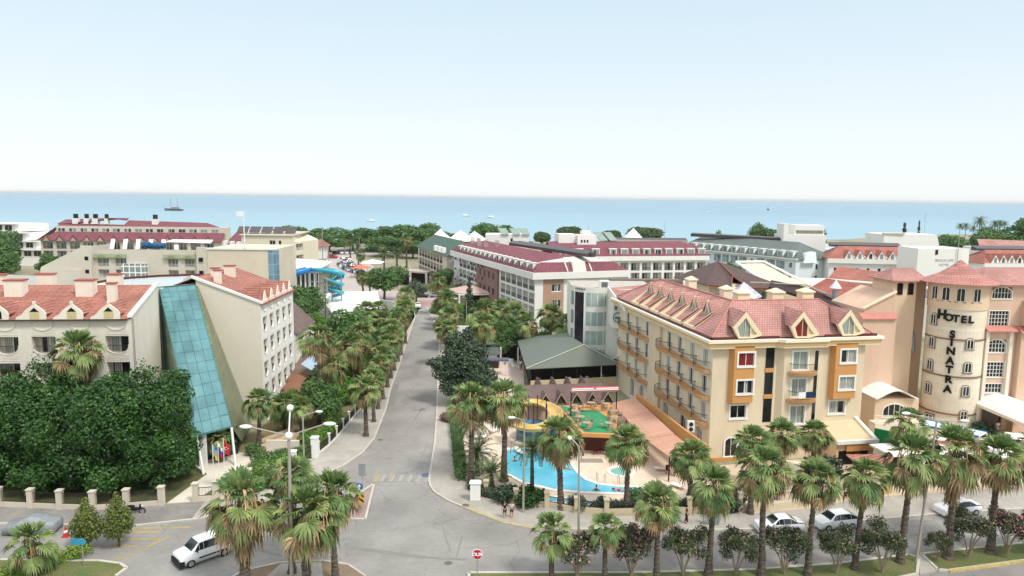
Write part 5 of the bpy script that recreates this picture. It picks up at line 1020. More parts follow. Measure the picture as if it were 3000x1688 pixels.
where=['at the back left corner of the green terrace','at the back middle of the green terrace','at the back right of the green terrace','left side of the green terrace','second on the left side of the green terrace','front left of the green carpet','right edge of the green terrace beside the orange canopy','front right of the green carpet','middle of the right side of the green terrace']
for i,(x,y) in enumerate([(8.2,88.8),(10.4,90.2),(12.4,89.8),(8.0,86.6),(8.5,84.2),(9.0,81.9),(12.9,86.8),(11.6,81.9),(12.6,84.2)]):
    t=T0 if i==0 else copy_tree(T0); t.location=(x,y,2.98); t['label']='round wooden terrace table '+where[i]
    for k in range(3):
        c=C0 if first else copy_tree(C0); first=False; a=k*2.1+i; c.location=(x+.8*math.cos(a),y+.8*math.sin(a),2.98); c.rotation_euler=(0,0,a-math.pi/2); c['label']=['left','right','rear'][k]+' wooden chair of the table '+where[i].replace(' of the green terrace','').replace(' beside the orange canopy','')+' on the terrace'
# orange slatted canopy along the yellow hotel
oc=thing('canopy',(16,84,0),'long salmon tiled lean-to canopy along the pool side of the yellow hotel','canopy')
c=MB(); c.roofquad([(15.2,78.8,2.9),(17.0,72.6,2.9),(19.6,73.4,3.5),(18.6,78.4,3.5)]); c.roofquad([(13.4,92.6,2.95),(15.2,78.8,2.95),(18.6,78.4,3.55),(16.6,93.4,3.55)]); c.build('roof',tiles('salmon_canopy_tiles','c99c86','bf9079','a87a66',.8,3.2,.02,.2,.08,0),oc)
for x,y in ((15.3,79.2),(16.9,73.2),(14.3,85.8),(13.6,91.8)): c=MB(); c.tube((x,y,0),(x,y,2.85),.08,6); c.build('post',mat('brown_post','5a3a2c'),oc)
c=MB(); 
for a,b in (((19.8,78.2),(18.4,86)),((18.4,86),(16.9,93.5)),((20.9,73.4),(19.8,78.2))):
    d=Vector((b[0]-a[0],b[1]-a[1])).normalized(); n=(-d[1]*.12,d[0]*.12); c.hexa([(a[0]-n[0],a[1]-n[1],2.6),(b[0]-n[0],b[1]-n[1],2.6),(b[0]+n[0],b[1]+n[1],2.6),(a[0]+n[0],a[1]+n[1],2.6)],[(a[0]-n[0],a[1]-n[1],4.1),(b[0]-n[0],b[1]-n[1],4.1),(b[0]+n[0],b[1]+n[1],4.1),(a[0]+n[0],a[1]+n[1],4.1)])
c.build('orange_parapet',OR,oc)
ac=thing('air_conditioner',(20.6,80.6,2.6),'twin fan air conditioner on the terrace ledge of the yellow hotel','air conditioner'); c=MB(); c.box(20.4,21.2,79.9,80.3,3.3,4.6); c.build('casing',WHITE,ac)
for z in (3.65,4.25): c=MB(); c.tube((20.8,79.9,z),(20.8,79.84,z),.24,14); c.build('fan',RAIL,ac)
# yellow spiral slide over a blue tank
sl_=thing('water_slide',(2.6,87,0),'yellow spiral water slide curling round dark poles behind the big palm','water slide')
YS=mat('yellow_fibreglass','cfb069',.4,.1,.5,spec=.5)
def flume(pts,r,mt,nm,parent,n=8,a0=200,a1=340,t=.04,up=(0,0,1)):
    c=MB(); i=0; V=[]; m_=n+1
    for k,p in enumerate(pts):
        a=Vector(pts[max(0,k-1)]); b=Vector(pts[min(len(pts)-1,k+1)]); d=(b-a).normalized(); s=d.cross(Vector(up)).normalized(); u=s.cross(d).normalized(); p=Vector(p)
        for j in range(m_):
            th_=R(a0+(a1-a0)*j/n); c.v.append(tuple(p+s*r*math.cos(th_)+u*r*(math.sin(th_)+.5)))
    for k in range(len(pts)-1):
        for j in range(n): c.f.append((k*m_+j,k*m_+j+1,(k+1)*m_+j+1,(k+1)*m_+j))
    me=c.mesh(nm,mt,wloc(parent),True); o=obj(nm,me,parent); s_=o.modifiers.new('wall','SOLIDIFY'); s_.thickness=t; return o
sp=[(2.9+2.75*math.cos(R(a)),86.6+4.6*math.sin(R(a)),3.9-(a-(-280))*0+ -0.0045*(280-a)*1.0+.0) for a in range(150,-175,-12)]
flume([(x,y,3.6-.9*k/len(sp)) for k,(x,y,z) in enumerate(sp)],.95,YS,'flume',sl_)
for x,y in ((2.3,88.8),(3.4,88.9),(4.5,88.6),(2.8,85),(4.4,84.8),(1.2,86.6)): c=MB(); c.tube((x,y,0),(x,y,5.0),.06,6); c.build('pole',mat('navy_pole','2d3550',.5),sl_)
c=MB(); c.tube((.2,81.2,1.6),(0,81,0),.07,6); c.build('leg',STEEL,sl_)
bt=tag(MB().lathe((3.2,86.6,0),[(0,.9),(1.9,1.0),(2.3,1.7),(2.5,1.7),(2.5,0)],20).build('splash_tank',mat('navy_tank','27466e',.3,.3,1,col2='5d8aa5'),None,origin=(3.2,86.6,0)),'navy blue round splash tank inside the yellow slide','tank')
# restaurant forecourt kiosk, pergola and parasol roofs left of the olive roof
pg=thing('kiosk',(-3,127,0),'small bar kiosk with white posts and grey green flat roof left of the olive roof','kiosk')
c=MB(); c.box(-4.8,1.4,128,131.5,3.2,3.5); c.build('roof',mat('grey_green_roof','66776c',.8,.1,.5),pg)
for x in (-4.7,-1.9,1.2): 
    for y in (126.4,130): c=MB(); c.box(x-.14,x+.14,y-.14,y+.14,0,3.2); c.build('post',WHITE,pg)
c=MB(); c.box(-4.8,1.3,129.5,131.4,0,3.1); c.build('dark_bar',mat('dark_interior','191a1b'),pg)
c=MB(); c.roofquad([(-4.9,122.5,2.7),(-1.9,122.5,2.7),(-2.5,125,3.5),(-4.3,125,3.5)]); c.roofquad([(-1.9,122.5,2.7),(-1.9,127,2.7),(-2.5,125,3.5)]); c.build('hood',mat('slate_hood','5e6360',.8,.1,1),pg)
c=MB(); c.box(-4.5,-2.2,123.4,126.4,0,1.1); c.build('counter',mat('dark_brown_counter','3e2a22',.7),pg); c=MB(); c.box(-4.0,-2.5,123.3,123.36,1.6,2.6); c.build('menu_screen',WHITE,pg)
c=MB(); c.box(-.9,.4,126.2,127.4,.0,.9); c.build('white_steps',WHITE,pg)
cp=thing('carport',(-2.5,119,0),'slate blue flat roof on a single post above the pink paving','canopy'); c=MB(); c.box(-5.2,-.4,117.8,119.6,2.6,2.85); c.build('roof',mat('slate_blue_roof','5a6370',.7,.1,1),cp)
for x in (-.7,-5): c=MB(); c.tube((x,118,0),(x,118,2.6),.12,8); c.build('post',WHITE,cp)
rk_=tag(MB().ball((-.4,103.5,.6),1.7,14,8,.8,1.2,.9).build('rock',mat('cream_rock','d8cdb8',.95,.2,.9,fine=.15,bump=.8),None,True,origin=(-.4,103.5,0)),'cream artificial rock mound at the foot of the cedar tree','rock')
# white terrace furniture at kiosk
WP=mat('white_plastic','eeeeea',.4,.03); C1=mk_chair(WP,'white chairs by the kiosk'); 
for i,(x,y,l) in enumerate([(.2,123.8,'white chair by the kiosk, left'),(.9,124,'white chair by the kiosk, middle'),(1.6,123.9,'white chair by the kiosk, right'),(.4,122.6,'white chair by the kiosk, front left'),(1.4,122.5,'white chair by the kiosk, front right')]):
    c=C1 if i==0 else copy_tree(C1); c.location=(x,y,.05); c.rotation_euler=(0,0,i); c['label']=l+' on the pale paving'
# gazebo, brown steps and solar panel between the cream hotel and the left palms
gz=thing('gazebo',(-30.5,107,0),'white arched gazebo with a shingled brown roof beside the cream hotel','gazebo')
SHG=tiles('wood_shingles','8a7868','7c6a5b','5d4e43',.35,.25,.03,.5)
c=MB(); c.roofquad([(-34.0,104.0,3.4),(-28.4,104.0,3.4),(-29.6,116,6.6),(-31.6,116,6.6)]); c.roofquad([(-34.0,118,3.4),(-34.0,104.0,3.4),(-31.6,116,6.6)]); c.roofquad([(-28.4,104.0,3.4),(-27.6,118,3.4),(-29.6,116,6.6)]); c.build('roof',SHG,gz)
c=MB(); c.box(-33.0,-28.8,104.6,104.9,0,1.5); c.build('low_wall',WHITE,gz)
for x in (-32.9,-32.0,-29.6,-28.9): c=MB(); c.box(x-.1,x+.1,104.6,104.85,1.5,3.4); c.build('post',WHITE,gz)
c=MB(); 
for k in range(8): a=math.pi*k/8; b=math.pi*(k+1)/8; c.hexa([(-30.8-1.15*math.cos(a),104.6,2.7+.55*math.sin(a)),(-30.8-1.15*math.cos(b),104.6,2.7+.55*math.sin(b)),(-30.8-1.15*math.cos(b),104.8,2.7+.55*math.sin(b)),(-30.8-1.15*math.cos(a),104.8,2.7+.55*math.sin(a))],[(-30.8-1.15*math.cos(a),104.6,3.4),(-30.8-1.15*math.cos(b),104.6,3.4),(-30.8-1.15*math.cos(b),104.8,3.4),(-30.8-1.15*math.cos(a),104.8,3.4)])
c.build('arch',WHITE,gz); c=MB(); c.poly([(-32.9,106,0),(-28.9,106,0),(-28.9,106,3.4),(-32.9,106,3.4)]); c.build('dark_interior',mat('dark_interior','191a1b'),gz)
obj('railing',railing_mesh(2.2,.9,RAIL),gz,(-30.8+30.5,104.7-107,1.5))
sp_=thing('solar_panel',(-29.5,101,4),'square pale blue solar panel on the shingled gazebo roof','solar panel'); c=MB(); c.roofquad([(-30.9,103.0,5.3),(-28.9,101.9,4.6),(-27.4,103.6,5.9),(-29.4,105.1,6.7)],.08); c.build('panel',mat('solar_glass_pale','a9bccd',.2,.05,1,spec=.6),sp_); c=MB(); c.tube((-29.2,103.5,3.6),(-29.2,103.5,5.5),.06,6); c.build('stand',STEEL,sp_)
for i,(x,y,z) in enumerate([(-32.2,102.6,3.2),(-31.9,100.0,2.7),(-31.6,97.4,2.2)]):
    t=thing('lean_to',(x,y,0),['upper','middle','lowest'][i]+' brown tiled lean-to roof stepping down beside the white street wall of the cream hotel','roof','stepped lean-to roofs'); c=MB(); c.roofquad([(x-.6,y-1.3,z),(x+1.9,y-1.3,z-.3),(x+2.3,y+1.2,z+.3),(x-.2,y+1.2,z+.6)]); c.build('roof',tiles('rust_tiles','9a7058','8d6450','6d4a3c',.3,.3,.03,.4),t)
    c=MB(); c.tube((x+1.6,y-1.1,0),(x+1.6,y-1.1,z-.2),.06,6); c.build('post',RAIL,t)
# brown-roofed neighbour behind the right wing
nb=thing('house',(-34,113,0),'white house with a steep brown roof directly behind the cream hotel street wall','house')
NF=Fr((-32.9,107.6),1.5); c=MB(NF); c.box(-7,0,0,11,0,8.9); c.build('wall',mat('white_render','ece9e0'),nb); c=MB(NF); c.roofquad([(.3,-.2,8.8),(.3,11.2,8.8),(-3.2,11.2,12),(-3.2,-.2,12)]); c.roofquad([(-3.2,-.2,12),(-3.2,11.2,12),(-7.3,11.2,8.8),(-7.3,-.2,8.8)]); c.build('roof',BRT,nb)
for y in (2,5,8.2):
    for z in (1.2,4.2,6.9): win(nb,NF.f(0,0,90),y,z-.6,.9,1.5,CURD,o=.02)
# white tent-roofed hall and yard wall
hl=thing('hall',(-37,165,0),'long white roofed hall behind the left garden trees','hall')
c=MB(); c.hexa([(-47.5,177,0),(-39.6,157,0),(-29.8,161.2,0),(-30.5,170,0)],[(-47.5,177,4.2),(-39.6,157,4.2),(-29.8,161.2,4.2),(-30.5,170,4.2)]); c.build('wall',WHITE,hl)
c=MB(); c.roofquad([(-39.8,156.6,4.2),(-29.4,161,4.2),(-33.4,176,6.4),(-46,178,6.0)]); c.roofquad([(-47.9,177.4,4.4),(-39.8,156.6,4.2),(-46,178,6.0)]); c.build('roof',mat('white_sheet_roof','f0efe9',.5,.03,.1),hl)
for x in (0,):
    c=MB(); c.hexa([(-34,176,0),(-28.4,171,0),(-28.2,171.2,0),(-33.8,176.3,0)],[(-34,176,4.6),(-28.4,171,4.6),(-28.2,171.2,4.6),(-33.8,176.3,4.6)]); c.build('side_fence',tiles('white_fence','e5e5e0','dcdcd6','9fa3a3',1.5,1.6,.05,0),hl)
# water park: tower frame, blue and turquoise flumes
wp=thing('water_slide',(-45,205,0),'blue and turquoise aqua park slides on a grey steel tower left of the street','water slide')
BL_=mat('blue_flume','2f86c8',.35,.08,.5,spec=.5); TQF=mat('turquoise_flume','45b3c9',.35,.08,.5,spec=.5)
def W(px,py,Y):   # metres from measured bearings
    return ((px)*Y/165.,Y,30+(py-30)*Y/165.)
flume([W(-52.8,8.8,165),W(-51.4,10.4,165),W(-50.2,11.6,165),W(-48.4,12.2,166),W(-47.0,12.5,168)],.95,BL_,'blue_flume',wp,a0=150,a1=390)
flume([W(-46.5+ .1*k,12.5-.06*k,168+.5*k) for k in range(4)]+[W(-44.2,12.4,168),W(-42,12.2,167),W(-40.4,11.9,166),W(-39.6,11.4,168),W(-39.7,10.9,171)],.85,TQF,'turquoise_flume',wp,a0=150,a1=390)
hx=[W(-40.8+1.35*math.cos(a*.55),11.2-.17*a,167+1.6*math.sin(a*.55)) for a in range(0,28)]
flume(hx,.6,TQF,'spiral_flume',wp,a0=170,a1=370)
c=MB()
for px in (-51.6,-47.2,-45.4,-43.4,-41.8,-39.6):
    a=W(px,12.2,167); c.tube((a[0],a[1],3.5 if 0 else 0),a,.16,6)
for z in (5,7.5,10,12.2): c.tube(W(-47.2,z,167),W(-39.6,z,167),.1,5)
for p,q in ((-47.2,-50.2),(-47.2,-44.5)): c.tube(W(-47.2,6.4,167),W(q,9.8,167),.12,5)
for z in (6.2,8.8,11.1): 
    for k in range(4): c.tube(W(-43.4+k*.9,z,166),W(-42.9+k*.9,z+1.2,166),.07,4)
c.build('steel_tower',STEEL,wp)
c=MB(); 
for z in (10.9,9.5,8.1): a=W(-43.6,z,166.5); b=W(-41.2,z-.8,166.5); c.hexa([(a[0],a[1]-.6,a[2]),(b[0],b[1]-.6,b[2]),(b[0],b[1]+.6,b[2]),(a[0],a[1]+.6,a[2])],[(a[0],a[1]-.6,a[2]+.12),(b[0],b[1]-.6,b[2]+.12),(b[0],b[1]+.6,b[2]+.12),(a[0],a[1]+.6,a[2]+.12)])
c.build('stair_flight',STEEL,wp)
struct('splash_pool',MB().poly([(-52,170,.3),(-44,170,.3),(-42,178,.3),(-50,180,.3)]),TEAL)
ps=tag(MB().box(-50.5,-40.5,171,171.3,0,2.4).box(-58,-50.5,176,176.3,0,2.6).build('yard_wall',WHITE,None,origin=(-45,171,0)),'white wall of the aqua park yard below the slides','wall')
# ---------------------------------------------------------------- hotels between the street and the sea
BUR=tiles('burgundy_roof_sheets','85525a','79484f','66393f',.5,.5,.02,.3,.12,0)
WH2=mat('hotel_white','e4e2dc',.75,.05,.1,fine=.02,streak=3); BRK=mat('mauve_brick','8f7069',.9,.12,.4,fine=.1); BRK2=mat('tan_brick','b3917c',.9,.1,.4,fine=.08)
SOL=mat('solar_collectors','4a4241',.35,.25,1.2,spec=.5); LGL=curtain('pale_curtained_glass','9aa5a2','2c3436',.6)
TEALG=curtain('teal_curtained_glass','9fb9b8','51686c',.6)
def block(fr,x0,x1,y0,y1,z,m,name,parent,z0=0):
    c=MB(fr); c.box(x0,x1,y0,y1,z0,z); return c.build(name,m,parent)
def mansard_dormer(F,u,z,w,h,parent,pane,fm=WH2,o=.1,back=2.2):
    key=('md',w,h,pane.name,fm.name)
    if key not in CACHE:
        c=MB(); c.box(-w/2,w/2,0,back,0,h); c.box(-w/2-.12,w/2+.12,-.12,back,h,h+.14); p=MB(); p.poly([(-w/2+.2,-.02,.25),(w/2-.2,-.02,.25),(w/2-.2,-.02,h-.25),(-w/2+.2,-.02,h-.25)])
        CACHE[key]=(c.mesh('dormer',fm),p.mesh('pane',pane))
    a=obj('dormer',CACHE[key][0],parent,local(F,parent,u,o,z),F.a); obj('pane',CACHE[key][1],a); return a
def hotel_rows(F,us,zs,w,h,parent,m,pane,rail=RAIL,depth=1.2,rh=.95,mb=None,u0=0,u1=None,z0=0,z1=12,extra=()):
    holes=[(u-w/2,u+w/2,z,z+h) for u in us for z in zs]+list(extra)
    wall(mb,F,u0,u1,z0,z1,holes,depth=.02)
    for u in us:
        for z in zs: loggia(parent,F,u,z,w,h,depth,m,pane,rail,rh=rh)
# --- burgundy-roofed white hotel, nearer one
h3=thing('hotel',(4.5,157.4,0),'white hotel with a broad burgundy roof, brick middle bay and glazed balconies beside the street','hotel')
H3=Fr((5.1,158.2),20.5); L3=66
Fl=H3.f(0,L3,270); Ff=H3.f(0,0,0); c=MB(H3)
us=[L3-x for x in (2.0,5.8,9.6,13.4,17.2,21.0)]; us2=[L3-x for x in (43.2,46.9,50.6,54.3,58.0)]
hotel_rows(Fl,us,(9.2,6.2,3.2),3.2,2.4,h3,WH2,LGL,mb=c,u0=L3-24,u1=L3,z1=12)
hotel_rows(Fl,us2,(9.2,6.2,3.2),3.1,2.4,h3,WH2,LGL,mb=c,u0=0,u1=L3-41.2,z1=12)
c.poly([(30,0.02,0)]*3) if 0 else None
holes=[]; wall(c,Ff,0,22.5,0,12,[(4.1,6.3,9.0,10.6),(4.1,6.3,5.4,7.0)])
c.poly([(22.5,0,0),(22.5,14,0),(22.5,14,12),(22.5,0,12)]); c.poly([(22.5,14,0),(14,14,0),(14,14,12),(22.5,14,12)]); c.poly([(14,14,0),(14,L3,0),(14,L3,12),(14,14,12)]); c.poly([(14,L3,0),(0,L3,0),(0,L3,12),(14,L3,12)])
c.build('wall',WH2,h3)
c=MB(H3); c.box(-.5,-.02,24,41.4,0,11.9); 
c.build('brick_bay',BRK,h3)
Fb=Fc(H3.w(-.5,41.4)[:2],Fl.d)
for u in (3.5,7.2,10.9,14.4):
    for z in (8.9,4.9): win(h3,Fb,u,z,1.3,1.7,curtain('maroon_glass','4c3434','1e1616',.5),frame=mat('brown_frame','5b4440',.7),trim=0,o=.03)
q=Fb.p(9.2,.05,7.4); o=obj('sign_lettering',tmesh('( HOTEL )',1.15,RAIL,.03),h3,(q[0]-4.5,q[1]-157.4,7.55),rot=(R(90),0,Fb.a)) if 0 else None
c=MB(H3); c.fb(Ff,2.0,6.6,0,.08,1,11.8); 
c.build('brick_panel',BRK2,h3) if 0 else None
m=MB(H3); wall(m,Fc(Ff.p(0,.07,0)[:2],Ff.d),2.0,7.0,1.0,11.85,[(4.1,6.3,9.0,10.6),(4.1,6.3,5.4,7.0)],depth=.07); m.build('brick_panel',BRK2,h3)
for z in (9.0,5.4): win(h3,Ff,5.2,z,2.2,1.6,LGL,cols=3,trim=.15,o=-.1)
# deep white fascia, mansard strip with dormers, shallow roof
c=MB(H3); c.box(-.9,23.3,-.9,0,11.9,13.4); c.box(-.9,0,0,L3+.9,11.9,13.4); c.box(22.5,23.3,0,14,11.9,13.4); c.build('fascia',WH2,h3)
c=MB(H3)
c.roofquad([(-.6,L3+.5,13.4),(-.6,-.6,13.4),(1.2,1.5,15.5),(1.2,L3-1.5,15.5)]); c.roofquad([(1.2,L3-1.5,15.5),(1.2,1.5,15.5),(7,9,17.0),(7,L3-9,17.0)])
c.roofquad([(-.6,-.6,13.4),(9.3,-.6,13.4),(8.8,1.2,15.4),(1.2,1.5,15.5)]); c.roofquad([(12,-.6,13.4),(23,-.6,13.4),(20,1.2,15.4),(12.3,1.2,15.4)])
c.roofquad([(7,9,17.0),(14.4,14,15),(14.4,L3,13.4),(7,L3-9,17)]); c.roofquad([(1.2,L3-1.5,15.5),(7,L3-9,17),(14.4,L3,13.4),(-.6,L3+.5,13.4)])
c.build('roof',BUR,h3)
c=MB(H3); c.roofquad([(1.3,1.55,15.48),(13.2,6,16.4),(14.4,14,15.6),(7,9,17.0)],.05); c.build('roof_hip',BUR,h3)
c=MB(H3); c.roofquad([(1.25,1.55,15.52),(9,1.25,15.45),(12,1.25,15.45),(20,1.25,15.42),(13.2,6,16.42)],.05); c.hexa([(9.0,-.7,13.4),(12.3,-.7,13.4),(12.3,5,13.4),(9.0,5,13.4)],[(9.0,.2,15.5),(12.3,.2,15.5),(12.3,5,16.2),(9.0,5,16.2)]); c.roofquad([(20,1.2,15.45),(23,13,13.6),(14,13,15.3),(13.2,6,16.4)],.05)
for x in (7.6,13.6): c.hexa([(x-.15,-.7,13.42),(x+.15,-.7,13.42),(x+.15,1.3,15.45),(x-.15,1.3,15.45)],[(x-.15,-.75,13.7),(x+.15,-.75,13.7),(x+.15,1.3,15.75),(x-.15,1.3,15.75)])
c.build('white_gable_roof',mat('pale_flat_roof','d3cec3',.8,.06,.3),h3)
for k in range(16): mansard_dormer(Fl,L3-(2.2+3.85*k),13.55,1.9,1.75,h3,LGL,o=.05,back=1.6)
c=MB()
for o_ in (0,1.5): c.hexa([(-1+o_,200,16.6),(.2+o_,200.4,16.6),(18.0+o_*.6,163,16.6),(17.0+o_*.6,162.6,16.6)],[(-1+o_,200,17.3),(.2+o_,200.4,17.9),(18.0+o_*.6,163,17.9),(17.0+o_*.6,162.6,17.3)])
c.build('solar_collectors',SOL,h3)
for x,y in ((3,44),(3,50),(4,54),(5,40),(3.6,58)):
    c=MB(H3); c.box(x-.6,x+.6,y-.4,y+.4,15.9,16.9)
    for k in range(3): c.tube((x-.4+.4*k,y,16.9),(x-.4+.4*k,y,18.1),.12,6)
    c.build('vent_stack',mat('mauve_vent','a58f8c',.8),h3)
pc=thing('porte_cochere',(-11,188,0),'pinkish hipped porch roof on white posts before the brick bay, behind the conifer','canopy')
c=MB(); a=[(-17.4,193.8,4.9),(-13.8,184.8,4.9),(-5.0,186.4,4.9),(-8.5,197,4.9)]; ap=(-11.2,190.6,6.6)
for k in range(4): c.roofquad([a[k],a[(k+1)%4],ap])
c.build('roof',mat('pinkish_canopy','c3a79c',.8,.06,.3),pc)
c=MB(); c.hexa([(x,y,4.4) for x,y,_ in a],[(x,y,4.88) for x,y,_ in a]); c.build('fascia',WH2,pc)
for x,y,_ in a: c=MB(); c.tube((x*.97-.3,y,0),(x*.97-.3,y,4.4),.25,8); c.build('post',WH2,pc)
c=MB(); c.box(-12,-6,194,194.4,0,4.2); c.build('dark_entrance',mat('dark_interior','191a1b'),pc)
# --- second burgundy-roofed hotel behind it
h4=thing('hotel',(30,212,0),'long white hotel with burgundy mansard and square white dormers behind the first burgundy roof','hotel')
H4=Fr((12,203.5),11.5); F=H4.f(0,0,0); c=MB(H4); us=[17.5+3.45*k for k in range(9)]
hotel_rows(F,us,(9.0,6.0,3.0),2.75,2.4,h4,WH2,LGL,mb=c,u0=0,u1=46.5,z1=12.2)
c.poly([(46.5,0,0),(46.5,12,0),(46.5,12,12.2),(46.5,0,12.2)]); c.poly([(0,12,0),(0,0,0),(0,0,12.2),(0,12,12.2)]); c.poly([(46.5,12,0),(0,12,0),(0,12,12.2),(46.5,12,12.2)]); c.build('wall',WH2,h4)
c=MB(H4); c.box(-.8,47.3,-.8,0,12.0,13.3); c.box(46.5,47.3,0,12,12.0,13.3); c.build('fascia',WH2,h4)
c=MB(H4); c.roofquad([(-.7,-.7,13.3),(47.2,-.7,13.3),(45,1.6,15.9),(-.7,1.6,15.9)]); c.roofquad([(-.7,1.6,15.9),(45,1.6,15.9),(41,6.5,17.2),(-.7,6.5,17.2)]); c.roofquad([(47.2,-.7,13.3),(47.2,12.5,13.3),(41,6.5,17.2),(45,1.6,15.9)]); c.roofquad([(-.7,6.5,17.2),(41,6.5,17.2),(47.2,12.5,13.3),(-.7,12.5,13.3)]); c.build('roof',BUR,h4)
for u in [2.5,7.4,12.3]+[17.5+3.45*k for k in range(9)]: mansard_dormer(F,u,13.45,2.1,1.9,h4,LGL,o=.2,back=2)
c=MB(H4); c.hexa([(18,7.2,16.9),(44,7.2,16.6),(44,8.4,16.6),(18,8.4,16.9)],[(18,7.6,17.7),(44,7.6,17.4),(44,9,18),(18,9,18.2)]); c.build('solar_collectors',SOL,h4)
c=MB(H4); c.box(7.8,13.5,3.5,9,14,19.2); c.box(2.5,7.8,5,10,14,19.4); c.box(9.5,12,4.5,7,19.2,20.4); c.build('roof_house',WH2,h4)
for x in (9,9.9,10.8): c=MB(H4); c.box(x-.25,x+.25,3.45,3.5,17,17.8); c.build('roof_window',GLD,h4)
for k,(x,z) in enumerate(((15.5,17.5),(18.5,17.5))): c=MB(H4); c.roofquad([(x,6,z),(x+2.4,6,z),(x+1.2,9,z+2.3),(x-1.2,9,z+2.3)],.2); c.build('skylight',mat('grey_green_glass','8b9c94',.3,.1,1),h4)
# --- white plant room block with sloping collectors between the two
wb=thing('building',(-2,232,0),'plain white stair block with sloping collectors behind the first burgundy roof','building'); c=MB(); c.box(-8.7,5.3,230,240,0,18.0); c.build('wall',WH2,wb)
for x in (-3.5,.2,3.2): c=MB(); c.roofquad([(x,229.5,18.1),(x+2.4,229.5,18.1),(x+1.4,232,20.0),(x-1.4,232,20.0)],.15); c.build('collector',mat('grey_green_glass','8b9c94'),wb)
c=MB(); c.box(-.6,.1,229.9,229.98,15.2,16.8); c.build('pane',GLD,wb)
# --- grey-green roofed pale blue-white hotel
h5=thing('hotel',(64,241,0),'pale blue white hotel with a dark grey green roof and a row of white dormers','hotel'); BLW=mat('bluish_white','d5dde0',.75,.05,.1,fine=.02,streak=3); GGR=mat('grey_green_roof_sheet','626d68',.7,.15,.15,fine=.05)
# long front runs away to the left: from (82,207) back to (62,246)
F5=Fc((60.5,247.5),(82.2-60.5,207.2-247.5)); L5=math.hypot(82.2-60.5,207.2-247.5); c=MB(); us5=[3.2+3.7*k for k in range(12)]
hotel_rows(F5,[u for i,u in enumerate(us5) if i not in (2,7,11)],(9.8,6.8,3.8),3.1,2.4,h5,BLW,TEALG,rail=mat('glass_rail','a9c4c6',.2),mb=c,u0=0,u1=L5,z1=13,extra=[(us5[i]-.5,us5[i]+.5,z,z+1.5) for i in (2,7,11) for z in (10.3,7.3,4.3)]); 
for i in (2,7,11):
    for z in (10.3,7.3,4.3): win(h5,F5,us5[i],z,1,1.5,GLD,trim=0)
e=F5.p(L5,0,0); n=F5.n; d=F5.d
F5r=Fc(e[:2],(-n[0],-n[1])); wall(c,F5r,0,16,0,13,[(8.5,9.6,9.6,11.2),(8.5,9.6,6.2,7.8),(13,13.9,9.8,11)]); c.build('wall',BLW,h5)
for z in (9.6,6.2): win(h5,F5r,9.05,z,1.1,1.6,GLD,trim=0,cols=1)
win(h5,F5r,13.45,9.8,.9,1.2,GLD,trim=0,cols=1)
def fq(F,*p): return [F.p(*q) for q in p]
c=MB(); c.roofquad(fq(F5,(-.5,.7,13.0),(L5+.7,.7,13.0),(L5-1,-1.4,15.2),(-.5,-1.4,15.2))); c.roofquad(fq(F5,(-.5,-1.4,15.2),(L5-1,-1.4,15.2),(L5-6,-8,17.4),(-.5,-8,17.4))); c.roofquad(fq(F5,(L5+.7,.7,13),(L5+.7,-16.5,13),(L5-6,-8,17.4),(L5-1,-1.4,15.2))); c.roofquad(fq(F5,(-.5,-8,17.4),(L5-6,-8,17.4),(L5+.7,-16.5,13),(-.5,-16.5,13))); c.build('roof',GGR,h5)
c=MB(); c.fb(F5,-.5,L5+.8,.0,.8,12.85,13.15); c.build('eaves',WHITE,h5)
for u in us5: mansard_dormer(F5,u,13.2,2.0,1.9,h5,TEALG,fm=WHITE,o=.3,back=2)
c=MB(); c.hexa([F5r.p(2,1.2,11.8),F5r.p(7.5,1.2,11.8),F5r.p(7.5,-3,11.8),F5r.p(2,-3,11.8)],[F5r.p(3.5,.6,14.6),F5r.p(7.5,.6,14.9),F5r.p(7.5,-3,14.9),F5r.p(3.5,-3,14.6)]); c.build('white_gable',BLW,h5)
c=MB(); c.box(84.5,97.8,224,232,13,19.2); c.box(84.5,86,224,230,19.2,22.6); c.box(88.4,97.6,225,231,19.2,22.2); c.build('roof_house',WH2,h5)
c=MB(); c.box(88.8,97.2,224.85,224.98,19.6,20.6); c.build('louvre',mat('dull_olive_louvre','8d8c78',.8,.3,.8),h5); c=MB(); c.hexa([(62,250,17),(84,226,17),(85,227,17),(63,251,17)],[(62,250,18),(84,226,18),(85,227,18.3),(63,251,18.3)]); c.build('solar_collectors',SOL,h5)
c=MB(); c.roofquad([(98,226,14.5),(126,221,14.5),(128,240,15.5),(99,242,15.5)],.2); c.build('annex_roof',tiles('pale_solar_field','b0bcc4','9fadb6','d4dade',2.5,1.4,.12,0,.1,0,.4),h5); c=MB(); c.box(97,126,228,240,0,14.3); c.build('annex',BLW,h5)
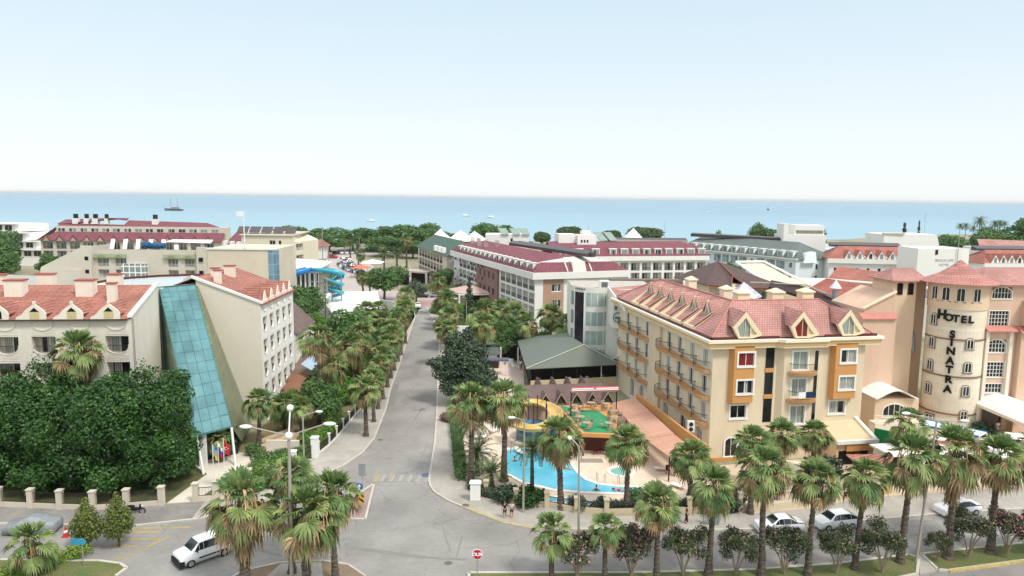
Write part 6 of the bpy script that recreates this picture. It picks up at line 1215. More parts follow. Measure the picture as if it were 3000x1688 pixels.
# --- red-tiled white hotel with triangular dormers, either side of the sign block
h6=thing('hotel',(100,212,0),'white hotel with bright red tiled roof and pointed white dormers around a plain sign tower','hotel'); RT=tiles('bright_red_tiles','ae7264','a1675a','825147',.4,.4,.03,.3)
for (x0,y0,x1,y1,n,u0,p) in ((92.0,207.5,113.5,204.5,6,5.2,2.95),(130.0,196.5,150,197.5,7,2.5,2.3)):
    F=Fc((x0,y0),(x1-x0,y1-y0)); L=math.hypot(x1-x0,y1-y0); c=MB(); c.hexa([F.p(0,0,0),F.p(L,0,0),F.p(L,-12,0),F.p(0,-12,0)],[F.p(0,0,13.2),F.p(L,0,13.2),F.p(L,-12,13.2),F.p(0,-12,13.2)]); c.fb(F,-.6,L+.3,0,.7,12.0,13.3); c.build('wall',WH2,h6)
    c=MB(); c.roofquad(fq(F,(-.7,.6,13.3),(L+.3,.6,13.3),(L+.3,-6,16.6),(4,-6,16.6))); c.roofquad(fq(F,(-.7,-12.5,13.3),(-.7,.6,13.3),(4,-6,16.6))); c.roofquad(fq(F,(4,-6,16.6),(L+.3,-6,16.6),(L+.3,-12.5,13.3),(-.7,-12.5,13.3))); c.build('roof',RT,h6)
    for k in range(n):
        u=u0+p*k; f=MB(); f.fprism(F,[(u-1.25,13.3),(u+1.35,13.3),(u,15.7)],-.1,.5); f.fprism(F,[(u+.9,13.3),(u+2.5,13.3),(u+.3,15.0)],-.8,.2); o=f.build('dormer',WHITE,h6)
        g=MB(); g.fpoly(F,[(u-.42,13.45),(u+.42,13.45),(u+.42,14.6),(u,15.1),(u-.42,14.6)],.53); g.build('pane',LGL,h6).parent=o
        t=MB(); t.roofquad(fq(F,(u-1.4,.55,13.25),(u,.55,15.8),(u,-4,15.8),(u-1.4,-1.2,14.0))[::-1],.08); t.roofquad(fq(F,(u+1.5,.55,13.25),(u,.55,15.8),(u,-4,15.8),(u+1.5,-1.2,14.0)),.08); t.build('dormer_roof',RT,h6).parent=o
    for k in range(int(L/3)): win(h6,F,1.8+3*k,9.6,.9,1.1,GLD,trim=0,cols=1,o=.03)
    c=MB(); c.hexa([F.p(2,-6.4,16.3),F.p(L,-6.4,16.3),F.p(L,-9,16.3),F.p(2,-9,16.3)],[F.p(2,-6.4,16.9),F.p(L,-6.4,16.9),F.p(L,-9,17.6),F.p(2,-9,17.6)]); c.build('solar_collectors',SOL,h6)
sb=thing('building',(114,190,0),'plain white sign block standing between the two red roofs with faint grey lettering','building'); c=MB(); c.box(107.6,119.4,190,200,0,17.6); c.hexa([(119.4,190,0),(121.6,190.6,0),(121.6,200,0),(119.4,200,0)],[(119.4,190,17.8),(121.6,190.6,17.6),(121.6,200,17.6),(119.4,200,17.8)]); c.build('wall',WH2,sb)
for t_,z,s in (('BEACH LIFE',14.5,.95),('HOTEL',13.3,.9)): obj('sign_lettering',tmesh(t_,s,mat('faint_grey_letter','b3b6ba',.7),.02),sb,(114.8-114,-.06,z),rot=(R(90),0,0))
c=MB(); c.box(112.2,112.9,189.9,189.98,16.0,17.3); c.build('window',GLD,sb)
c=MB(); c.tube((118.0,189.7,9),(118.0,189.7,22.5),.09,6); c.build('mast',STEEL,sb)
# --- far white block at the right, flat roofed
fw=thing('building',(148,262,0),'large plain white hotel block with raked right end and small windows near the sea','building'); c=MB(); c.hexa([(134.5,260,0),(160,262,0),(160,276,0),(134.5,274,0)],[(134.5,260,18),(154.5,261.5,18),(154.5,275,18),(134.5,274,18)]); c.build('wall',WH2,fw); c=MB(); c.hexa([(134.2,259.7,18),(142,260,18),(142,261,18),(134.2,261,18)],[(134.2,259.7,18.5),(142,260,18.5),(142,261,18.5),(134.2,261,18.5)]); c.build('parapet',mat('tan_coping','c7b9a3',.8),fw)
for x,z in ((135.2,15.5),(156,16)): win(fw,Fc((0,260.0+ (x-134.5)*.08),(1,.08)),x,z-.6,.8,1.5,GLD,trim=0,cols=1,o=.05)
for i,(x0,x1,y,z,l) in enumerate([(160,206,232,14.2,'long low dark roofed building at the right behind the red roofs'),(196,230,300,13,'low pink roofed house at the right edge before the dark trees')]):
    t=thing('building',(x0,y,0),l,'building'); c=MB(); c.box(x0,x1,y,y+12,0,z-2); c.build('wall',WH2 if i else mat('grey_wall','a5a69f',.8),t); c=MB(); c.roofquad([(x0-1,y-1,z-2),(x1+1,y-1,z-2.4),(x1,y+6,z+.4),(x0+2,y+6,z+1.4)]); c.build('roof',GGR if not i else TILE_PINK,t)
# --- small red roofed wing at the foot of it, lean hall, ducts and clutter behind the yellow hotel
WE0,WE1=(65.0,156.2),(69.6,137.4)
rw=thing('building',(68,135,0),'cream wing with a low red tiled roof running behind the peach stone tower hotel','building')
a=Fc((WE0[0],WE0[1]),(WE1[0]-WE0[0],WE1[1]-WE0[1])); L=math.dist(WE0,WE1); c=MB(); wall(c,a,0,L,0,10.4,[(8.5,10.2,7.4,9.1),(13,15,7.4,9.1)]); r_=Fc((69.6,137.4),(5,8)); wall(c,r_,0,12,0,10.4,[]); c.build('wall',LIP,rw)
for u in (9.35,14): win(rw,a,u,7.4,1.8,1.7,LGL,trim=.12)
c=MB(); c.roofquad([(64.6,156.6,10.35),(69.4,136.8,10.35),(74.2,144.0,12.8),(69.9,158.5,12.8)]); c.build('roof',tiles('dull_red_tiles','b06d5f','a36152','85493e',.35,.35,.03,.3),rw); c=MB(); c.hexa([(69.2,136.6,10.4),(69.6,136.4,10.4),(74.5,143.8,12.8),(74.1,144.2,12.8)],[(69.2,136.6,10.7),(69.6,136.4,10.7),(74.5,143.8,13.2),(74.1,144.2,13.2)]); c.build('coping',LIP,rw)
c=MB(); c.roofquad([(59,136,8.6),(61.8,128.6,8.4),(66,127.6,9.6),(63,137,9.8)]); c.build('lower_roof',TILE_PINK,rw)
bh=thing('house',(35,110,0),'penthouse with a dark brown hipped roof rising behind the yellow hotel','house')
B=Fr((31.0,112.0),8.5); BR2=mat('dark_brown_shingle','5e4e4b',.85,.15,.6,fine=.12,bump=.3)
c=MB(B); c.box(.6,3.4,1.2,11,11,16.7); c.box(3.4,11,0,11,11,16.7); c.build('wall',YL,bh)
ap=(5.2,8.6,19.6); c=MB(B); c.roofquad([(-.4,.2,16.6),(2.8,-1.9,16.5),ap]); c.roofquad([(2.8,-1.9,16.5),(4.3,1.0,17.9),ap]); c.roofquad([(4.3,1.0,17.9),(5.6,-2.4,16.4),ap]); c.roofquad([(5.6,-2.4,16.4),(12.5,-2.4,16.2),(14,9,16.4),ap]); c.roofquad([(-1.2,12,16.5),(-.4,.2,16.6),ap]); c.roofquad([(14,9,16.4),(14,13,16.4),(-1.2,12,16.5),ap]); c.build('roof',BR2,bh)
c=MB(B); c.path([(-.4,.2,16.6),(2.8,-1.9,16.5),(4.3,1.0,17.9),(5.6,-2.4,16.4),(12.5,-2.4,16.2)],.12,5); c.path([ap,(4.3,1.0,18.0)],.12,5); c.build('eave_trim',mat('reddish_trim','8c4f44',.7),bh)
F=B.f(3.4,-.02,0)
for u in (3.3,5.3,): win(bh,F,u,13.8,1.9,1.7,CURG,cols=2,trim=.1,o=.03)
win(bh,B.f(.6,1.2,0),1.4,13.8,1.6,1.3,CURG,trim=.1,o=.03)
c=MB(B); c.box(3.7,4.7,-.6,0,15.2,16.2); c.build('air_conditioner',WHITE,bh); c=MB(B); c.tube((4.2,-.62,15.7),(4.2,-.68,15.7),.3,12); c.build('fan',RAIL,bh)
sky_=tag(MB(YF).poly([(9.2,13,17.0),(12.2,12.5,17.0),(10.8,14,19.0)]).poly([(12.2,12.5,17.0),(14,14.5,17),(11.2,14.4,19.0),(10.8,14,19.0)]).poly([(9.2,13,17),(10.8,14,19),(11.2,14.4,19),(9,15.5,17)]).poly([(14,14.5,17),(12.4,16.5,17),(11.2,14.4,19)]).poly([(12.4,16.5,17),(9,15.5,17),(11.2,14.4,19)]).build('skylight',tiles('lantern_glass','a9a5b8','9d9bb0','e6e6e6',.9,.9,.07,0,.05,0,.15),None,origin=YF.w(11,14,17)),'white barred glass pyramid skylight behind the yellow hotel ridge','skylight')
pg2=thing('pergola',(44,103,0),'dark timber lean-to roof sloping down to the right behind the yellow hotel ridge','pergola')
c=MB(); c.roofquad([(37.5,104,17.4),(43,100.5,16.0),(50.5,97,13.6),(51.5,98.3,13.6),(44.5,108,17.0),(40,110,17.7)],.25); c.build('roof',mat('dark_timber','3b2c2a',.85,.25,1.5,fine=.15),pg2)
c=MB(); c.path([(36,107.5,17.6),(44.5,108,17.25),(51.6,98.4,13.8)],.12,5); c.build('edge_board',mat('grey_board','b1aaa0',.8),pg2)
for x,y in ((38.5,104.8),(43,102),(47,99.6)): c=MB(); c.tube((x,y,0),(x,y,15),.12,6); c.build('post',mat('dark_timber','3b2c2a'),pg2)
wd=thing('chimney_flue',(50,108,0),'metal flue with conical cap and a long grey duct behind the yellow hotel','flue'); c=MB(); c.tube((47.3,104,0),(47.3,104,17.0),.42,12); c.build('pipe',STEEL,wd); c=MB(); c.lathe((47.3,104,17.3),[(.85,0),(0,1.2)],12); c.build('conical_cap',mat('pale_metal','d9dcdc',.4,.05),wd); c=MB(); c.path([(48,103.5,14.3),(54,98.6,12.9),(55.2,97.2,12.0),(55.3,97,9.5)],.35,8); c.build('duct',STEEL,wd)
wv=thing('building',(70,170,0),'cream pavilion with a sloping framed skylight roof in front of the pale blue hotel','building'); c=MB(); c.hexa([(56,163,0),(66,158,0),(70,168,0),(58,172,0)],[(56,163,11),(66,158,10.5),(70,168,11),(58,172,11.5)]); c.build('wall',LIP,wv)
c=MB(); c.roofquad([(57.5,159,11.2),(66.5,160.5,10.6),(61,174,14.6),(54.5,172,14.6)],.3); c.build('roof',mat('cream_sheet','dccfb0',.7,.06,.3),wv); c=MB(); c.path([(56.6,158.6,11.6),(54,172.4,15.0),(61.4,174.4,15.0),(67.2,160.4,11.0)],.3,6); c.build('frame',WHITE,wv)
yard=thing('building',(85,165,0),'cluttered pale flat roofs with red lean-to and grey sloping panels between the hotels','building'); c=MB(); c.box(66,100,168,190,0,9.4); c.box(84,96,158,168,0,8.5); c.build('wall',mat('pale_flat_roof','d3cec3'),yard)
c=MB(); c.roofquad([(79,178,10.8),(98,166.5,10.4),(100,170,11.8),(84,184,13.2)]); c.build('roof',RT,yard)
for k in range(6): x=74+4.0*k; y=160-3.0*k+2; c=MB(); c.hexa([(x,y,9.4+ .1*k),(x+3.4,y-2.4,9.4),(x+4.8,y,9.4),(x+1.4,y+2.4,9.4)],[(x,y,9.7),(x+3.4,y-2.4,9.7),(x+4.8,y,11.2),(x+1.4,y+2.4,11.2)]); c.build('tilted_panel',mat('grey_panel','7d7772',.7,.2,1),yard)
for k in range(9): c=MB(); x=78+1.4*k; c.box(x,x+.7,167.3,167.9,8.5,9.9+.5*(k%3)); c.build('roof_unit',RAIL if k%3==0 else STEEL,yard)
for k in range(6): c=MB(); x=92+1.5*k; c.box(x,x+1.1,187.2,187.9,9.4,10.6+.3*(k%2)); c.build('roof_unit',BRK2 if k%2 else WHITE,yard)
lr=thing('building',(22,135,0),'flat roofed range with grey pipes and tanks between the white tower and the burgundy roof','building'); c=MB(); c.box(16,34,134,146,0,12.6); c.build('wall',mat('weathered_flat_roof','c3b9a9',.85,.12,.4),lr)
for k in range(3): c=MB(); c.box(17,34,134.5+3*k,135.2+3*k,12.6,13.4); c.build('duct',mat('pale_duct','d0ccc2',.6),lr)
c=MB(); c.box(19,33,137.5,140,12.6,14.4); c.build('dark_plant',mat('brown_plant','7d7066',.9,.3,.7),lr)
# --- green roofed hotel left of the burgundy one, far café canopy
h7=thing('hotel',(-22,232,0),'hotel with a dark green roof and beige walls behind the street palms','hotel'); GRR=mat('dark_green_roof','496356',.7,.12,.2,fine=.04)
F=Fc((-34.5,262),(-20.3+34.5,222-262)); L=math.hypot(14.2,40); c=MB(); hotel_rows(F,[4+4.4*k for k in range(8)],(8.6,5.6,2.6),3.4,2.4,h7,mat('beige_hotel','cfc5b4',.8,.08,.2),LGL,mb=c,u0=0,u1=L,z1=11.8); F2_=Fc((-20.3,222),(8,2.4)); wall(c,F2_,0,9,0,11.8,[(2,3.2,8.6,10),(2,3.2,5.2,6.6)]); c.build('wall',mat('beige_hotel','cfc5b4'),h7)
for z in (8.6,5.2): win(h7,F2_,2.6,z,1.2,1.4,GLD,trim=0)
c=MB(); c.roofquad(fq(F,(-.8,.8,11.7),(L+.8,.8,11.7),(L-3,-6,16),(0,-6,16))); c.roofquad(fq(F,(L+.8,.8,11.7),(L+.8,-10,11.7),(L-3,-6,16))); c.roofquad([F.p(0,-6,16),F.p(L-3,-6,16),F.p(L+.8,-14,11.7),F.p(0,-14,11.7)]); c.build('roof',GRR,h7)
for k in range(3): u=L-4-5*k; c=MB(); c.fb(F,u-1,u+1,-.5,.7,12.2,13.9); c.build('dormer',WHITE,h7)
for i,(x,y,s,l) in enumerate([(-19,262,4.5,'white pointed tent roof left of the stair block'),(-13.5,255,4.5,'white pointed tent roof nearest the stair block'),(-27,268,3.6,'small white tent roof beside the green roofed hotel'),(44,262,3,'small white tent top beyond the second burgundy roof')]):
    t=thing('tent_canopy',(x,y,0),l,'canopy','white pointed tents'); c=MB(); q=[(x-s,y-s),(x+s,y-s),(x+s,y+s),(x-s,y+s)]; z0=14.4 if i!=3 else 15.8
    for k in range(4): c.roofquad([(*q[k],z0),(*q[(k+1)%4],z0),(x,y,z0+3.4)],.05)
    c.build('cover',mat('white_membrane','eceae4'),t)
    for x_,y_ in q: c=MB(); c.tube((x_,y_,0),(x_,y_,z0),.12,5); c.build('post',WHITE,t)
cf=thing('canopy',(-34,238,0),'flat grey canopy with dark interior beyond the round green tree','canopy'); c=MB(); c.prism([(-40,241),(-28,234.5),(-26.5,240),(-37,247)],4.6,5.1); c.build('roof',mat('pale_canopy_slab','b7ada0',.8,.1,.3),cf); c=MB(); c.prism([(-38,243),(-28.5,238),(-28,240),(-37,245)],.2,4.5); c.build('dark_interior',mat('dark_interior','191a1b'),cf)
for x,y in ((-39.5,241),(-34,238),(-28.3,235)): c=MB(); c.box(x-.35,x+.35,y-.35,y+.35,0,4.6); c.build('pillar',mat('beige_hotel','cfc5b4'),cf)
# --- left background
h8=thing('hotel',(-137,252,0),'large hotel with stacked burgundy roofs and a row of gabled balconies at the far left','hotel'); BEI=mat('beige_hotel','cfc5b4')
F=Fc((-168,255),(1,.02)); c=MB(); us8=[2.5+4.75*k for k in range(13)]
hotel_rows(F,us8,(9.9,6.6,3.3),3.5,2.6,h8,BEI,LGL,mb=c,u0=0,u1=64,z1=13); c.poly([(-168,255,0),(-172,268,0),(-172,268,13),(-168,255,13)][::-1]); c.build('wall',BEI,h8)
c=MB(); c.roofquad(fq(F,(-.6,.8,13),(64.5,.8,13),(64,-3,15.9),(4,-3,15.9))); c.roofquad([(-173,268,13),(-168.8,254,13),(-164,258,17.6),(-167,266,18.4)]); c.roofquad(fq(F,(3.5,-3.2,17.2),(27,-3.2,17.4),(27,-6,18.4),(4,-6,18.8))); c.roofquad(fq(F,(3,-5.5,18.6),(14,-5.5,19.2),(22,-5.5,20.9),(28,-5.5,20.2),(27,-9,20.8),(4,-9,20)),.3); c.roofquad(fq(F,(27.5,-3.4,18.0),(63,-3.4,17.7),(56,-8,19.3),(27.5,-8,20.0)),.3); c.build('roof',BUR,h8)
for u in us8:
    f=MB(); f.fprism(F,[(u-1.7,12.9),(u+1.7,12.9),(u,15.0)],.6,.9); o=f.build('balcony_gable',BUR,h8); f=MB(); f.fpoly(F,[(u-1.1,12.8),(u+1.1,12.8),(u,14.2)],.93); f.build('gable_infill',mat('dull_beige','b3a48e',.8),h8).parent=o
c=MB(); c.fb(F,4,64,-3.6,-3.0,15.5,17.9); c.fb(F,27,64,-9,-4,13,17.8); c.build('upper_storey',BEI,h8)
for k in range(15): win(h8,F,6.0+3.9*k,15.9,2.6,1.3,LGL,trim=0,o=-2.95)
for u,w_ in ((9.4,2),(13.3,1.6),(16.5,2),(20.5,1.2),(38,2)):
    c=MB(); c.fb(F,u-w_/2,u+w_/2,-7,-5.4,18.6,20.6); c.build('chimney_block',WH2,h8); c=MB()
    for s in (-.45,.45): c.tube(F.p(u+s*w_/2,-6.2,20.6),F.p(u+s*w_/2,-6.2,22.2),.42,8)
    c.build('black_cowl',RAIL,h8)
h9=thing('hotel',(-100,188,0),'low beige grey hotel with green tiled dormers and white solar racks on its roof','hotel'); GRT=mat('olive_green_tiles','8a9474',.8,.1,.6,fine=.05); GB9=mat('grey_beige_render','cbc3b5',.85,.07,.15,fine=.03)
F=Fc((-108.4,185),(1,0)); c=MB(); wall(c,F,0,29.4,0,15.3,[(1.0,3.8,11.0,13.5),(5.6,8.4,11.0,13.5),(19.2,21.8,11.0,13.5),(23.6,26.2,11,13.5),(1,3.8,8,10.2),(5.6,8.4,8,10.2),(19.2,21.8,8,10.2),(23.6,26.2,8,10.2)],depth=.02)
for u in (2.4,7.0,20.5,24.9):
    for z,h_ in ((11.0,2.5),(8,2.2)): loggia(h9,F,u,z,2.6 if u>9 else 2.8,h_,1.2,GB9,LGL,WHITE,rh=.8)
c.fb(F,-2.5,0,0,1.2,0,16.3); c.fb(F,27,29.4,0,.9,0,16.3); c.hexa([(-121.5,183.5,0),(-110.8,183.5,0),(-110.8,197,0),(-121.5,197,0)],[(-121.5,183.5,10.3),(-110.8,183.5,10.3),(-110.8,197,10.3),(-121.5,197,10.3)]); c.hexa([(-121.5,183.7,10.3),(-110.8,183.7,10.3),(-110.8,197,10.3),(-121.5,197,10.3)],[(-121.4,183.7,10.8),(-110.8,183.7,16.0),(-110.8,197,16.0),(-121.4,197,10.8)]); c.build('wall',GB9,h9)
for a0,a1 in ((0,8.6),(18,27)):
    c=MB(); c.roofquad(fq(F,(a0+.1,.5,13.4),(a1-.1,.5,13.4),(a1-.1,-.6,15.2),(a0+.1,-.6,15.2)),.15); c.build('dormer_roof',GRT,h9)
    for u in (a0+2.3,a0+6.8): c=MB(); c.fprism(F,[(u-1.7,13.2),(u+1.7,13.2),(u,14.2)],.5,.75); c.build('dormer_gable',GRT,h9)
c=MB(); c.fb(F,7.8,13.9,0,1.6,7,11.9); c.build('glazed_bay',tiles('white_framed_glazing','8e9894','7c8783','efefec',1.5,1.6,.16,0,.05,0,.2),h9)
for k in range(6): c=MB(); x=-108+3.4*k; c.roofquad([(x+2.2,188,15.4),(x+3.3,188,15.4),(x+1.0,193,17.6),(x-.1,193,17.6)],.1); c.build('solar_rack',WHITE,h9)
c=MB(); c.roofquad([(-92,190,17.2),(-80,190,17.0),(-81,194,17.6),(-92,194,17.6)],.1); c.build('solar_rack',WHITE,h9); c=MB(); c.tube((-97,188,16.4),(-95.2,188,16.4),.9,10); c.tube((-95,188,16.3),(-91.3,188,16.3),.75,10); c.build('blue_tank',mat('blue_tank','2f6a94',.5,.3,2,col2='263d6a'),h9)
for z in (12.6,9.2): 
    for u in (-1.2,28.2): c=MB(); c.fb(F,u-.5,u+.5,1.0,1.22,z,z+1); c.build('small_window',DARK,h9)
bx=thing('building',(-57,150,0),'plain beige box building with a tall blue glass strip at its right corner','building'); c=MB(); c.box(-64,-49.7,150,164,0,18.6); c.build('wall',mat('stained_beige','d6cab6',.85,.12,.15,col2='c8bca8'),bx); c=MB(); c.box(-64.1,-49.5,149.8,150.2,18.4,18.75); c.build('parapet_cap',WHITE,bx)
c=MB(); c.box(-51.2,-49.6,149.9,152,2,18.3); c.build('corner_glass',tiles('blue_glass_panels','7f9fb0','5f8296','a9bac2',1.7,2.2,.06,0,.1,0,.1),bx)
c=MB(); c.tube((-56,149.7,18.7),(-56,149.7,26.5),.12,6); c.box(-57.4,-56,149.5,149.8,25.4,26.4); c.build('mast_floodlight',WHITE,bx)
ap_=thing('apartment_block',(-66,205,0),'pale cream apartment block with side balconies and roof solar panels behind the beige box','building'); PC=mat('pale_cream','dfd5bd',.85,.06,.15,fine=.02,streak=3)
F=Fc((-76,201),(15,-1)); c=MB(); wall(c,F,0,15,0,18.6,[(8,9.7,15.4,17.2),(10.6,11.4,15.7,17.2),(10.6,11.4,12.2,13.6),(10.6,11.4,8.6,10.1)]); fr5=Fc((-61.05,200),(3.2,14)); wall(c,fr5,0,14,0,16.8,[(1.2,5.2,14.2,16.2),(1.2,5.2,10.8,13.0),(1.2,5.2,7.4,9.6)],depth=.02)
c.hexa([(-61.1,200,16.8),(-61.0,200,16.8),(-58,214,16.8),(-74,215,16.8)],[(-61.3,200,18.7),(-61.2,200,18.7),(-62,214,18.7),(-74,215,18.7)]); c.build('wall',PC,ap_)
for z in (14.2,10.8,7.4): loggia(ap_,fr5,3.2,z,4,2.0 if z>14 else 2.2,1.4,PC,LGL,WHITE,rh=.9)
for u,w_,z,h_ in ((8.85,1.7,15.4,1.8),(11,.8,15.7,1.5),(11,.8,12.2,1.4),(11,.8,8.6,1.5)): win(ap_,F,u,z,w_,h_,GLD,trim=0,cols=2 if w_>1 else 1)
c=MB(); c.roofquad([(-76.5,200.6,18.7),(-61,199.6,18.7),(-60.4,214,19.2),(-78,215,19.2)],.2); c.build('flat_roof',mat('weathered_flat_roof','c3b9a9'),ap_)
for k in range(5): c=MB(); x=-78+3.4*k; c.roofquad([(x,203,19.3),(x+3,203,19.3),(x+2.6,206,20.8),(x-.4,206,20.8)],.12); c.build('solar_panel',SOL,ap_)
c=MB(); c.roofquad([(-94,232,13.2),(-80,222,13.2),(-84,236,17.6),(-92,240,17.6)]); c.hexa([(-93,233,0),(-80.5,223,0),(-82,240,0),(-92,242,0)],[(-93,233,13),(-80.5,223,13),(-82,240,13),(-92,242,13)]); t=thing('building',(-88,230,0),'burgundy roofed wing with white arched dormers between the two left hotels','building'); c.build('roof',BUR,t)
for k in range(5): s=k/4; x=-93+12*s; y=232-9.5*s; c=MB(); c.box(x-.5,x+.5,y-.4,y+1.6,13.3,14.9); c.build('dormer',WHITE,t)
lc=thing('canopy',(-54,186,0),'white flat canopied restaurant roof above the blue slide','canopy'); c=MB(); c.roofquad([(-60,184.5,11.3),(-50,184,11.0),(-48.4,192,12.3),(-59,196,12.6)],.25); c.build('roof',mat('white_membrane','eceae4'),lc); c=MB(); c.box(-59.5,-50.5,186,195,0,10.7); c.build('ribbon_room',tiles('ribbon_glass','3b4242','2d3333','e0ddd4',1.2,60,.25,0,.1,0,.2),lc)
h0=thing('hotel',(-205,290,0),'white terraced hotel cut by the left edge, its balconies stepping down toward the sea','hotel'); WT=WH2
for k,(z0,z1,x1) in enumerate(((0,7,-190),(7,10.4,-193),(10.4,13.8,-197),(13.8,17.4,-201))):
    c=MB(); c.hexa([(-240,290,z0),(x1,290,z0),(x1+4,305,z0),(-240,305,z0)],[(-240,290,z1-.5),(x1,290,z1-.5),(x1+4,305,z1-.5),(-240,305,z1-.5)]); c.build('storey',mat('shaded_bays','6f7276',.8,.4,.35,col2='a8a8a4') if 0 else WT,h0); c=MB(); c.box(-240,x1+1.2,288.6,291,z1-.5,z1-.1); c.build('balcony_slab',WHITE,h0)
    for j in range(6): win(h0,Fc((-240,290),(1,0)),240+x1-2.6-4*j,z1-3.0,3.0,2.2,GLD,trim=0,o=.03)
rf0=thing('building',(-130,150,0),'grey flat roof at the far left beyond the palms','building'); c=MB(); c.hexa([(-150,150,0),(-108,158,0),(-122,205,0),(-165,215,0)],[(-150,150,5.5),(-108,158,5.5),(-122,205,5.5),(-165,215,5.5)]); c.build('wall',mat('concrete_roof','a9a8a2',.9,.1,.08),rf0)
gt=thing('guard_house',(-75,335,0),'small white kiosk with an orange tiled pyramid roof at the far car park','kiosk'); c=MB(); c.box(-94,-88.5,338,343,0,6.0); c.build('wall',WHITE,gt); c=MB(); q=[(-95.2,336.8),(-87.2,336.8),(-87.2,344.2),(-95.2,344.2)]
for k in range(4): c.roofquad([(*q[k],6),(*q[(k+1)%4],6),(-91.2,340.5,9.4)],.1)
c.build('roof',TILE_RED,gt)
for i,(x,y,s,z,mt,l) in enumerate([(-52.5,268,4,5.0,WHITE,'white square sunshade over the far cafe'),(-55.5,262,3,3.6,mat('orange_canvas','cf7a5a',.8),'orange square sunshade in front of the white cafe sunshade')]):
    t=thing('sunshade',(x,y,0),l,'sunshade'); c=MB(); q=[(x-s,y-s),(x+s,y-s),(x+s,y+s),(x-s,y+s)]
    for k in range(4): c.roofquad([(*q[k],z),(*q[(k+1)%4],z),(x,y,z+1.2)],.05)
    c.build('canopy',mt,t)
    for x_,y_ in q: c=MB(); c.tube((x_,y_,0),(x_,y_,z),.08,5); c.build('post',STEEL,t)
# red flat roof joining the white tower and the yellow hotel
lk_=thing('link_roof',(17,114,0),'flat red tiled roof linking the round white tower with the yellow hotel','roof'); c=MB(); c.roofquad([(16.9,106.5,13.6),(19.5,109,14.2),(22.5,121,15.4),(15.9,117,15.3)]); c.build('roof',TILE_PINK,lk_); c=MB(); c.prism([(17.6,109.5),(22,111),(23,120),(18,117)],0,13.2); c.build('wall',WR,lk_)
# ---------------------------------------------------------------- trees, shrubs
for x,y,s,v,l in [(-50.2,70.6,1.0,0,'dark ficus tree behind the fence, second from the left edge'),(-45.4,69.6,.88,1,'dark ficus tree behind the fence, directly below the long skirted palm'),(-40.6,69.4,1.02,0,'dark ficus tree behind the fence, third from its right end pillar'),(-36.4,70.6,.86,1,'dark ficus tree behind the fence next to the open entrance path'),(-54.6,72,.84,1,'dark ficus tree at the left edge of the view'),(-42.6,73.5,.92,1,'taller dark ficus tree in the second row under the cream hotel windows'),(-38.6,73.6,1.08,0,'dark ficus tree in the second row left of the glass strip'),(-49.5,74.0,1.12,0,'dark ficus tree in the second row left of the long skirted palm')]:
    tree('ficus',x,y,l,s,sz=s*1.0,group='dark ficus trees of the cream hotel',v=v)
tree('cedar',-7.0,102.0,'large dark irregular cedar leaning over the right side of the street',1.42,sz=1.2)
tree('cedar',-4.4,98.5,'lower dark spreading cedar mass at the foot of the large one',.95,sz=.62)
tree('cone',-9.6,160,'slender dark layered conifer before the brick bay of the burgundy roofed hotel',1.75,sz=1.35)
tree('citrus',-35.8,57.6,'small pointed citrus tree left of two on the lawn corner',1.2,sz=1.05); tree('citrus',-33.3,57.9,'small pointed citrus tree right of two, taller, on the lawn corner',1.1,sz=1.15)
tree('broad',-36.5,203,'round dark green tree standing at the corner of the car park street',1.75,sz=1.5,v=0); tree('olive',-26.6,197,'grey green olive tree beside the pink paving',1.5,sz=1.35)
G=[(-26,103,1.1,1,'broad garden tree at the left fence behind the tallest palm'),(-25.6,110,1.1,1,'bright garden tree behind the fourth kerbside palm'),(-26.2,118,1.2,0,'broad garden tree in the middle of the left garden'),(-25.2,96,.9,1,'bright bushy tree between the gazebo and the kerbside palms'),(-28,126,1.25,0,'broad tree in front of the white roofed hall'),(-31.6,121,1.1,1,'bright green tree beside the brown roofed house'),(-34.5,131,1.15,1,'bright green tree left of the hall'),(-24.8,134,1.0,0,'broad tree at the far end of the left fence'),(-31,139,1.0,0,'dark tree before the hall corner'),(-22.9,101,.75,1,'low bright tree touching the left fence'),(-24,90,.8,0,'dark shrubby tree by the left fence near the gate'),(-27.5,92.5,.9,1,'bright shrubby tree beside the gazebo steps'),(-26.5,145,1,1,'tree beyond the hall beside the pavement'),(-47,160,1.3,0,'dark bushy tree left of the hall below the slides'),(-41.5,152,.9,1,'low green tree before the hall'),(-45,149,1.1,0,'tree behind the brown roofed house')]
for x,y,s,k,l in G: tree('bright' if k else 'broad',x,y,l,s*1.15,group='trees of the left garden')
RG_=[(-4,134,.9,0,'dark tree between the pale palms and the cedar'),(1.6,134,.9,0,'dark green tree left behind the restaurant roof'),(5.2,131.6,.75,0,'dark tree touching the back of the restaurant roof'),(13.2,141,1.1,1,'bright dense tree left of the round white tower'),(-1.6,129.6,.8,0,'dark hedge like tree above the kiosk roof'),(-9.5,147,.85,1,'green tree right of the conifer'),(-12.4,151,.8,1,'green tree at the right kerb by the conifer'),(-13.3,144,.7,0,'small tree at the right kerb among the palms'),(-13,170,1,1,'tree beside the porch canopy'),(-17.5,172,.7,0,'round tree at the right kerb near the plateau'),(-21,216,1.1,0,'tree behind the plateau'),(-17,206,.9,1,'tree left of the porch canopy'),(-6,149,.8,0,'tree at the base of the white columns')]
for x,y,s,k,l in RG_: tree('bright' if k else 'broad',x,y,l,s*1.1,group='trees before the burgundy roofed hotel')
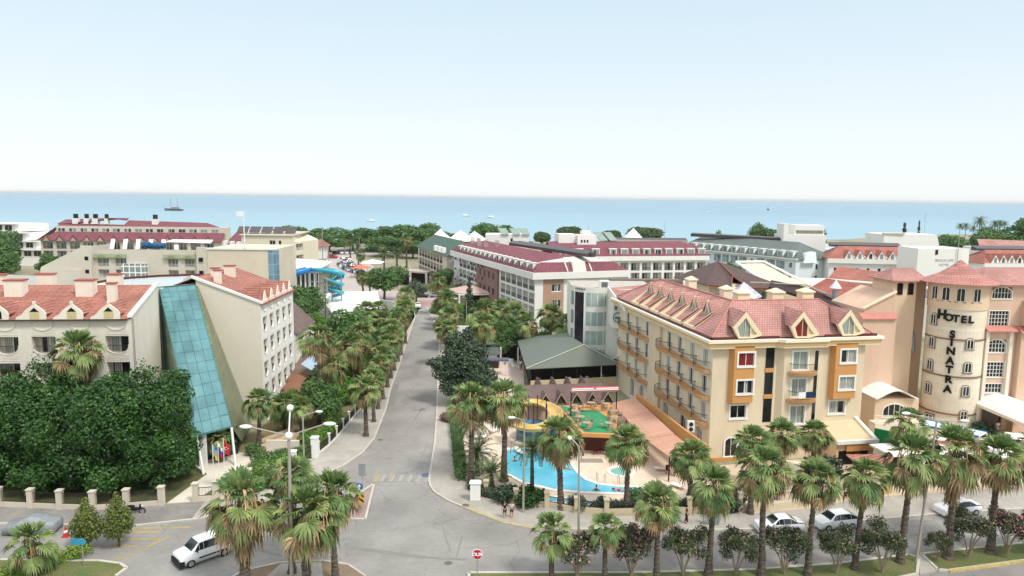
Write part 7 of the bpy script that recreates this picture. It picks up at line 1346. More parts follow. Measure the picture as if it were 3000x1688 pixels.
# the belt of trees along the coast, each its own crown
rs=random.Random(5); k=0
belt=[(-122,385,3.2),(-111,372,3.6),(-101,380,3.5),(-94,368,3.0),(-88,395,3.1),(-84,388,3.0),(-79,400,3.2),(-73,384,3.4),(-66,392,3.8),(-59,380,4.0),(-52,390,3.9),(-47,378,3.6),(-40,388,3.0),(-33,392,2.6),(-26,384,2.7),(-19,390,2.4),(-108,345,2.6),(-100,352,2.4),(-64,355,2.8),(-56,350,2.6),(-48,345,2.4),(-117,350,2.2),(-14,372,3.5),(-7,380,3.8),(-1,372,3.0),(4,380,2.2),(-22,362,2.0)]
pos=['leftmost','second','third','fourth','fifth','sixth','seventh','eighth','ninth','tenth','eleventh','twelfth','thirteenth','fourteenth','fifteenth','sixteenth']
for i,(x,y,s) in enumerate(belt):
    l=(f'coastal tree in the back row of the belt before the sea, {pos[i]} from the left' if i<16 else f'coastal tree in the front row of the belt before the sea, {pos[i-16]} from the left' if i<22 else f'tall coastal tree right of the belt above the green roofed hotel, {pos[i-22]} from the left')
    tree('broad',x,y,l,s*.95,sz=s*.56 if i<22 else s*.64,group='coastal trees before the sea')
for i,(x,y,s,sz,l) in enumerate([(26,330,1.3,1.9,'stone pine behind the roof house of the second burgundy hotel'),(46,335,1.0,1.7,'round tree top beyond the burgundy hotel collectors'),(61,330,1.75,1.9,'broad stone pine left of the grey green roof'),(118,320,1.5,1.9,'golden green stone pine above the grey green roof'),(14,340,.9,1.55,'low stone pine between the two burgundy hotels')]): tree('umbrella',x,y,l,s,sz=sz,group='stone pines near the sea')
tree('broad',116,335,'tall rounded cypress crown above the golden green stone pine',1.9,sz=2.9); tree('broad',136,322,'tall dark pine left of the roof house of the pale blue hotel',1.7,sz=2.6); tree('broad',131,325,'open dark pine crown between the stone pine and the roof house',1.4,sz=2.2); tree('broad',86,300,'small round dark tree top at the left end of the grey green roof',1.1,sz=2.55)
tree('cone',163.5,300,'dark conical cypress on the skyline, broader left one',2.4,sz=2.35,group='skyline cypresses'); tree('cone',169.5,300,'dark conical cypress on the skyline, slim right one',1.5,sz=2.45,group='skyline cypresses')
tree('broad',66,212,'dark tree at the right end of the second burgundy hotel',1.1,sz=1.6)
for i,(x,y,s) in enumerate([(196,330,3.2),(206,338,3.0),(216,326,3.4),(226,330,3.8),(236,322,4.4),(246,330,4.8),(258,322,4.6),(270,330,4.4),(212,345,3.0),(232,345,4.2),(183,322,2.6),(190,340,2.8)]): tree('broad',x,y,'dark green tree in the grove at the right skyline, '+(pos+['x'])[i]+' of the grove',s*.9,sz=s*.68,group='grove at the right skyline')
for i,(x,y,s) in enumerate([(-172,240,1.9),(-180,250,2.1),(-188,262,2.2),(-176,225,1.6),(-168,236,1.5),(-196,270,2.2),(-184,230,1.6),(-160,246,1.4)]): tree('broad',x,y,'green tree at the far left beside the white terraced hotel, '+pos[i]+' of eight',s,group='trees at the far left')
tree('cone',-163,218,'small pointed conifer beside the grey flat roof at the left',1.1,sz=.8)
for i,(x,y,s) in enumerate([(-79,255,1.7),(-74,248,1.6),(-70,240,1.6),(-66,231,1.5),(-62,225,1.4),(-83,268,1.6),(-57,215,1.5),(-87,285,1.6),(-52,206,1.2)]): tree('bright',x,y,'light green tree lining the left side of the car park street, '+['sixth','fifth','fourth','third','second','seventh','nearest','farthest','lowest'][i],s,group='trees lining the car park street')
# shrubs
hedge([(-29.2,70),(-27.4,73.5),(-24.8,76.5),(-23.6,78.6)],1.5,1.5,'loose bright hedge along the pavement inside the left corner',GB)
hedge([(-23.4,80.6),(-22.7,85),(-22.4,91)],1.6,2.2,'tall green hedge behind the white fence posts on the left pavement',GB)
hedge([(-24.2,79.5),(-26.0,78.4),(-28.4,77)],1.2,1.3,'dark flowering hedge beside the entrance path',GM)
hedge([(-40.0,51.5),(-37.5,54.4),(-35.6,56.4)],1.6,1.0,'clipped bright green hedge on the bottom left lawn',mat('lime_hedge_leaf','7f9a3a',.6,.2,.8,island=.3))
hedge([(-3.9,70.6),(-2.6,69.1),(-0.4,67.9)],1.0,1.1,'dark shrubs at the corner behind the white cabinet',GC)
hedge([(9.6,65.6),(13,65.9),(19.5,66.3)],.9,1.3,'dark green hedge behind the pool garden fence',GC)
hedge([(-5.2,73),(-6.0,80),(-6.9,88),(-7.9,97)],1.2,1.6,'mixed green planting along the inside of the right pavement',GM)
hedge([(33.6,70.6),(37,71.6)],1.0,1.4,'green planting at the foot of the peach garden wall',GM)
for x,y,s,l,m_ in [(-.2,67.9,1.5,'dark leafy shrub below the lamp post in front of the pool',GC),(2.0,66.9,1.6,'round leafy tree like shrub by the second pool corner',GD),(6.6,66.2,1.2,'shrub with dark red leaves by the pool fence',GO),(8.9,65.9,1.1,'spiky green shrub between two fence pillars',GC),(12.8,67.4,1.4,'flowering shrub before the paddling pool palm',GM),(14.6,66.4,1.3,'dense shrub right of the paddling pool palm',GM),(-26.2,69.9,1.3,'bright round shrub at the entrance gate pillar',GB),(-24.9,71.5,1.2,'dark shrub by the flag poles',GM),(18.6,66.6,1.6,'tall dark shrub before the yellow hotel corner',GC),(21.8,66.8,1.7,'dark conical shrub left of the hotel sign',GC),(33.2,73.6,2.6,'brownish tree like shrub before the yellow hotel porch',GO),(61,89.4,1.6,'dark shrub beside the tower hotel entrance',GC),(-5.6,98,2.0,'pink flowering shrub at the foot of the cedar',mat('bougainvillea','9d5d68',.7,.3,1,col2='5c6a3c',island=.4)),(-29.6,79.8,1.2,'low dark shrub under the tan gable',GM),(-24.6,84.2,1.2,'bright shrub inside the white fence',GB),(-8.4,93,1.2,'pink blossomed shrub before the cedar',mat('bougainvillea','9d5d68')),(43.5,77.5,1.6,'small palm like shrub on the annex terrace',GC)]:
    shrub(x,y,l,s,m_)
# oleanders on the median
for i,(x,v,s,l) in enumerate([(5.4,1,1.1,'oleander with faded pink blossom between the two young median palms'),(9.7,2,1.25,'oleander full of dark pink blossom, the most flowering one'),(13.9,0,1.15,'oleander right of the flowering one with pale blossom'),(18.2,0,1.1,'oleander between the two median palms before the left white car'),(22.1,0,1.15,'dense oleander directly before the left white car'),(26.4,0,1.05,'oleander before the white hatchback'),(30.2,0,1.15,'oleander left of the tall twin lamp'),(38.9,0,1.15,'oleander before the right white car'),(42.6,2,1.1,'oleander with reddish blossom near the right edge'),(36.0,0,.7,'small oleander beside the median path'),(45.6,0,1.1,'oleander cut by the right edge')]):
    y=52.6+(.05*x if x<34 else .17*(x-34)+3.4); oleander(x,y+ .6,l,v,s*1.28)
# ---------------------------------------------------------------- fences, lamps, signs
FWM=mat('fence_cream','cfc5b2',.85,.1,.5,fine=.04)
def pillar(x,y,parent,w=.5,h=1.9,rz=0,m=FWM,cap=True):
    c=MB(); c.box(-w/2,w/2,-w/2,w/2,0,h); 
    if cap: c.box(-w/2-.06,w/2+.06,-w/2-.06,w/2+.06,h,h+.12)
    q=wloc(parent); o=obj('pillar',c.mesh('pillar',m),parent,(x-q[0],y-q[1],0),rz); return o
def fence(pts,parent,lowh=.6,rail=RAIL,h=1.6,pil=1.9,pw=.5,m=FWM,bars=.13,pillars=True):
    q=wloc(parent)
    for a,b in zip(pts,pts[1:]):
        L=math.dist(a,b); an=math.atan2(b[1]-a[1],b[0]-a[0]); mx,my=(a[0]+b[0])/2-q[0],(a[1]+b[1])/2-q[1]
        if lowh: c=MB(); c.box(-L/2,L/2,-.12,.12,0,lowh); obj('low_wall',c.mesh('low_wall',m),parent,(mx,my,0),an)
        if rail: obj('railing',railing_mesh(L-pw,h-lowh,rail,bars),parent,(mx,my,lowh),an)
    if pillars:
        for p in pts: pillar(p[0],p[1],parent,pw,pil,m=m)
fc=thing('fence',(-42,65,0),'cream low wall with square pillars and dark railings below the ficus trees','fence')
fence([(-58,65.9),(-52.2,65.6),(-48.8,65.3),(-45.6,65.1),(-42.7,64.9),(-39.5,64.75),(-36.6,65.3),(-33.6,66.0)],fc,h=1.7)
fence([(-30.7,66.9),(-28.9,67.3),(-26.9,70.7)],fc,h=1.5)
f2=thing('fence',(-22,84,0),'row of slim white fence posts with thin rails along the left pavement by the garden','fence')
fence([(-22.3,80.3),(-21.8,83.2),(-21.6,86),(-21.5,89),(-21.4,92),(-21.3,95),(-21.2,98),(-21.4,104),(-21.8,110),(-22.4,118)],f2,lowh=.3,h=1.2,pil=1.5,pw=.22,m=WHITE)
gp=thing('gate',(-23,78.6,0),'dark iron gate between a white pillar and a low white wall at the left corner','gate'); pillar(-22.4,79.2,gp,.75,2.4,m=WHITE); pillar(-24.1,76.6,gp,.6,1.7,m=WHITE); obj('gate_leaf',railing_mesh(2.4,1.5,RAIL,.12),gp,(-.3,-.75,.1),math.atan2(2.6,1.7))
lw=tag(MB().box(-28.4,-24.6,80.4,80.7,0,1.6).build('wall',STONEW,None,origin=(-26.5,80.5,0)),'low cream wall beside the hotel entrance path under the palms','wall')
f3=thing('fence',(10,64.5,0),'pool garden wall with tan pillars facing the right pavement','fence')
fence([(-2.4,69.1),(.6,67.1),(3.6,66.4),(6.4,65.3),(9.2,64.9),(13.2,65.2),(17.2,65.5),(20.9,65.8)],f3,lowh=.7,h=1.3,pil=1.6,pw=.45,m=mat('tan_fence','c9ba9c',.85,.1,.5))
f4=thing('fence',(28,67,0),'orange and cream street wall with white bars before the yellow hotel','fence'); fence([(22.2,65.9),(25,66.2),(28.4,67.2),(31.8,68.6)],f4,lowh=.8,rail=WHITE,h=1.9,pil=2.0,pw=.4,m=YC,bars=.3)
# steps before the gazebo path
for i,(x,y) in enumerate([(-27.4,83.6),(-28.4,85.2)]):
    t=thing('ramp_wall',(x,y,0),['front','rear'][i]+' tan stepped path slab between the garden palms left of the street','steps'); c=MB(); c.hexa([(x-2.6,y-1.2,0),(x-1.8,y-1.4,0),(x+1.6,y+.9,0),(x+.8,y+1.2,0)],[(x-2.6,y-1.2,.25),(x-1.8,y-1.4,.25),(x+1.6,y+.9,1.1),(x+.8,y+1.2,1.1)]); c.build('slab',mat('tan_step','c2ab8e',.85,.1,1),t)
LPM=mat('lamp_pole','a39c90',.6,.1,1); LH=mat('lamp_head','e4e4e0',.35,.05)
tl=thing('street_lamp',(-16.3,50.6,0),'tall lamp post with three arms and white heads on the front island','street lamp')
c=MB(); c.tube((-16.3,50.6,0),(-16.2,50.6,12.4),.16,10,.11); c.build('pole',LPM,tl)
hub=(-16.2,50.6,12.5)
c=MB(); c.ball(hub,.3,12,8); c.build('hub',LH,tl); c=MB(); c.tube(hub,(-16.25,51.2,14.2),.06,6); c.build('riser',LH,tl)
for x,y,z in ((-18.9,50.4,13.2),(-13.6,50.8,13.35)):
    c=MB(); c.tube(hub,(x,y,z),.055,6); a=c.build('arm',LPM,tl); s=1 if x>-16 else -1; c=MB(); c.ball((x+.35*s,y,z+.02),.2,12,8,.75,2.4,1.1); c.build('lamp_head',LH,tl,True)
c=MB(); c.ball((-16.25,51.25,14.4),.26,12,8); c.build('lamp_head',LH,tl,True)
def lamp(x,y,h,arm,label,hd=(.0,0),heads=None,r=.09,group='street lamps',ball=False):
    t=thing('street_lamp',(x,y,0),label,'street lamp',group); c=MB(); c.tube((x,y,0),(x+hd[0],y+hd[1],h),r*1.3,8,r*.8); c.build('pole',LPM,t)
    for dx,dy,dz in (heads or [arm]):
        a=(x+hd[0],y+hd[1],h); b=(a[0]+dx,a[1]+dy,h+dz); c=MB(); c.tube(a,b,.05,6); c.build('arm',LPM,t); L=math.hypot(dx,dy) or 1; q=(b[0]+dx/L*.3,b[1]+dy/L*.3,b[2]); c=MB()
        if abs(dx)>abs(dy): c.ball(q,.17,10,6,.8,2.3,1.1)
        else: c.ball(q,.17,10,6,.8,1.1,2.3)
        c.build('lamp_head',LH,t,True)
lamp(-19.9,66.5,9.0,(1.2,.2,.35),'tan street lamp with one short arm behind the three armed lamp')
lamp(1.3,65.2,9.2,(-.9,0,.25),'tan street lamp in front of the pool with a small white head')
lamp(5.6,54.3,10.6,(-.5,.9,.3),'thin grey street lamp between the two young median palms',hd=(-.2,0))
lamp(34.0,56.6,12.2,None,'tall twin armed street lamp at the median path',hd=(.9,.3),heads=[(-2.2,.1,.55),(2.2,.3,-.1)],r=.1)
lamp(-9.6,150,8,(-2.0,0,.5),'grey lamp leaning over the street by the conifer')
for x,y,h,dx,l in [(-84,300,11,-2.6,'curved lamp left of the orange roofed kiosk'),(-75,292,10.5,3.0,'curved lamp right of the tall flagless pole'),(-68,318,11,-2.5,'straight armed lamp at the far car park'),(-43,262,8,-2,'small curved lamp by the cafe')]: lamp(x,y,h,(dx,0,1.6),l,r=.12,group='far car park lamps')
fp=tag(MB().tube((-78.5,296,0),(-78.5,296,17),.22,8,.14).build('flagpole',STEEL,None,origin=(-78.5,296,0)),'tall bare pale pole at the car park before the tree belt','pole')
for x,y,h,l in [(24,228,22,'thin aerial mast left of the first roof house'),(47,222,23,'thin aerial mast above the second burgundy roof'),(150,262,26,'thin aerial mast on the far white block')]: tag(MB().tube((x,y,12),(x,y,h),.05,5).build('mast',STEEL,None,origin=(x,y,12)),l,'aerial')
# signs
SR=mat('sign_red','b32331',.4,.05); SWH=mat('sign_white','eeeeee',.4,.03); SBL=mat('sign_blue','2a6ba6',.4,.08); SYE=mat('sign_yellow','d9a43c',.5,.08); SBK=mat('sign_black','1d1d1d',.5)
ds=thing('road_sign',(-2.35,50.2,0),'red octagonal stop sign on a thin pole in the middle foreground','road sign')
c=MB(); c.tube((-2.35,50.2,0),(-2.35,50.2,4.0),.035,8); c.build('pole',STEEL,ds)
def octag(r,y0,y1,mt,nm,n=8,rot=math.pi/8):
    c=MB(); p=[(-2.35+r*math.cos(rot+2*math.pi*k/n),3.75+r*math.sin(rot+2*math.pi*k/n)) for k in range(n)]; F=Fc((0,50.1),(1,0)); c.fprism(F,p,y0,y1); return c.build(nm,mt,ds)
octag(.42,0,.02,SWH,'sign_rim'); octag(.385,.021,.03,SR,'sign_face'); obj('sign_lettering',tmesh('DUR',.36,SWH,.004,.012),ds,(0,-.14,3.75),rot=(R(90),0,0))
bs=thing('road_sign',(-14.45,65.9,0),'blue arrow sign above a yellow and black chevron panel on the small island','road sign')
c=MB(); c.tube((-14.45,65.9,0),(-14.45,65.9,2.6),.05,8); c.build('pole',STEEL,bs); c=MB(); F=Fc((-14.45,65.8),(1,0)); c.fprism(F,[(.36*math.cos(2*math.pi*k/16),2.25+.36*math.sin(2*math.pi*k/16)) for k in range(16)],0,.03); c.build('blue_disc',SBL,bs)
c=MB(); c.fprism(F,[(-.07,2.0),(.07,2.0),(.07,2.3),(.2,2.3),(0,2.52),(-.2,2.3),(-.07,2.3)],.035,.05); c.build('arrow',SWH,bs)
c=MB(); c.fb(F,-.42,.42,0,.03,.5,1.7); pn=c.build('chevron_panel',SYE,bs)
c=MB(); 
for z in (.65,1.15): c.fprism(F,[(-.42,z),(0,z+.35),(.42,z),(.42,z+.22),(0,z+.57),(-.42,z+.22)],.033,.045) if 0 else (c.fprism(F,[(-.42,z),(0,z+.3),(0,z+.52),(-.42,z+.22)],.033,.045),c.fprism(F,[(0,z+.3),(.42,z),(.42,z+.22),(0,z+.52)],.033,.045))
c.build('black_chevron',SBK,bs)
gs_=thing('road_sign',(-15.3,72.8,0),'back of a grey road sign at the tip of the small island','road sign'); c=MB(); c.tube((-15.3,71.2,0),(-15.3,71.2,2.4),.04,6); c.build('pole',STEEL,gs_); c=MB(); c.box(-15.65,-14.95,71.1,71.14,1.2,2.5); c.build('panel',mat('grey_sign_back','8e9399',.5),gs_)
cb=thing('utility_cabinet',(-3.4,67.8,0),'white utility cabinet with a slightly pitched lid on the right pavement corner','cabinet'); c=MB(); c.box(-3.95,-2.85,67.4,68.1,.14,.3); c.build('plinth',KERB,cb); c=MB(); c.box(-3.9,-2.9,67.45,68.05,.3,2.0); c.box(-3.42,-3.38,67.43,67.46,.4,1.7); c.build('casing',WHITE,cb); c=MB(); c.hexa([(-4.0,67.35,2.0),(-2.8,67.35,2.0),(-2.8,68.15,2.0),(-4.0,68.15,2.0)],[(-3.9,67.6,2.22),(-2.9,67.6,2.22),(-2.9,67.9,2.22),(-3.9,67.9,2.22)]); c.build('lid',WHITE,cb)
bb=thing('information_board',(-10.2,128,0),'white notice board on a single leg among the palms at the right kerb','sign'); c=MB(); c.tube((-9.0,128,0),(-9.0,128,5.2),.1,6); c.build('pole',STEEL,bb); c=MB(); c.box(-10.3,-7.7,127.7,127.85,5.2,6.8); c.build('board',WHITE,bb); obj('sign_lettering',tmesh('HOTEL',.5,SBK,.01),bb,(0,-.17,3.95),rot=(R(90),0,0)) if 0 else None
tt=thing('totem_sign',(-17.8,187,0),'white totem sign at the seaward end of the right pavement','sign'); c=MB(); c.box(-18.3,-17.4,186.9,187.1,.6,4.4); c.build('panel',WHITE,tt); c=MB(); c.box(-18.2,-17.5,186.85,187.15,0,.6); c.build('base',STEEL,tt)
db=thing('direction_sign',(-34.8,54.6,0),'small blue pointed direction sign on the lawn corner','road sign'); c=MB(); c.tube((-34.4,54.6,0),(-34.4,54.6,2.4),.05,6); c.build('pole',STEEL,db); c=MB(); F=Fc((-34.6,54.5),(1,0)); c.fprism(F,[(-.6,1.9),(.4,1.9),(.65,2.15),(.4,2.4),(-.6,2.4)],0,.04); c.build('arrow_panel',mat('cyan_sign','3f9cc0',.4),db)
tb=thing('bus_shelter',(-39.6,49.9,0),'corner of a green framed glass panel at the left edge of the view','street furniture'); c=MB(); c.box(-39.3,-39.15,50.2,50.3,0,3.2); c.box(-41,-39.15,50.2,50.3,3.1,3.25); c.box(-41,-39.15,50.2,50.3,.4,.5); c.build('frame',mat('dark_green_frame','2f4b44',.5),tb); c=MB(); c.box(-41,-39.3,50.23,50.27,.5,3.1); c.build('glass_panel',mat('pale_glass_panel','a9bdb5',.15),tb)
st=thing('street_stand',(15.3,62.95,0),'small grey stand on the pavement before the pool wall','street furniture'); c=MB(); c.box(18.2,19.4,62.9,63.0,.3,1.7); c.build('panel',mat('grey_sign_back','8e9399'),st); c=MB(); c.box(18.3,18.4,62.92,62.98,0,.3); c.box(19.2,19.3,62.92,62.98,0,.3); c.build('leg',STEEL,st)
co_=thing('traffic_cone',(-38.9,59.6,0),'red and white traffic cone beside the covered car','traffic cone'); c=MB(); c.box(-39.2,-38.6,59.3,59.9,.02,.07); c.build('base',mat('cone_red','c23b30',.5),co_); c=MB(); c.lathe((-38.9,59.6,0),[(.24,.07),(.17,.4)],12); c.lathe((-38.9,59.6,0),[(.12,.62),(.03,1.0)],12); c.build('cone',mat('cone_red','c23b30'),co_); c=MB(); c.lathe((-38.9,59.6,0),[(.17,.4),(.12,.62)],12); c.build('white_sleeve',SWH,co_)
# flags at the cream hotel entrance
def flag(x,y,h,cols,label,emb=False):
    t=thing('flag',(x,y,0),label,'flag','flags by the entrance path'); c=MB(); c.tube((x,y,0),(x,y,h),.035,6); c.build('pole',WHITE,t)
    n=len(cols)
    for k,cl in enumerate(cols):
        V=[];Q=[]
        for j in range(9):
            s=j/8; xx=.55*s*(1 if 1 else 0); wv=.12*math.sin(s*9+k*.2)
            for e in (0,1):
                # folds hang: each stripe keeps its order across the drooping cloth
                z=h-.15-(k+e)/n*1.1-.75*s; V.append((x+.05+xx,y-.02+wv,z))
        for j in range(8): Q.append((2*j,2*j+1,2*j+3,2*j+2))
        c=MB(); c.v=V; c.f=Q; c.build('flag_cloth',mat('flag_'+cl,cl,.8,.05),t)
    if emb:
        c=MB(); F=Fc((x,y-.16),(1,0)); cx,cz=.3,h-1.0
        for k in range(10): a=R(50+26*k); b=R(50+26*(k+1)); c.fpoly(F,[(cx+.17*math.cos(a),cz+.17*math.sin(a)),(cx+.17*math.cos(b),cz+.17*math.sin(b)),(cx+.03+.13*math.cos(b),cz+.13*math.sin(b)),(cx+.03+.13*math.cos(a),cz+.13*math.sin(a))],.01)
        c.fpoly(F,[(cx+.24+(.07 if j%2==0 else .03)*math.cos(R(180+36*j)),cz+(.07 if j%2==0 else .03)*math.sin(R(180+36*j))) for j in range(10)],.01); c.build('crescent_and_star',SWH,t)
flag(-28.9,69.6,5.6,['c8232b'],'red flag with white crescent and star on the right pole by the entrance path',True); flag(-29.5,69.7,5.2,['e8e8e8','2f56a0','c02f36'],'white blue and red striped flag on the middle pole'); flag(-30.1,69.8,4.9,['7fb2dc','d7c24a'],'pale blue and yellow flag on the left pole')
# ---------------------------------------------------------------- vehicles
TY=mat('tyre_rubber','1b1b1c',.85,.1,3); RIMM=mat('wheel_rim','a9abad',.35,.1,metal=.5); CG=mat('car_glass','20282c',.06,.2,1,spec=.7); BUMP=mat('black_bumper','222325',.6,.1); HLM=mat('headlight_glass','d5dadc',.15,.05,spec=.6); TLM=mat('tail_light','8e1f22',.3)
CARM={}
def car_meshes(kind,col):
    key=(kind,col)
    if key in CARM: return CARM[key]
    # stations: x, z bottom, z belt, z top, half width belt, half width top
    if kind=='van': S=[(-2.1,.42,.9,.92,.74,.68),(-2.0,.3,1.02,1.04,.84,.74),(-1.25,.26,1.14,1.18,.88,.72),(-.62,.26,1.16,1.74,.88,.66),(-.3,.26,1.16,1.8,.88,.68),(.9,.26,1.16,1.82,.88,.70),(1.95,.28,1.16,1.78,.88,.70),(2.1,.36,1.14,1.62,.84,.68)]; L=2.1
    elif kind=='sedan': S=[(-2.15,.38,.68,.7,.70,.66),(-2.02,.26,.78,.8,.82,.74),(-1.0,.24,.92,.95,.87,.74),(-.35,.24,.94,1.36,.87,.6),(0.1,.24,.94,1.44,.87,.6),(.75,.24,.95,1.42,.87,.6),(1.45,.26,.98,1.06,.86,.7),(2.05,.3,.94,.97,.82,.7),(2.15,.4,.85,.87,.74,.68)]; L=2.15
    else: S=[(-1.95,.38,.72,.74,.70,.66),(-1.82,.26,.82,.84,.82,.74),(-1.0,.24,.95,.98,.86,.74),(-.4,.24,.97,1.42,.86,.6),(.0,.24,.97,1.5,.86,.62),(1.1,.24,.99,1.48,.86,.62),(1.75,.28,1.0,1.2,.84,.66),(1.95,.4,.95,.98,.78,.68)]; L=1.95
    b=MB(); n=len(S); G=MB()
    for x,zb,zm,zt,wm,wt_ in S: b.v+=[(x,-wm*.94,zb),(x,-wm,(zb+zm)/2),(x,-wm*.98,zm),(x,-wt_,zt),(x,-wt_*.5,zt+.035),(x,wt_*.5,zt+.035),(x,wt_,zt),(x,wm*.98,zm),(x,wm,(zb+zm)/2),(x,wm*.94,zb)]
    for k in range(n-1):
        for j in range(10): b.f.append((k*10+j,k*10+(j+1)%10,(k+1)*10+(j+1)%10,(k+1)*10+j))
    b.f.append(tuple(range(9,-1,-1))); b.f.append(tuple((n-1)*10+j for j in range(10)))
    paint=mat('car_paint_'+col,col,.3,.05,.6,spec=.5)
    body=b.mesh('body',paint,(0,0,0),True)
    # glass: windscreen, rear window, side windows set 8 mm proud
    def q4(k,j0,j1,k2,s0=.08,s1=.92,t0=.1,t1=.9):
        A=Vector(b.v[k*10+j0]);B=Vector(b.v[k2*10+j0]);C=Vector(b.v[k2*10+j1]);D=Vector(b.v[k*10+j1])
        P=lambda s,t:(A.lerp(B,s)).lerp(D.lerp(C,s),t)
        q=[P(s0,t0),P(s1,t0),P(s1,t1),P(s0,t1)]; nn=(q[1]-q[0]).cross(q[3]-q[0]).normalized(); c0=Vector((q[0].x,0,.6)); 
        if nn.dot(q[0]-Vector((0,0,.8)))<0: nn=-nn
        return [tuple(p+nn*.012) for p in q]
    ws=MB(); iw=2
    ws.poly([(p[0],p[1],p[2]+.04) for p in q4(2,3,6,3,.06,.97,.03,.97)]); rw_=MB(); rk=n-3 if kind!='van' else n-2
    rw_.poly([(p[0],p[1],p[2]+.04) for p in q4(rk-(kind=='sedan'),3,6,rk+1-(kind=='sedan'),.08,.92,.06,.94)] if kind!='van' else [(2.075,-.6,1.2),(2.075,.6,1.2),(2.0,.55,1.65),(2.0,-.55,1.65)])
    sides=[]
    for (j0,j1) in ((2,3),(7,6)):
        w_=MB(); w_.poly(q4(2,j0,j1,3,.35,.97,.06,.85)); 
        for k in range(3,n-2 if kind!='van' else n-3): w_.poly(q4(k,j0,j1,k+1,.02,.98,.06,.93))
        sides.append(w_.mesh('side_window',CG))
    wh=MB(); 
    for s in (-1,1): pass
    def wheel():
        t=MB(); i=0; N=18; prof=[(.2,-.1),(.31,-.1),(.33,-.06),(.33,.06),(.31,.1),(.2,.1)]
        for k in range(N):
            a=2*math.pi*k/N
            for r,y in prof: t.v.append((r*math.cos(a),y,r*math.sin(a)))
        for k in range(N):
            for j in range(5): t.f.append((k*6+j,k*6+j+1,((k+1)%N)*6+j+1,((k+1)%N)*6+j))
        r=MB(); r.tube((0,-.085,0),(0,.085,0),.21,14); 
        return t.mesh('tyre',TY,(0,0,0),True),r.mesh('rim',RIMM)
    bu=MB(); bu.box(-L-(.04 if kind!='van' else .09),-L+(.1 if kind!='van' else .3),-(.74 if kind!='van' else .85),.74 if kind!='van' else .85,.24,.5 if kind!='van' else .7); br_=MB(); br_.box(L-.08,L+.04,-.74,.74,.3,.55)
    pl=MB(); pl.box(-L-.06,-L-.04,-.26,.26,.38,.5); hl=MB(); hl.ball((0,0,0),.15,8,6,.7,.8,1.3); tl_=MB(); tl_.box(-.03,.03,-.09,.09,-.14,.14)
    CARM[key]=dict(body=body,ws=ws.mesh('windscreen',CG),rw=rw_.mesh('rear_window',CG),s=sides,wheel=wheel(),bu=bu.mesh('bumper',BUMP if kind=='van' else paint),br=br_.mesh('bumper',BUMP if kind=='van' else paint),pl=pl.mesh('number_plate',SWH),hl=hl.mesh('headlight',HLM),tl=tl_.mesh('tail_light',TLM),L=L,kind=kind)
    return CARM[key]
def car(kind,col,x,y,heading,label,group=None,s=1,cat='car',lite=False,z=.02):
    """heading: direction of the front, degrees from +x"""
    M_=car_meshes(kind,col); t=thing('parked_car' if cat=='car' else cat,(x,y,z),label,cat,group,R(heading)+math.pi,s)
    obj('body',M_['body'],t); obj('windscreen',M_['ws'],t); obj('rear_window',M_['rw'],t)
    for q in M_['s']: obj('side_window',q,t)
    L=M_['L']
    for wx in (-L*.63,L*.62):
        for sy in (-1,1):
            w_=obj('wheel',M_['wheel'][0],t,(wx,sy*.78,.33)); w_.name='wheel'
            if not lite: obj('rim',M_['wheel'][1],w_,(0,sy*.03,0))
    if not lite:
        obj('bumper',M_['bu'],t); obj('bumper',M_['br'],t); obj('number_plate',M_['pl'],t)
        for sy in (-1,1): obj('headlight',M_['hl'],t,(-L+.14,sy*.6,.72 if kind!='van' else .88)); obj('tail_light',M_['tl'],t,(L-.02,sy*.68,.8 if kind!='van' else 1.05))
        for sy in (-1,1): c=MB(); c.ball((0,0,0),.1,8,5,1,.6,1.2); obj('mirror',c.mesh('mirror',mat('car_paint_'+col,col) if kind!='van' else BUMP),t,(-.85,sy*.95,1.02 if kind!='van' else 1.2))
    return t
vn=car('van','eceded',-25.3,56.1,226,'white compact van with a black front bumper driving toward the lower left',cat='van',s=1.04)
c=MB(); 
for sy in (-1,1): c.box(-.7,1.6,sy*.905-.012,sy*.905+.012,.55,.66)
c.mesh; vr=c.mesh('side_strip',BUMP); obj('side_strip',vr,vn)
c=MB(); c.box(-2.16,-2.1,-.5,.5,.62,.78); obj('grille',c.mesh('grille',BUMP),vn)
car('sedan','e4e6e6',24.6,62.2,186,'white car parked by the right pavement, leftmost, behind a dense oleander','white cars by the right pavement')
car('hatch','e6e8e8',30.1,63.1,192,'white hatchback second from the left by the right pavement','white cars by the right pavement')
car('sedan','e8eaea',43.4,66.3,192,'white car parked beyond the twin lamp before the shop','white cars by the right pavement')
car('hatch','5c2f33',50.2,62.9,12,'dark red car cut by the right edge of the view','white cars by the right pavement')
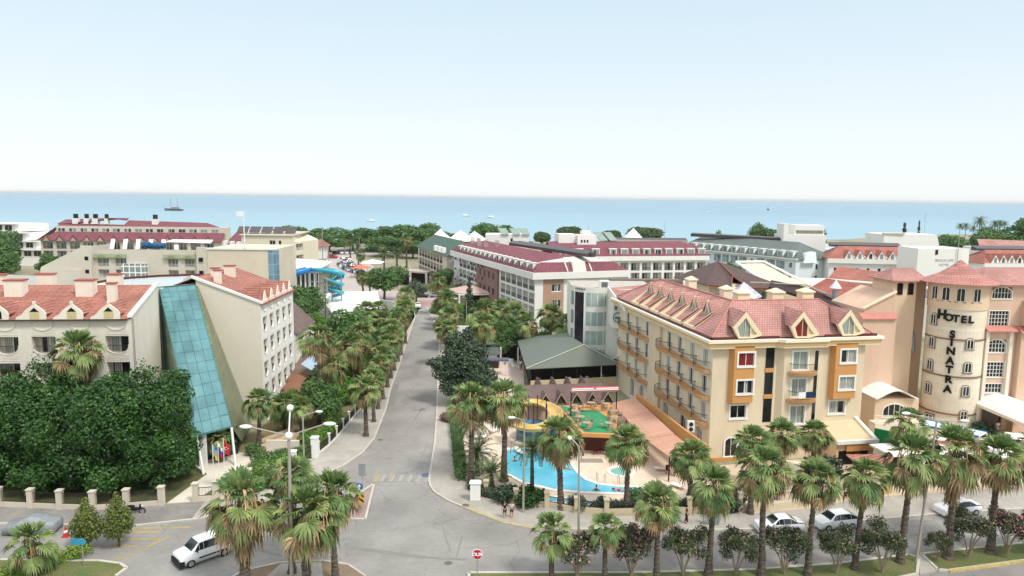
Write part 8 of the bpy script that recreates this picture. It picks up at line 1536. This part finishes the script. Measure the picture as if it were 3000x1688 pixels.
# covered car
cc=thing('covered_car',(-42.4,60.5,0),'parked car under a grey reflective cover at the left edge','car',None,R(6)); M_=car_meshes('sedan','9ca3a6')
V=[(v.co.x*1.03,v.co.y*1.06,v.co.z*1.03-(.16 if v.co.z<.5 else 0)) for v in M_['body'].vertices]
me=bpy.data.meshes.new('cover'); me.from_pydata(V,[],[tuple(p.vertices) for p in M_['body'].polygons]); me.materials.append(mat('silver_cover','9ea4a6',.45,.25,2.2,fine=.1,bump=.9,metal=.2)); finish(me,True); obj('cover',me,cc)
for wx in (-1.35,1.33): obj('wheel',M_['wheel'][0],cc,(wx,-.76,.33)); obj('wheel',M_['wheel'][0],cc,(wx,.76,.33))
def moto(x,y,rz,label,col='1e1d20',helmet=False):
    t=thing('motorcycle',(x,y,.02),label,'motorcycle',None,R(rz)); MC=mat('moto_'+col,col,.4,.2,2)
    for wx in (-.65,.65):
        c=MB(); N=14
        for k in range(N): a=2*math.pi*k/N; b=2*math.pi*(k+1)/N; c.tube((.27*math.cos(a),0,.27*math.sin(a)),(.27*math.cos(b),0,.27*math.sin(b)),.055,5)
        w_=obj('wheel',c.mesh('wheel',TY),t,(wx,0,.32)); c=MB(); c.tube((0,-.03,0),(0,.03,0),.2,10); obj('rim',c.mesh('rim',RIMM),w_)
    c=MB(); c.ball((0,0,.55),.3,10,7,.7,1.5,.55); c.ball((-.28,0,.8),.2,10,6,.6,1.5,.8); c.tube((.62,0,.35),(.45,0,.95),.05,6); c.ball((.5,0,.78),.17,8,6,1.3,.6,1.2); c.build; obj('body',c.mesh('body',MC,(0,0,0),True),t)
    c=MB(); c.ball((-.35,0,.86),.22,10,6,.35,1.9,.7); obj('seat',c.mesh('seat',BUMP,(0,0,0),True),t); c=MB(); c.path([(.35,-.33,1.02),(.45,-.1,.98),(.45,.1,.98),(.35,.33,1.02)],.02,5); obj('handlebar',c.mesh('handlebar',STEEL),t)
    c=MB(); c.ball((.66,0,.82),.1,8,6); obj('headlight',c.mesh('headlight',HLM),t); return t
moto(-35.2,65.0-.9,8,'black motorcycle parked against the cream fence below the ficus trees'); moto(-37.6,60.3,75,'dark red and black motorcycle beside the traffic cone','4a1c20')
# far parked cars
rs=random.Random(3); pal=['e8e8e6','dcdcda','c9ccce','8d9195','3c4044','b9bcbe','aa3a38','d9d9d6']
spots=[(-74.1,311.2,100),(-73,306,100),(-71.5,301.5,100),(-70,297,100),(-68.4,292.5,100),(-66.4,288,100),(-64.6,284,100),(-62.8,280.4,100),(-60.6,277,100),(-58.8,273.6,100),(-78,334,100),(-76,328,100),(-74.6,322,100),(-72.6,316.6,100),(-85.6,341,60),(-93,364,20),(-90.4,365,20),(-88,366,20),(-85.6,367,20),(-83,368,20),(-80.4,369,20),(-68.8,303,100),(-66.6,297,100),(-57.0,270,100),(-90.4,347,40)]
nm8=['first','second','third','fourth','fifth','sixth','seventh','eighth','ninth','tenth']
for i,(x,y,hd) in enumerate(spots):
    col=pal[rs.randrange(7) if i!=14 else 6] if i!=14 else 'aa3a38'; cn={'e8e8e6':'white','dcdcda':'off white','c9ccce':'silver','8d9195':'grey','3c4044':'black','b9bcbe':'light grey','aa3a38':'red','d9d9d6':'pale'}[col]
    l=(f'{cn} parked car in the far car park row, {nm8[i]} from its seaward end' if i<10 else f'{cn} parked car in the upper car park row, {nm8[i-10]} of four' if i<14 else 'red car standing alone on the car park street' if i==14 else f'{cn} car before the tree belt, {nm8[i-15]} from the left' if i<21 else f'{cn} car in the second car park line, spot {nm8[i-21]} from the sea')
    car(('hatch','sedan','van')[i%3],col,x,y,hd-75,l,'cars in the far car park',1.05,lite=True)
car('hatch','e4e4e0',-25.4,191,100,'small white car stopping at the pink plateau','cars at the pink plateau',lite=True); car('sedan','2f3336',-27,211.5,5,'black car parked beyond the pink plateau, left','cars at the pink plateau',lite=True); car('hatch','9a9ea2',-22.6,212,5,'grey car parked beyond the pink plateau, right','cars at the pink plateau',lite=True)
car('hatch','e6e6e4',-13.9,128.6,100,'white quad like small car stopping at the right kerb by the cedar',lite=True,s=.6) if 0 else None
bg_=thing('motor_scooter',(-14.2,127.5,.02),'small white scooter pair parked at the right kerb short of the cedar','scooter'); c=MB()
for dx in (-.5,.5): c.ball((dx,0,.7),.32,8,6,.8,.7,1.7); c.ball((dx,-.4,.95),.15,8,5,1.5,.6,.6)
obj('body',c.mesh('body',WHITE,(0,0,0),True),bg_)
for dx in (-.5,.5):
    for dy in (-.55,.55): c=MB(); c.tube((-.05,0,0),(.05,0,0),.25,10); obj('wheel',c.mesh('wheel',TY),bg_,(dx,dy,.27))
# ---------------------------------------------------------------- people
SK=mat('skin','b9886b',.6,.1,3); HAIR=mat('dark_hair','2b211c',.7,.1,4)
def skinmesh(name,verts,edges,radii,m,root=0,sub=1):
    me=bpy.data.meshes.new(name); me.from_pydata(verts,edges,[]); me.materials.append(m)
    o=bpy.data.objects.new(name,me); COL.objects.link(o); s=o.modifiers.new('skin','SKIN'); sk=me.skin_vertices[0].data
    for i,r in enumerate(radii): sk[i].radius=(r,r) if not isinstance(r,tuple) else r
    for i in range(len(verts)): sk[i].use_root=(i==root)
    sm=o.modifiers.new('sub','SUBSURF'); sm.levels=sub; sm.render_levels=sub
    dg=bpy.context.evaluated_depsgraph_get(); m2=bpy.data.meshes.new_from_object(o.evaluated_get(dg)); bpy.data.objects.remove(o); m2.name=name
    m2.materials.clear(); m2.materials.append(m); m2.polygons.foreach_set('use_smooth',[True]*len(m2.polygons)); return m2
def person(x,y,z,rz,label,top='2a2a2e',bot='222226',hair='2b211c',walk=.0,long_legs=False,h=1.7,group=None,skin=None,arms=.25):
    """standing or walking figure, one continuous body with clothing and hair as parts"""
    k=h/1.7; w_=walk
    P=[(0,0,.95),(0,0,1.12),(0,0,1.32),(0,0,1.45),(0,0,1.52),(0,-.01,1.60),(0,-.01,1.68),   # 0 pelvis .. 6 crown
       (-.09,0,.9),(-.10,-.02-w_*.5,.5),(-.10,w_*.3-.0,.08),(-.10,-.14+w_*.3,.04),
       (.09,0,.9),(.10,-.02+w_*.5-.0,.5),(.10,w_*1.0,.10),(.10,-.14+w_*1.0,.04),
       (-.19,0,1.40),(-.19-arms*.5,.02,1.15),(-.17-arms*.7,-.06,.92),(-.17-arms*.7,-.09,.83),(-.16-arms*.7,-.11,.76),(-.13-arms*.7,-.12,.82),
       (.19,0,1.40),(.19+arms*.5,.02,1.15),(.17+arms*.7,-.06,.92),(.17+arms*.7,-.09,.83),(.16+arms*.7,-.11,.76),(.13+arms*.7,-.12,.82)]
    E=[(0,1),(1,2),(2,3),(3,4),(4,5),(5,6),(0,7),(7,8),(8,9),(9,10),(0,11),(11,12),(12,13),(13,14),(2,15),(15,16),(16,17),(17,18),(18,19),(18,20),(2,21),(21,22),(22,23),(23,24),(24,25),(24,26)]
    Rr=[(.15,.11),(.13,.10),(.155,.11),(.06,.06),(.055,.055),(.085,.1),(.06,.07),.085,.06,.04,.03,.085,.06,.04,.03,.055,.042,.03,.03,.016,.012,.055,.042,.03,.03,.016,.012]
    sc=lambda L:[tuple(a*k for a in p) for p in L]
    t=thing('person',(x,y,z),label,'person',group,R(rz)); body=skinmesh('body',sc(P),E,[tuple(a*k for a in r) if isinstance(r,tuple) else r*k for r in Rr],skin or SK); obj('body',body,t)
    T=[(0,0,.98),(0,0,1.14),(0,0,1.34),(0,0,1.42),(-.19,0,1.40),(-.19-arms*.3,.01,1.24),(.19,0,1.40),(.19+arms*.3,.01,1.24)]
    obj('shirt',skinmesh('shirt',sc(T),[(0,1),(1,2),(2,3),(2,4),(4,5),(2,6),(6,7)],[(.17*k,.125*k),(.15*k,.12*k),(.17*k,.125*k),.075*k,.07*k,.058*k,.07*k,.058*k],mat('cloth_'+top,top,.85,.1,4)),t)
    zk=.5 if not long_legs else .12
    B=[(0,0,.97),(-.09,0,.88),(-.10,-.02-w_*.45,zk+.02),(.09,0,.88),(.10,-.02+w_*.45,zk+.02)]
    obj('trousers' if long_legs else 'shorts',skinmesh('shorts',sc(B),[(0,1),(1,2),(0,3),(3,4)],[(.165*k,.125*k),.105*k,(.08 if not long_legs else .06)*k,.105*k,(.08 if not long_legs else .06)*k],mat('cloth_'+bot,bot,.85,.1,4)),t)
    c=MB(); c.ball((0,.012*k,1.665*k),.098*k,10,7,1.05,.98,1.08); obj('hair',c.mesh('hair',mat('hair_'+hair,hair,.7,.1,4),(0,0,0),True),t)
    return t
person(-.45,63.9,.14,10,'person in a black sleeveless top and dark skirt on the right pavement','1c1b1f','1f1e22','6b4d38',group='people on the pavements',h=1.62)
person(.2,64.0,.14,-10,'person in a pale patterned top and dark shorts beside the one in black','c9c6d2','39394a','7a5a3e',group='people on the pavements',h=1.6)
person(16.4,63.2,.14,80,'person in dark clothes walking behind the median palms','1d1c24','1f1f2a',long_legs=True,walk=.18,h=1.75,group='people on the pavements')
person(63.3,90.2,.05,0,'person in white shirt and white shorts at the stone tower hotel entrance','e9e9e6','e3e3e0',h=1.75,long_legs=False)
person(1.7,122.6,.05,160,'person in a white top and black trousers walking left of the olive roof','e6e4e0','1b1b1d',long_legs=True,walk=.12)
for i,(x,y,c1,l) in enumerate([(9.2,110.2,'ececec','left one of two people in white behind the restaurant parapet'),(12.0,110.9,'e4e4e4','right one of two people in white behind the restaurant parapet'),(4.4,109.2,'7d7d80','person in grey at the left end of the restaurant'),(14.6,111.4,'4b4b50','person in dark grey at the right of the restaurant')]): person(x,y,.5,0,l,c1,c1,h=1.7,group='people in the restaurant')
person(13.3,76.4,.12,90,'child in a red top beside the round paddling pool','b03a3c','44637c',h=1.25); person(15.4,77.6,.1,30,'person in a red swimsuit standing right of the paddling pool','a33','a33' if 0 else '883838',h=1.6) if 0 else None
person(22.7,66.9,.14,0,'person with pink umbrella coloured top behind the oleanders','cf4a62','5a4a58',h=1.6) if 0 else None
person(19.0,71.6,.12,200,'person sitting near the terrace shade behind the palms','2b2b30','3a3a40',h=1.2) if 0 else None
def swimmer(x,y,rz,label,col='232e4a',flat=False):
    t=thing('person',(x,y,.06),label,'person','swimmers in the pool',R(rz))
    if flat: P=[(0,0,.12),(.0,.3,.12),(0,.5,.14),(0,.66,.2),(-.1,-.35,.1),(-.12,-.75,.08),(.1,-.35,.1),(.12,-.75,.08),(-.3,.45,.12),(-.6,.6,.1),(.3,.45,.12),(.6,.6,.1)]; E=[(0,1),(1,2),(2,3),(0,4),(4,5),(0,6),(6,7),(1,8),(8,9),(1,10),(10,11)]; r=[.14,.15,.07,.1,.08,.05,.08,.05,.05,.035,.05,.035]
    else: P=[(0,0,-.1),(0,0,.2),(0,0,.36),(0,0,.5),(-.2,0,.24),(-.4,-.2,.1),(.2,0,.24),(.4,-.2,.1)]; E=[(0,1),(1,2),(2,3),(1,4),(4,5),(1,6),(6,7)]; r=[.15,.16,.06,.1,.07,.045,.07,.045]
    obj('body',skinmesh('body',P,E,r,SK),t); c=MB(); q=(0,.68,.24) if flat else (0,.02,.54); c.ball(q,.1,8,6); obj('hair',c.mesh('hair',HAIR,(0,0,0),True),t)
    c=MB(); c.ball((0,.1,.14) if flat else (0,0,.12),.17,8,6,.8,1,1.2 if not flat else 2); obj('swimwear',c.mesh('swimwear',mat('cloth_'+col,col,.7),(0,0,0),True),t)
swimmer(.5,78.6,30,'dark clad swimmer standing at the left side of the big pool'); swimmer(8.9,70.6,0,'swimmer in dark blue near the front edge of the big pool'); swimmer(11.3,70.5,80,'swimmer in a red suit floating at the right end of the big pool','b23b44',True); swimmer(2.9,68.1,10,'swimmer in the narrow front pool','2c3f4c'); swimmer(6.3,76.4,60,'fair swimmer floating by the right rim of the big pool','c98a6a',True)
# pool rails, drain grate, red flower tables
pr=thing('pool_ladder',(9.6,73.0,.1),'chrome handrails at the curved pool edge','handrail')
for x,y in ((9.2,73.2),(10.0,72.9),(11.4,72.6),(12.1,72.5)): c=MB(); c.path([(x,y,.1),(x,y,1.0),(x+.1,y-.5,1.0),(x+.1,y-.5,.1)],.03,6); c.build('rail',STEEL,pr)
tag(MB().box(7.9,10.6,78.4,79.6,.1,.13).build('drain_grate',mat('grate_grey','9a9085',.7,.1,4),None,origin=(9,79,.1)),'grey rectangular grate in the pool deck','grate')
for i,(x,y) in enumerate([(-.6,92),(1.2,80.9),(-3.2,81),(-3.9,86),(-2.2,88.4),(13.9,78.6),(17.6,71.4),(16.9,76.2),(19.4,70.2)]):
    t=thing('sun_lounger',(x,y,.1),['white lounger farthest back on the pool deck','white lounger at the back pool edge','white lounger left of the pool behind the date palm','white lounger under the big slide palm','white lounger left of the slide','white lounger before the bar posts','white lounger at the right end of the pool deck','white lounger beside the salmon canopy','white lounger by the garden fence at the right'][i],'sun lounger','sun loungers on the pool deck',R(37*i)); c=MB(); c.box(-.32,.32,-.9,.35,.28,.34); obj('bed',c.mesh('bed',WP),t); c=MB(); c.hexa([(-.32,.35,.28),(.32,.35,.28),(.32,.9,.62),(-.32,.9,.62)],[(-.32,.35,.34),(.32,.35,.34),(.32,.88,.68),(-.32,.88,.68)]); obj('backrest',c.mesh('backrest',WP),t)
    for lx in (-.28,.28):
        for ly in (-.8,.3): c=MB(); c.tube((lx,ly,0),(lx,ly,.28),.03,5); obj('leg',c.mesh('leg',WP),t)
RW_=mat('red_wicker','6b2a2e',.8,.2,2); CR=mk_chair(RW_,'dark red chairs under the salmon canopy')
for i,(x,y) in enumerate([(17.3,75.4),(18.0,74.7),(18.6,75.6),(17.7,76.6),(18.9,73.9),(10.0,81.0),(10.8,81.4),(11.4,81.0)]):
    c=CR if i==0 else copy_tree(CR); c.location=(x,y,.1); c.rotation_euler=(0,0,i*1.3); c['label']=['dark red chair at the open edge of the salmon canopy','dark red chair second from the canopy edge','dark red chair deep under the canopy','dark red chair behind the first canopy chair','dark red chair nearest the street under the canopy','dark red chair left at the pool bar','dark red chair middle at the pool bar','dark red chair right at the pool bar'][i]
# laundry and towels on the balconies
def towel(y,z,w_,h_,col,label,dep=1.15):
    F=Fl; p=F.p(D_-y,dep+.06,z+.98-h_); t=thing('towel',p,label,'towel','towels on the balcony rails'); c=MB(); n=6
    for k in range(n): a=-w_/2+w_*k/n; b=-w_/2+w_*(k+1)/n; d0=.03*math.sin(k*1.9); d1=.03*math.sin((k+1)*1.9); c.fb if 0 else c.hexa([(a,d0,0),(b,d1,0),(b,d1+.03,0),(a,d0+.03,0)],[(a,0,h_),(b,0,h_),(b,.04,h_),(a,.04,h_)])
    obj('cloth',c.mesh('cloth',mat('towel_'+col,col,.9,.1,4)),t,(0,0,0),F.a)
for a in [(21.6,10.7,1.1,.8,'2c3f8a','deep blue towel on a top floor far bay balcony'),(20.3,10.7,.9,.8,'d6d3e0','white and lilac towel on a top floor far bay balcony'),(19.5,10.7,.7,.6,'9c2f3a','red towel at the near end of the top far bay balcony'),(30,10.7,.8,.9,'9fc3dd','pale blue towel at the far end of the top floor'),(14.1,10.7,.6,.8,'2f7f5c','green and white towel on the single top balcony'),(13.3,10.7,.8,.7,'ece9e4','white cloth on the single top balcony'),(12.7,4.5,.8,.9,'ecebe6','white towel on the single lowest balcony'),(9.6,7.6,.9,.8,'b9b8cc','lilac towel on the middle floor balcony'),(1.4,4.5,1.0,1.1,'eeeeea','white towel on the lowest corner balcony'),(3.2,4.5,.7,1.1,'d8b45a','yellow towel on the lowest corner balcony'),(24.4,4.5,.9,.7,'a97f9c','mauve towel on the lowest far bay balcony')]: towel(*a)
for x,z,w_,col,l in [(10.2,7.3,.9,'f0f0ec','white towel on the lower front balcony'),(11.2,7.3,1.1,'26355c','navy towel on the lower front balcony')]:
    p=YF.w(x,-1.85,z+.3); t=thing('towel',p,l,'towel','towels on the balcony rails'); c=MB(); c.box(-w_/2,w_/2,0,.03,0,.7); obj('cloth',c.mesh('cloth',mat('towel_'+col,col,.9,.1,4)),t,(0,0,0),R(10.5))
# balcony chairs
CB=mk_chair(mat('dark_plastic_chair','4a423c',.6,.15,2),'chairs on the yellow hotel balconies'); ii=0
flo={10.7:'top',7.6:'middle',4.5:'lowest'}
for z in (10.7,7.6,4.5):
    for y,w2 in ((2.6,'nearest the corner'),(6.2,'second from the corner'),(9.8,'third from the corner'),(13.6,'standing apart behind the third'),(21.2,'first of the far bay'),(25,'second of the far bay'),(29.4,'farthest of the far bay')):
        c=CB if ii==0 else copy_tree(CB); ii+=1; p=Fl.p(D_-y,.55,z); c.location=(p[0],p[1],z-.03); c.rotation_euler=(0,0,ii*.9); c['label']=f'dark chair on the {flo[z]} floor balcony {w2} of the yellow hotel'
# ---------------------------------------------------------------- boats on the sea
def boat(x,y,L,label,kind='motor',rz=0,masts=0,col='e8e8e6'):
    t=thing('boat',(x,y,-1.2),label,'boat','boats on the sea',R(rz)); c=MB(); n=8; ring=[]
    for k in range(n+1):
        s=k/n; w_=L*.16*math.sin(math.pi*min(1,s*.62+.38))**.7 if s<1 else .02; z=L*(.09+.05*s*s); ring.append((-L/2+L*s,w_,z))
    for (a,b) in zip(ring,ring[1:]):
        for sg in (-1,1):
            c.poly([(a[0],sg*a[1]*.6,-.1),(b[0],sg*b[1]*.6,-.1),(b[0],sg*b[1],b[2]),(a[0],sg*a[1],a[2])]); 
        c.poly([(a[0],-a[1],a[2]*.95),(b[0],-b[1],b[2]*.95),(b[0],b[1],b[2]*.95),(a[0],a[1],a[2]*.95)])
    c.poly([(ring[0][0],-ring[0][1],ring[0][2]),(ring[0][0],ring[0][1],ring[0][2]),(ring[0][0],ring[0][1]*.6,-.1),(ring[0][0],-ring[0][1]*.6,-.1)])
    obj('hull',c.mesh('hull',mat('hull_'+col,col,.5,.1,.3)),t); c=MB(); c.hexa([(-L*.3,-L*.1,L*.08),(L*.15,-L*.1,L*.08),(L*.15,L*.1,L*.08),(-L*.3,L*.1,L*.08)],[(-L*.28,-L*.08,L*.2),(L*.08,-L*.08,L*.2),(L*.08,L*.08,L*.2),(-L*.28,L*.08,L*.2)]); obj('cabin',c.mesh('cabin',WHITE if kind=='motor' else mat('brown_cabin','8c8078',.7,.2,.3)),t)
    for k in range(masts): c=MB(); xx=-L*.22+L*.36*k if masts>1 else 0; c.tube((xx,0,L*.1),(xx,0,L*.72),L*.008,5); obj('mast',c.mesh('mast',mat('grey_mast','6d6a68',.7)),t)
    if masts: c=MB(); c.tube((L*.48,0,L*.13),(L*.62,0,L*.2),L*.006,5); obj('bowsprit',c.mesh('bowsprit',mat('grey_mast','6d6a68')),t)
    return t
boat(-612,1300,32,'two masted wooden tour ship with pale awning at the left of the sea','ship',185,2,'6b6a70'); boat(760,2150,24,'dark tall masted sailing boat at the right of the sea','ship',80,1,'4a4f58')
for x,y,L,rz,l in [(-170,860,13,170,'white motor boat above the tree belt, leftmost of the small boats'),(-76,1128,17,185,'white motor boat in the middle of the sea with a flat wake'),(-33,1062,16,180,'white speed boat with a wake right of the middle'),(461,1700,14,200,'small white speed boat trailing foam, farthest out')]:
    boat(x,y,L,l,'motor',rz)
FO=mat('foam','eef3f4',.7,.05,.1); c=MB()
for x,y,L,w_ in ((-160,862,16,1.5),(-50,1130,60,2.5),(-5,1062,50,3.0),(430,1698,36,5)): c.poly([(x-L/2,y-w_,-1.12),(x+L/2,y-w_*.3,-1.12),(x+L/2,y+w_*.3,-1.12),(x-L/2,y+w_,-1.12)])
tag(c.build('wake_foam',FO),'white foam wakes trailing behind the motor boats','foam',kind='stuff')
# ---------------------------------------------------------------- palms (positions in metres)
for a in [(-20.1,51.4,7.4,2.45,'big fan palm at the left of the front island, dead leaves under a broad crown',4,1.1),
 (-15.1,50.5,6.6,2.35,'big fan palm in the middle of the front island, light drooping leaves before its trunk',1,1.15),
 (-13.5,52.6,7.3,1.9,'fan palm at the right edge of the front island with a slim trunk',0,1),
 (-17.2,53.7,8.3,1.75,'smaller fan palm behind the lamp post on the front island',2,1),
 (-37.4,53.0,2.9,1.7,'short young fan palm on the lawn at the bottom left corner',3,1.5),
 (-46.6,75.7,13.3,2.6,'tall fan palm with a very long brown skirt before the cream hotel windows',4,1.6),
 (-56.9,79.3,9,2.3,'fan palm at the left edge in front of the cream hotel',1,1),
 (-40,79.6,6.8,2.1,'light green fan palm beside the foot of the glass strip',2,1),
 (-32.7,77.6,2.9,1.5,'low fan palm by the hotel entrance under the glass strip',3,1),
 (-30.3,83.5,5.4,1.8,'fan palm against the tan gable wall',2,1),(-28.9,88.6,3.7,1.7,'fan palm second from the tan gable wall in the garden',0,1),(-25.9,85.8,4.2,1.7,'fan palm right of the two by the gable wall, before the brown steps',2,1),
 (-25,90.7,12.0,2.1,'tallest fan palm of the left garden, bare pale trunk and hanging thatch',1,.8),(-25,97.1,6.8,2.0,'fan palm with dark trunk beside the tallest garden palm',1,1)]:
    fan_palm(a[0],a[1],a[2],a[3]*1.1,a[4],v=a[5],fat=a[6]/1.05,group='fan palms of the cream hotel garden and front island')
row=[(-18.1,86.6,6.1,1.9),(-18.2,92.4,5.9,1.6),(-18.7,98.2,6.3,1.6),(-18.9,103.2,6.5,1.9),(-19.4,109.7,7.0,1.8),(-19.8,115.4,7.1,1.9),(-20.1,120.8,7.4,1.9),(-20.5,127.3,7.5,1.9),(-20.9,132.8,7.6,2.0),(-21.7,143.6,7.4,2.0),(-23,152,7,2.1),(-24.6,165,7,2.1),(-22.3,138,7,1.8)]
nth=['nearest','second','third','fourth','fifth','sixth','seventh','eighth','ninth','eleventh','twelfth','last and farthest','tenth']
for (x,y,h,r),n in zip(row,nth): fan_palm(x,y,h+.3,r*1.12,f'kerbside fan palm on the left pavement, {n} of the row from the crossing',group='fan palms in the kerbside row')
for (x,y,h,r),l in zip([(-23.4,104,8,2.1),(-23.9,113.6,8,2.1),(-28.1,137,8,2.1),(-24.3,107,5.6,1.9),(-26,139.2,8,1.9),(-26.5,123,7.6,2),(-23.4,128,7.5,1.9)],['nearest tall','second tall','tall one beside the white roofed hall','low','farther one before the white roofed hall','middle','farthest']):
    fan_palm(x,y,h,r*1.2,f'garden fan palm behind the kerbside row, {l}',v=0 if x<-24 else 1,group='fan palms inside the left garden')
R2=[(-18.6,179.7,8.9,2.2,'fan palm on the seaward end of the right pavement near the pink plateau'),(-15,162.9,7,2.1,'fan palm right of the street before the porch canopy of the burgundy roofed hotel'),(-14.6,158,7,2.4,'bushy fan palm before the conifer, right of the street'),
 (-12.2,137,7,2.1,'fan palm at the right kerb beyond the cedar'),(-11.4,124.3,7,1.9,'fan palm at the right kerb touching the cedar'),(-5.7,137.2,8,2.5,'fan palm with pale hanging leaves above the cedar'),(-4.8,123,8,2.1,'fan palm just behind the top of the cedar'),
 (-2.3,142.5,8,2,'fan palm before the white columns of the burgundy roofed hotel, left one'),(.8,137.7,8,2.3,'fan palm left of the olive green restaurant roof, back one'),(2.6,129.1,7,2.1,'fan palm at the left back corner of the restaurant roof'),(7.3,134.5,8,2.2,'big pale fan palm behind the middle of the restaurant roof'),(10.3,129.6,7,2.1,'fan palm between the restaurant roof and the round white tower')]
for a in R2: fan_palm(*a[:3],a[3]*1.2,a[4],v=2 if a[0]>-12 else None,group='fan palms between the street and the burgundy roofed hotel')
R3=[(-4.1,72.4,9.3,2.1,'fan palm at the pavement side of the pool garden, dark bushy crown',1),(-.6,72.9,9.3,2.35,'large fan palm with thick trunk standing before the yellow slide',4),(4.9,66.1,7.7,2.2,'fan palm between the two pools, trunk before the turquoise water',1),(11.2,65.6,7.2,1.9,'fan palm before the round paddling pool',0),
 (3.4,53,4.4,1.55,'young fan palm on the median, leftmost, yellow lower leaves',3),(7.6,53.1,4.5,1.5,'young fan palm on the median, second from the left, yellow lower leaves',3),(11.6,53.0,6.8,1.75,'median fan palm right of the pink oleander',0),
 (17.4,66.4,5.6,1.9,'fan palm between the orange canopy and the pool garden fence',2),(16,54,7.7,1.85,'median fan palm with rust coloured lower leaves',1),(20.2,54.1,9.2,1.95,'median fan palm with a trunk before the left white car',1),(24,54.2,8.3,1.8,'median fan palm with its trunk between the two left white cars',0),
 (23.1,65.4,7.4,1.8,'fan palm at the left corner of the yellow hotel front',2),(26.9,69.1,6.9,1.6,'fan palm before the dark stair glass of the yellow hotel',0),(30.4,69.2,6.9,1.75,'fan palm before the yellow hotel porch',2),(28.3,55.3,8.1,1.75,'median fan palm right of the white hatchback',1),
 (32.6,56.4,9.3,2.05,'median fan palm beside the tall twin lamp',4),(37,57.2,9.7,2.1,'median fan palm with wrapped lower trunk before the right white car',4),(41.3,58.3,8.7,2.1,'median fan palm near the right edge, long dark skirt',4),(43.6,76.1,6,2.2,'fan palm beside the foot of the stone tower',3),(46.6,61.6,8.6,1.5,'fan palm cut by the right edge of the view',1)]
for x,y,h,r,l,v in R3: fan_palm(x,y,h,r*1.12,l,v=v,fat=.95,group='fan palms of the pool garden and right median')
date_palm(-4.4,77.5,4.8,2.4,'feathery date palm overhanging the right pavement',0,'date palms by the pool'); date_palm(-3.6,74.4,2.6,2.4,'low bushy date palm below the others at the right pavement',1,'date palms by the pool'); date_palm(2.2,69.2,5.0,1.9,'dark green date palm beside the lamp post in front of the pool',0,'date palms by the pool'); date_palm(-1.9,71.2,1.5,2.2,'stemless spiky date palm at the corner beside the white cabinet',2,'date palms by the pool')
FAR=[(-77.3,341,7.1,3.0,0,'date palm in the far car park before the tree belt'),(-66.7,309.4,8,2.6,0,'date palm in the car park beside the parked cars'),(-59.8,283,6.9,2.2,1,'slim brown palm above the car park exit'),(-60,330,6.5,1.8,1,'dried palm with orange brown leaves before the tree belt'),(-51,284.2,7.5,3.5,0,'large date palm left of the cafe canopy'),(-47.6,294.5,6.8,3.4,0,'large date palm right of the cafe canopy pair'),
 (-44,297,12.4,2.9,1,'tall brown topped palm before the green roofed hotel, left one'),(-35.6,302,11.2,2.7,1,'tall brown topped palm before the green roofed hotel, right one'),(-31.2,261.5,5.5,3.2,0,'grey green date palm at the cafe'),(-45.4,217,5.4,2.3,1,'fan palm beside the round green tree, left'),(-43,214.9,5.8,2.2,2,'fan palm touching the round green tree'),(-126,380,9,1.8,0,'small palm top above the cream apartments')]
for x,y,h,r,k,l in FAR:
    (fan_palm if k else date_palm)(x,y,h,r,l,**({'v':k-1,'group':'palms around the far car park'} if k else {'group':'palms around the far car park'}))
f_=.62
for i,(x,y,h,r) in enumerate([(387,622,9,3.1),(392.8,623.7,9,3.5),(406.4,626.3,13.2,5.2),(391.4,611,7.5,3.1),(401.9,613,6.5,3.4),(402.9,601.3,11.7,4.0),(407.6,602.1,12.4,3.3),(412.2,603,12.1,2.7)]):
    date_palm(x*f_,y*f_,30+(h-30)*f_,r*f_*1.25,'date palm on the skyline at the right, '+['leftmost','second from the left','tallest of the group','short one beside the tallest','lowest','left of the far pair','right of the far pair','last before the dark trees'][i],0,'skyline date palms',fat=.6)
date_palm(-195.5,255,5,2.3,'yellow green date palm at the far left before the grey roof',0,'palms at the far left'); date_palm(-204,300,9,2.6,'dark palm at the far left beside the burgundy roof',1,'palms at the far left')
# ---------------------------------------------------------------- thin sea haze
hz=bpy.data.materials.new('air_haze'); hz.use_nodes=True; N=hz.node_tree.nodes; N.remove(N['Principled BSDF']); pv=N.new('ShaderNodeVolumePrincipled'); pv.inputs['Color'].default_value=(.97,.99,1,1); pv.inputs['Density'].default_value=.00005; pv.inputs['Anisotropy'].default_value=.2
hz.node_tree.links.new(pv.outputs[0],N['Material Output'].inputs['Volume'])
tag(MB().box(-27000,27000,-400,25000,-2.6,42).build('haze',hz),'thin pale sea haze over the town and the water',kind='stuff')
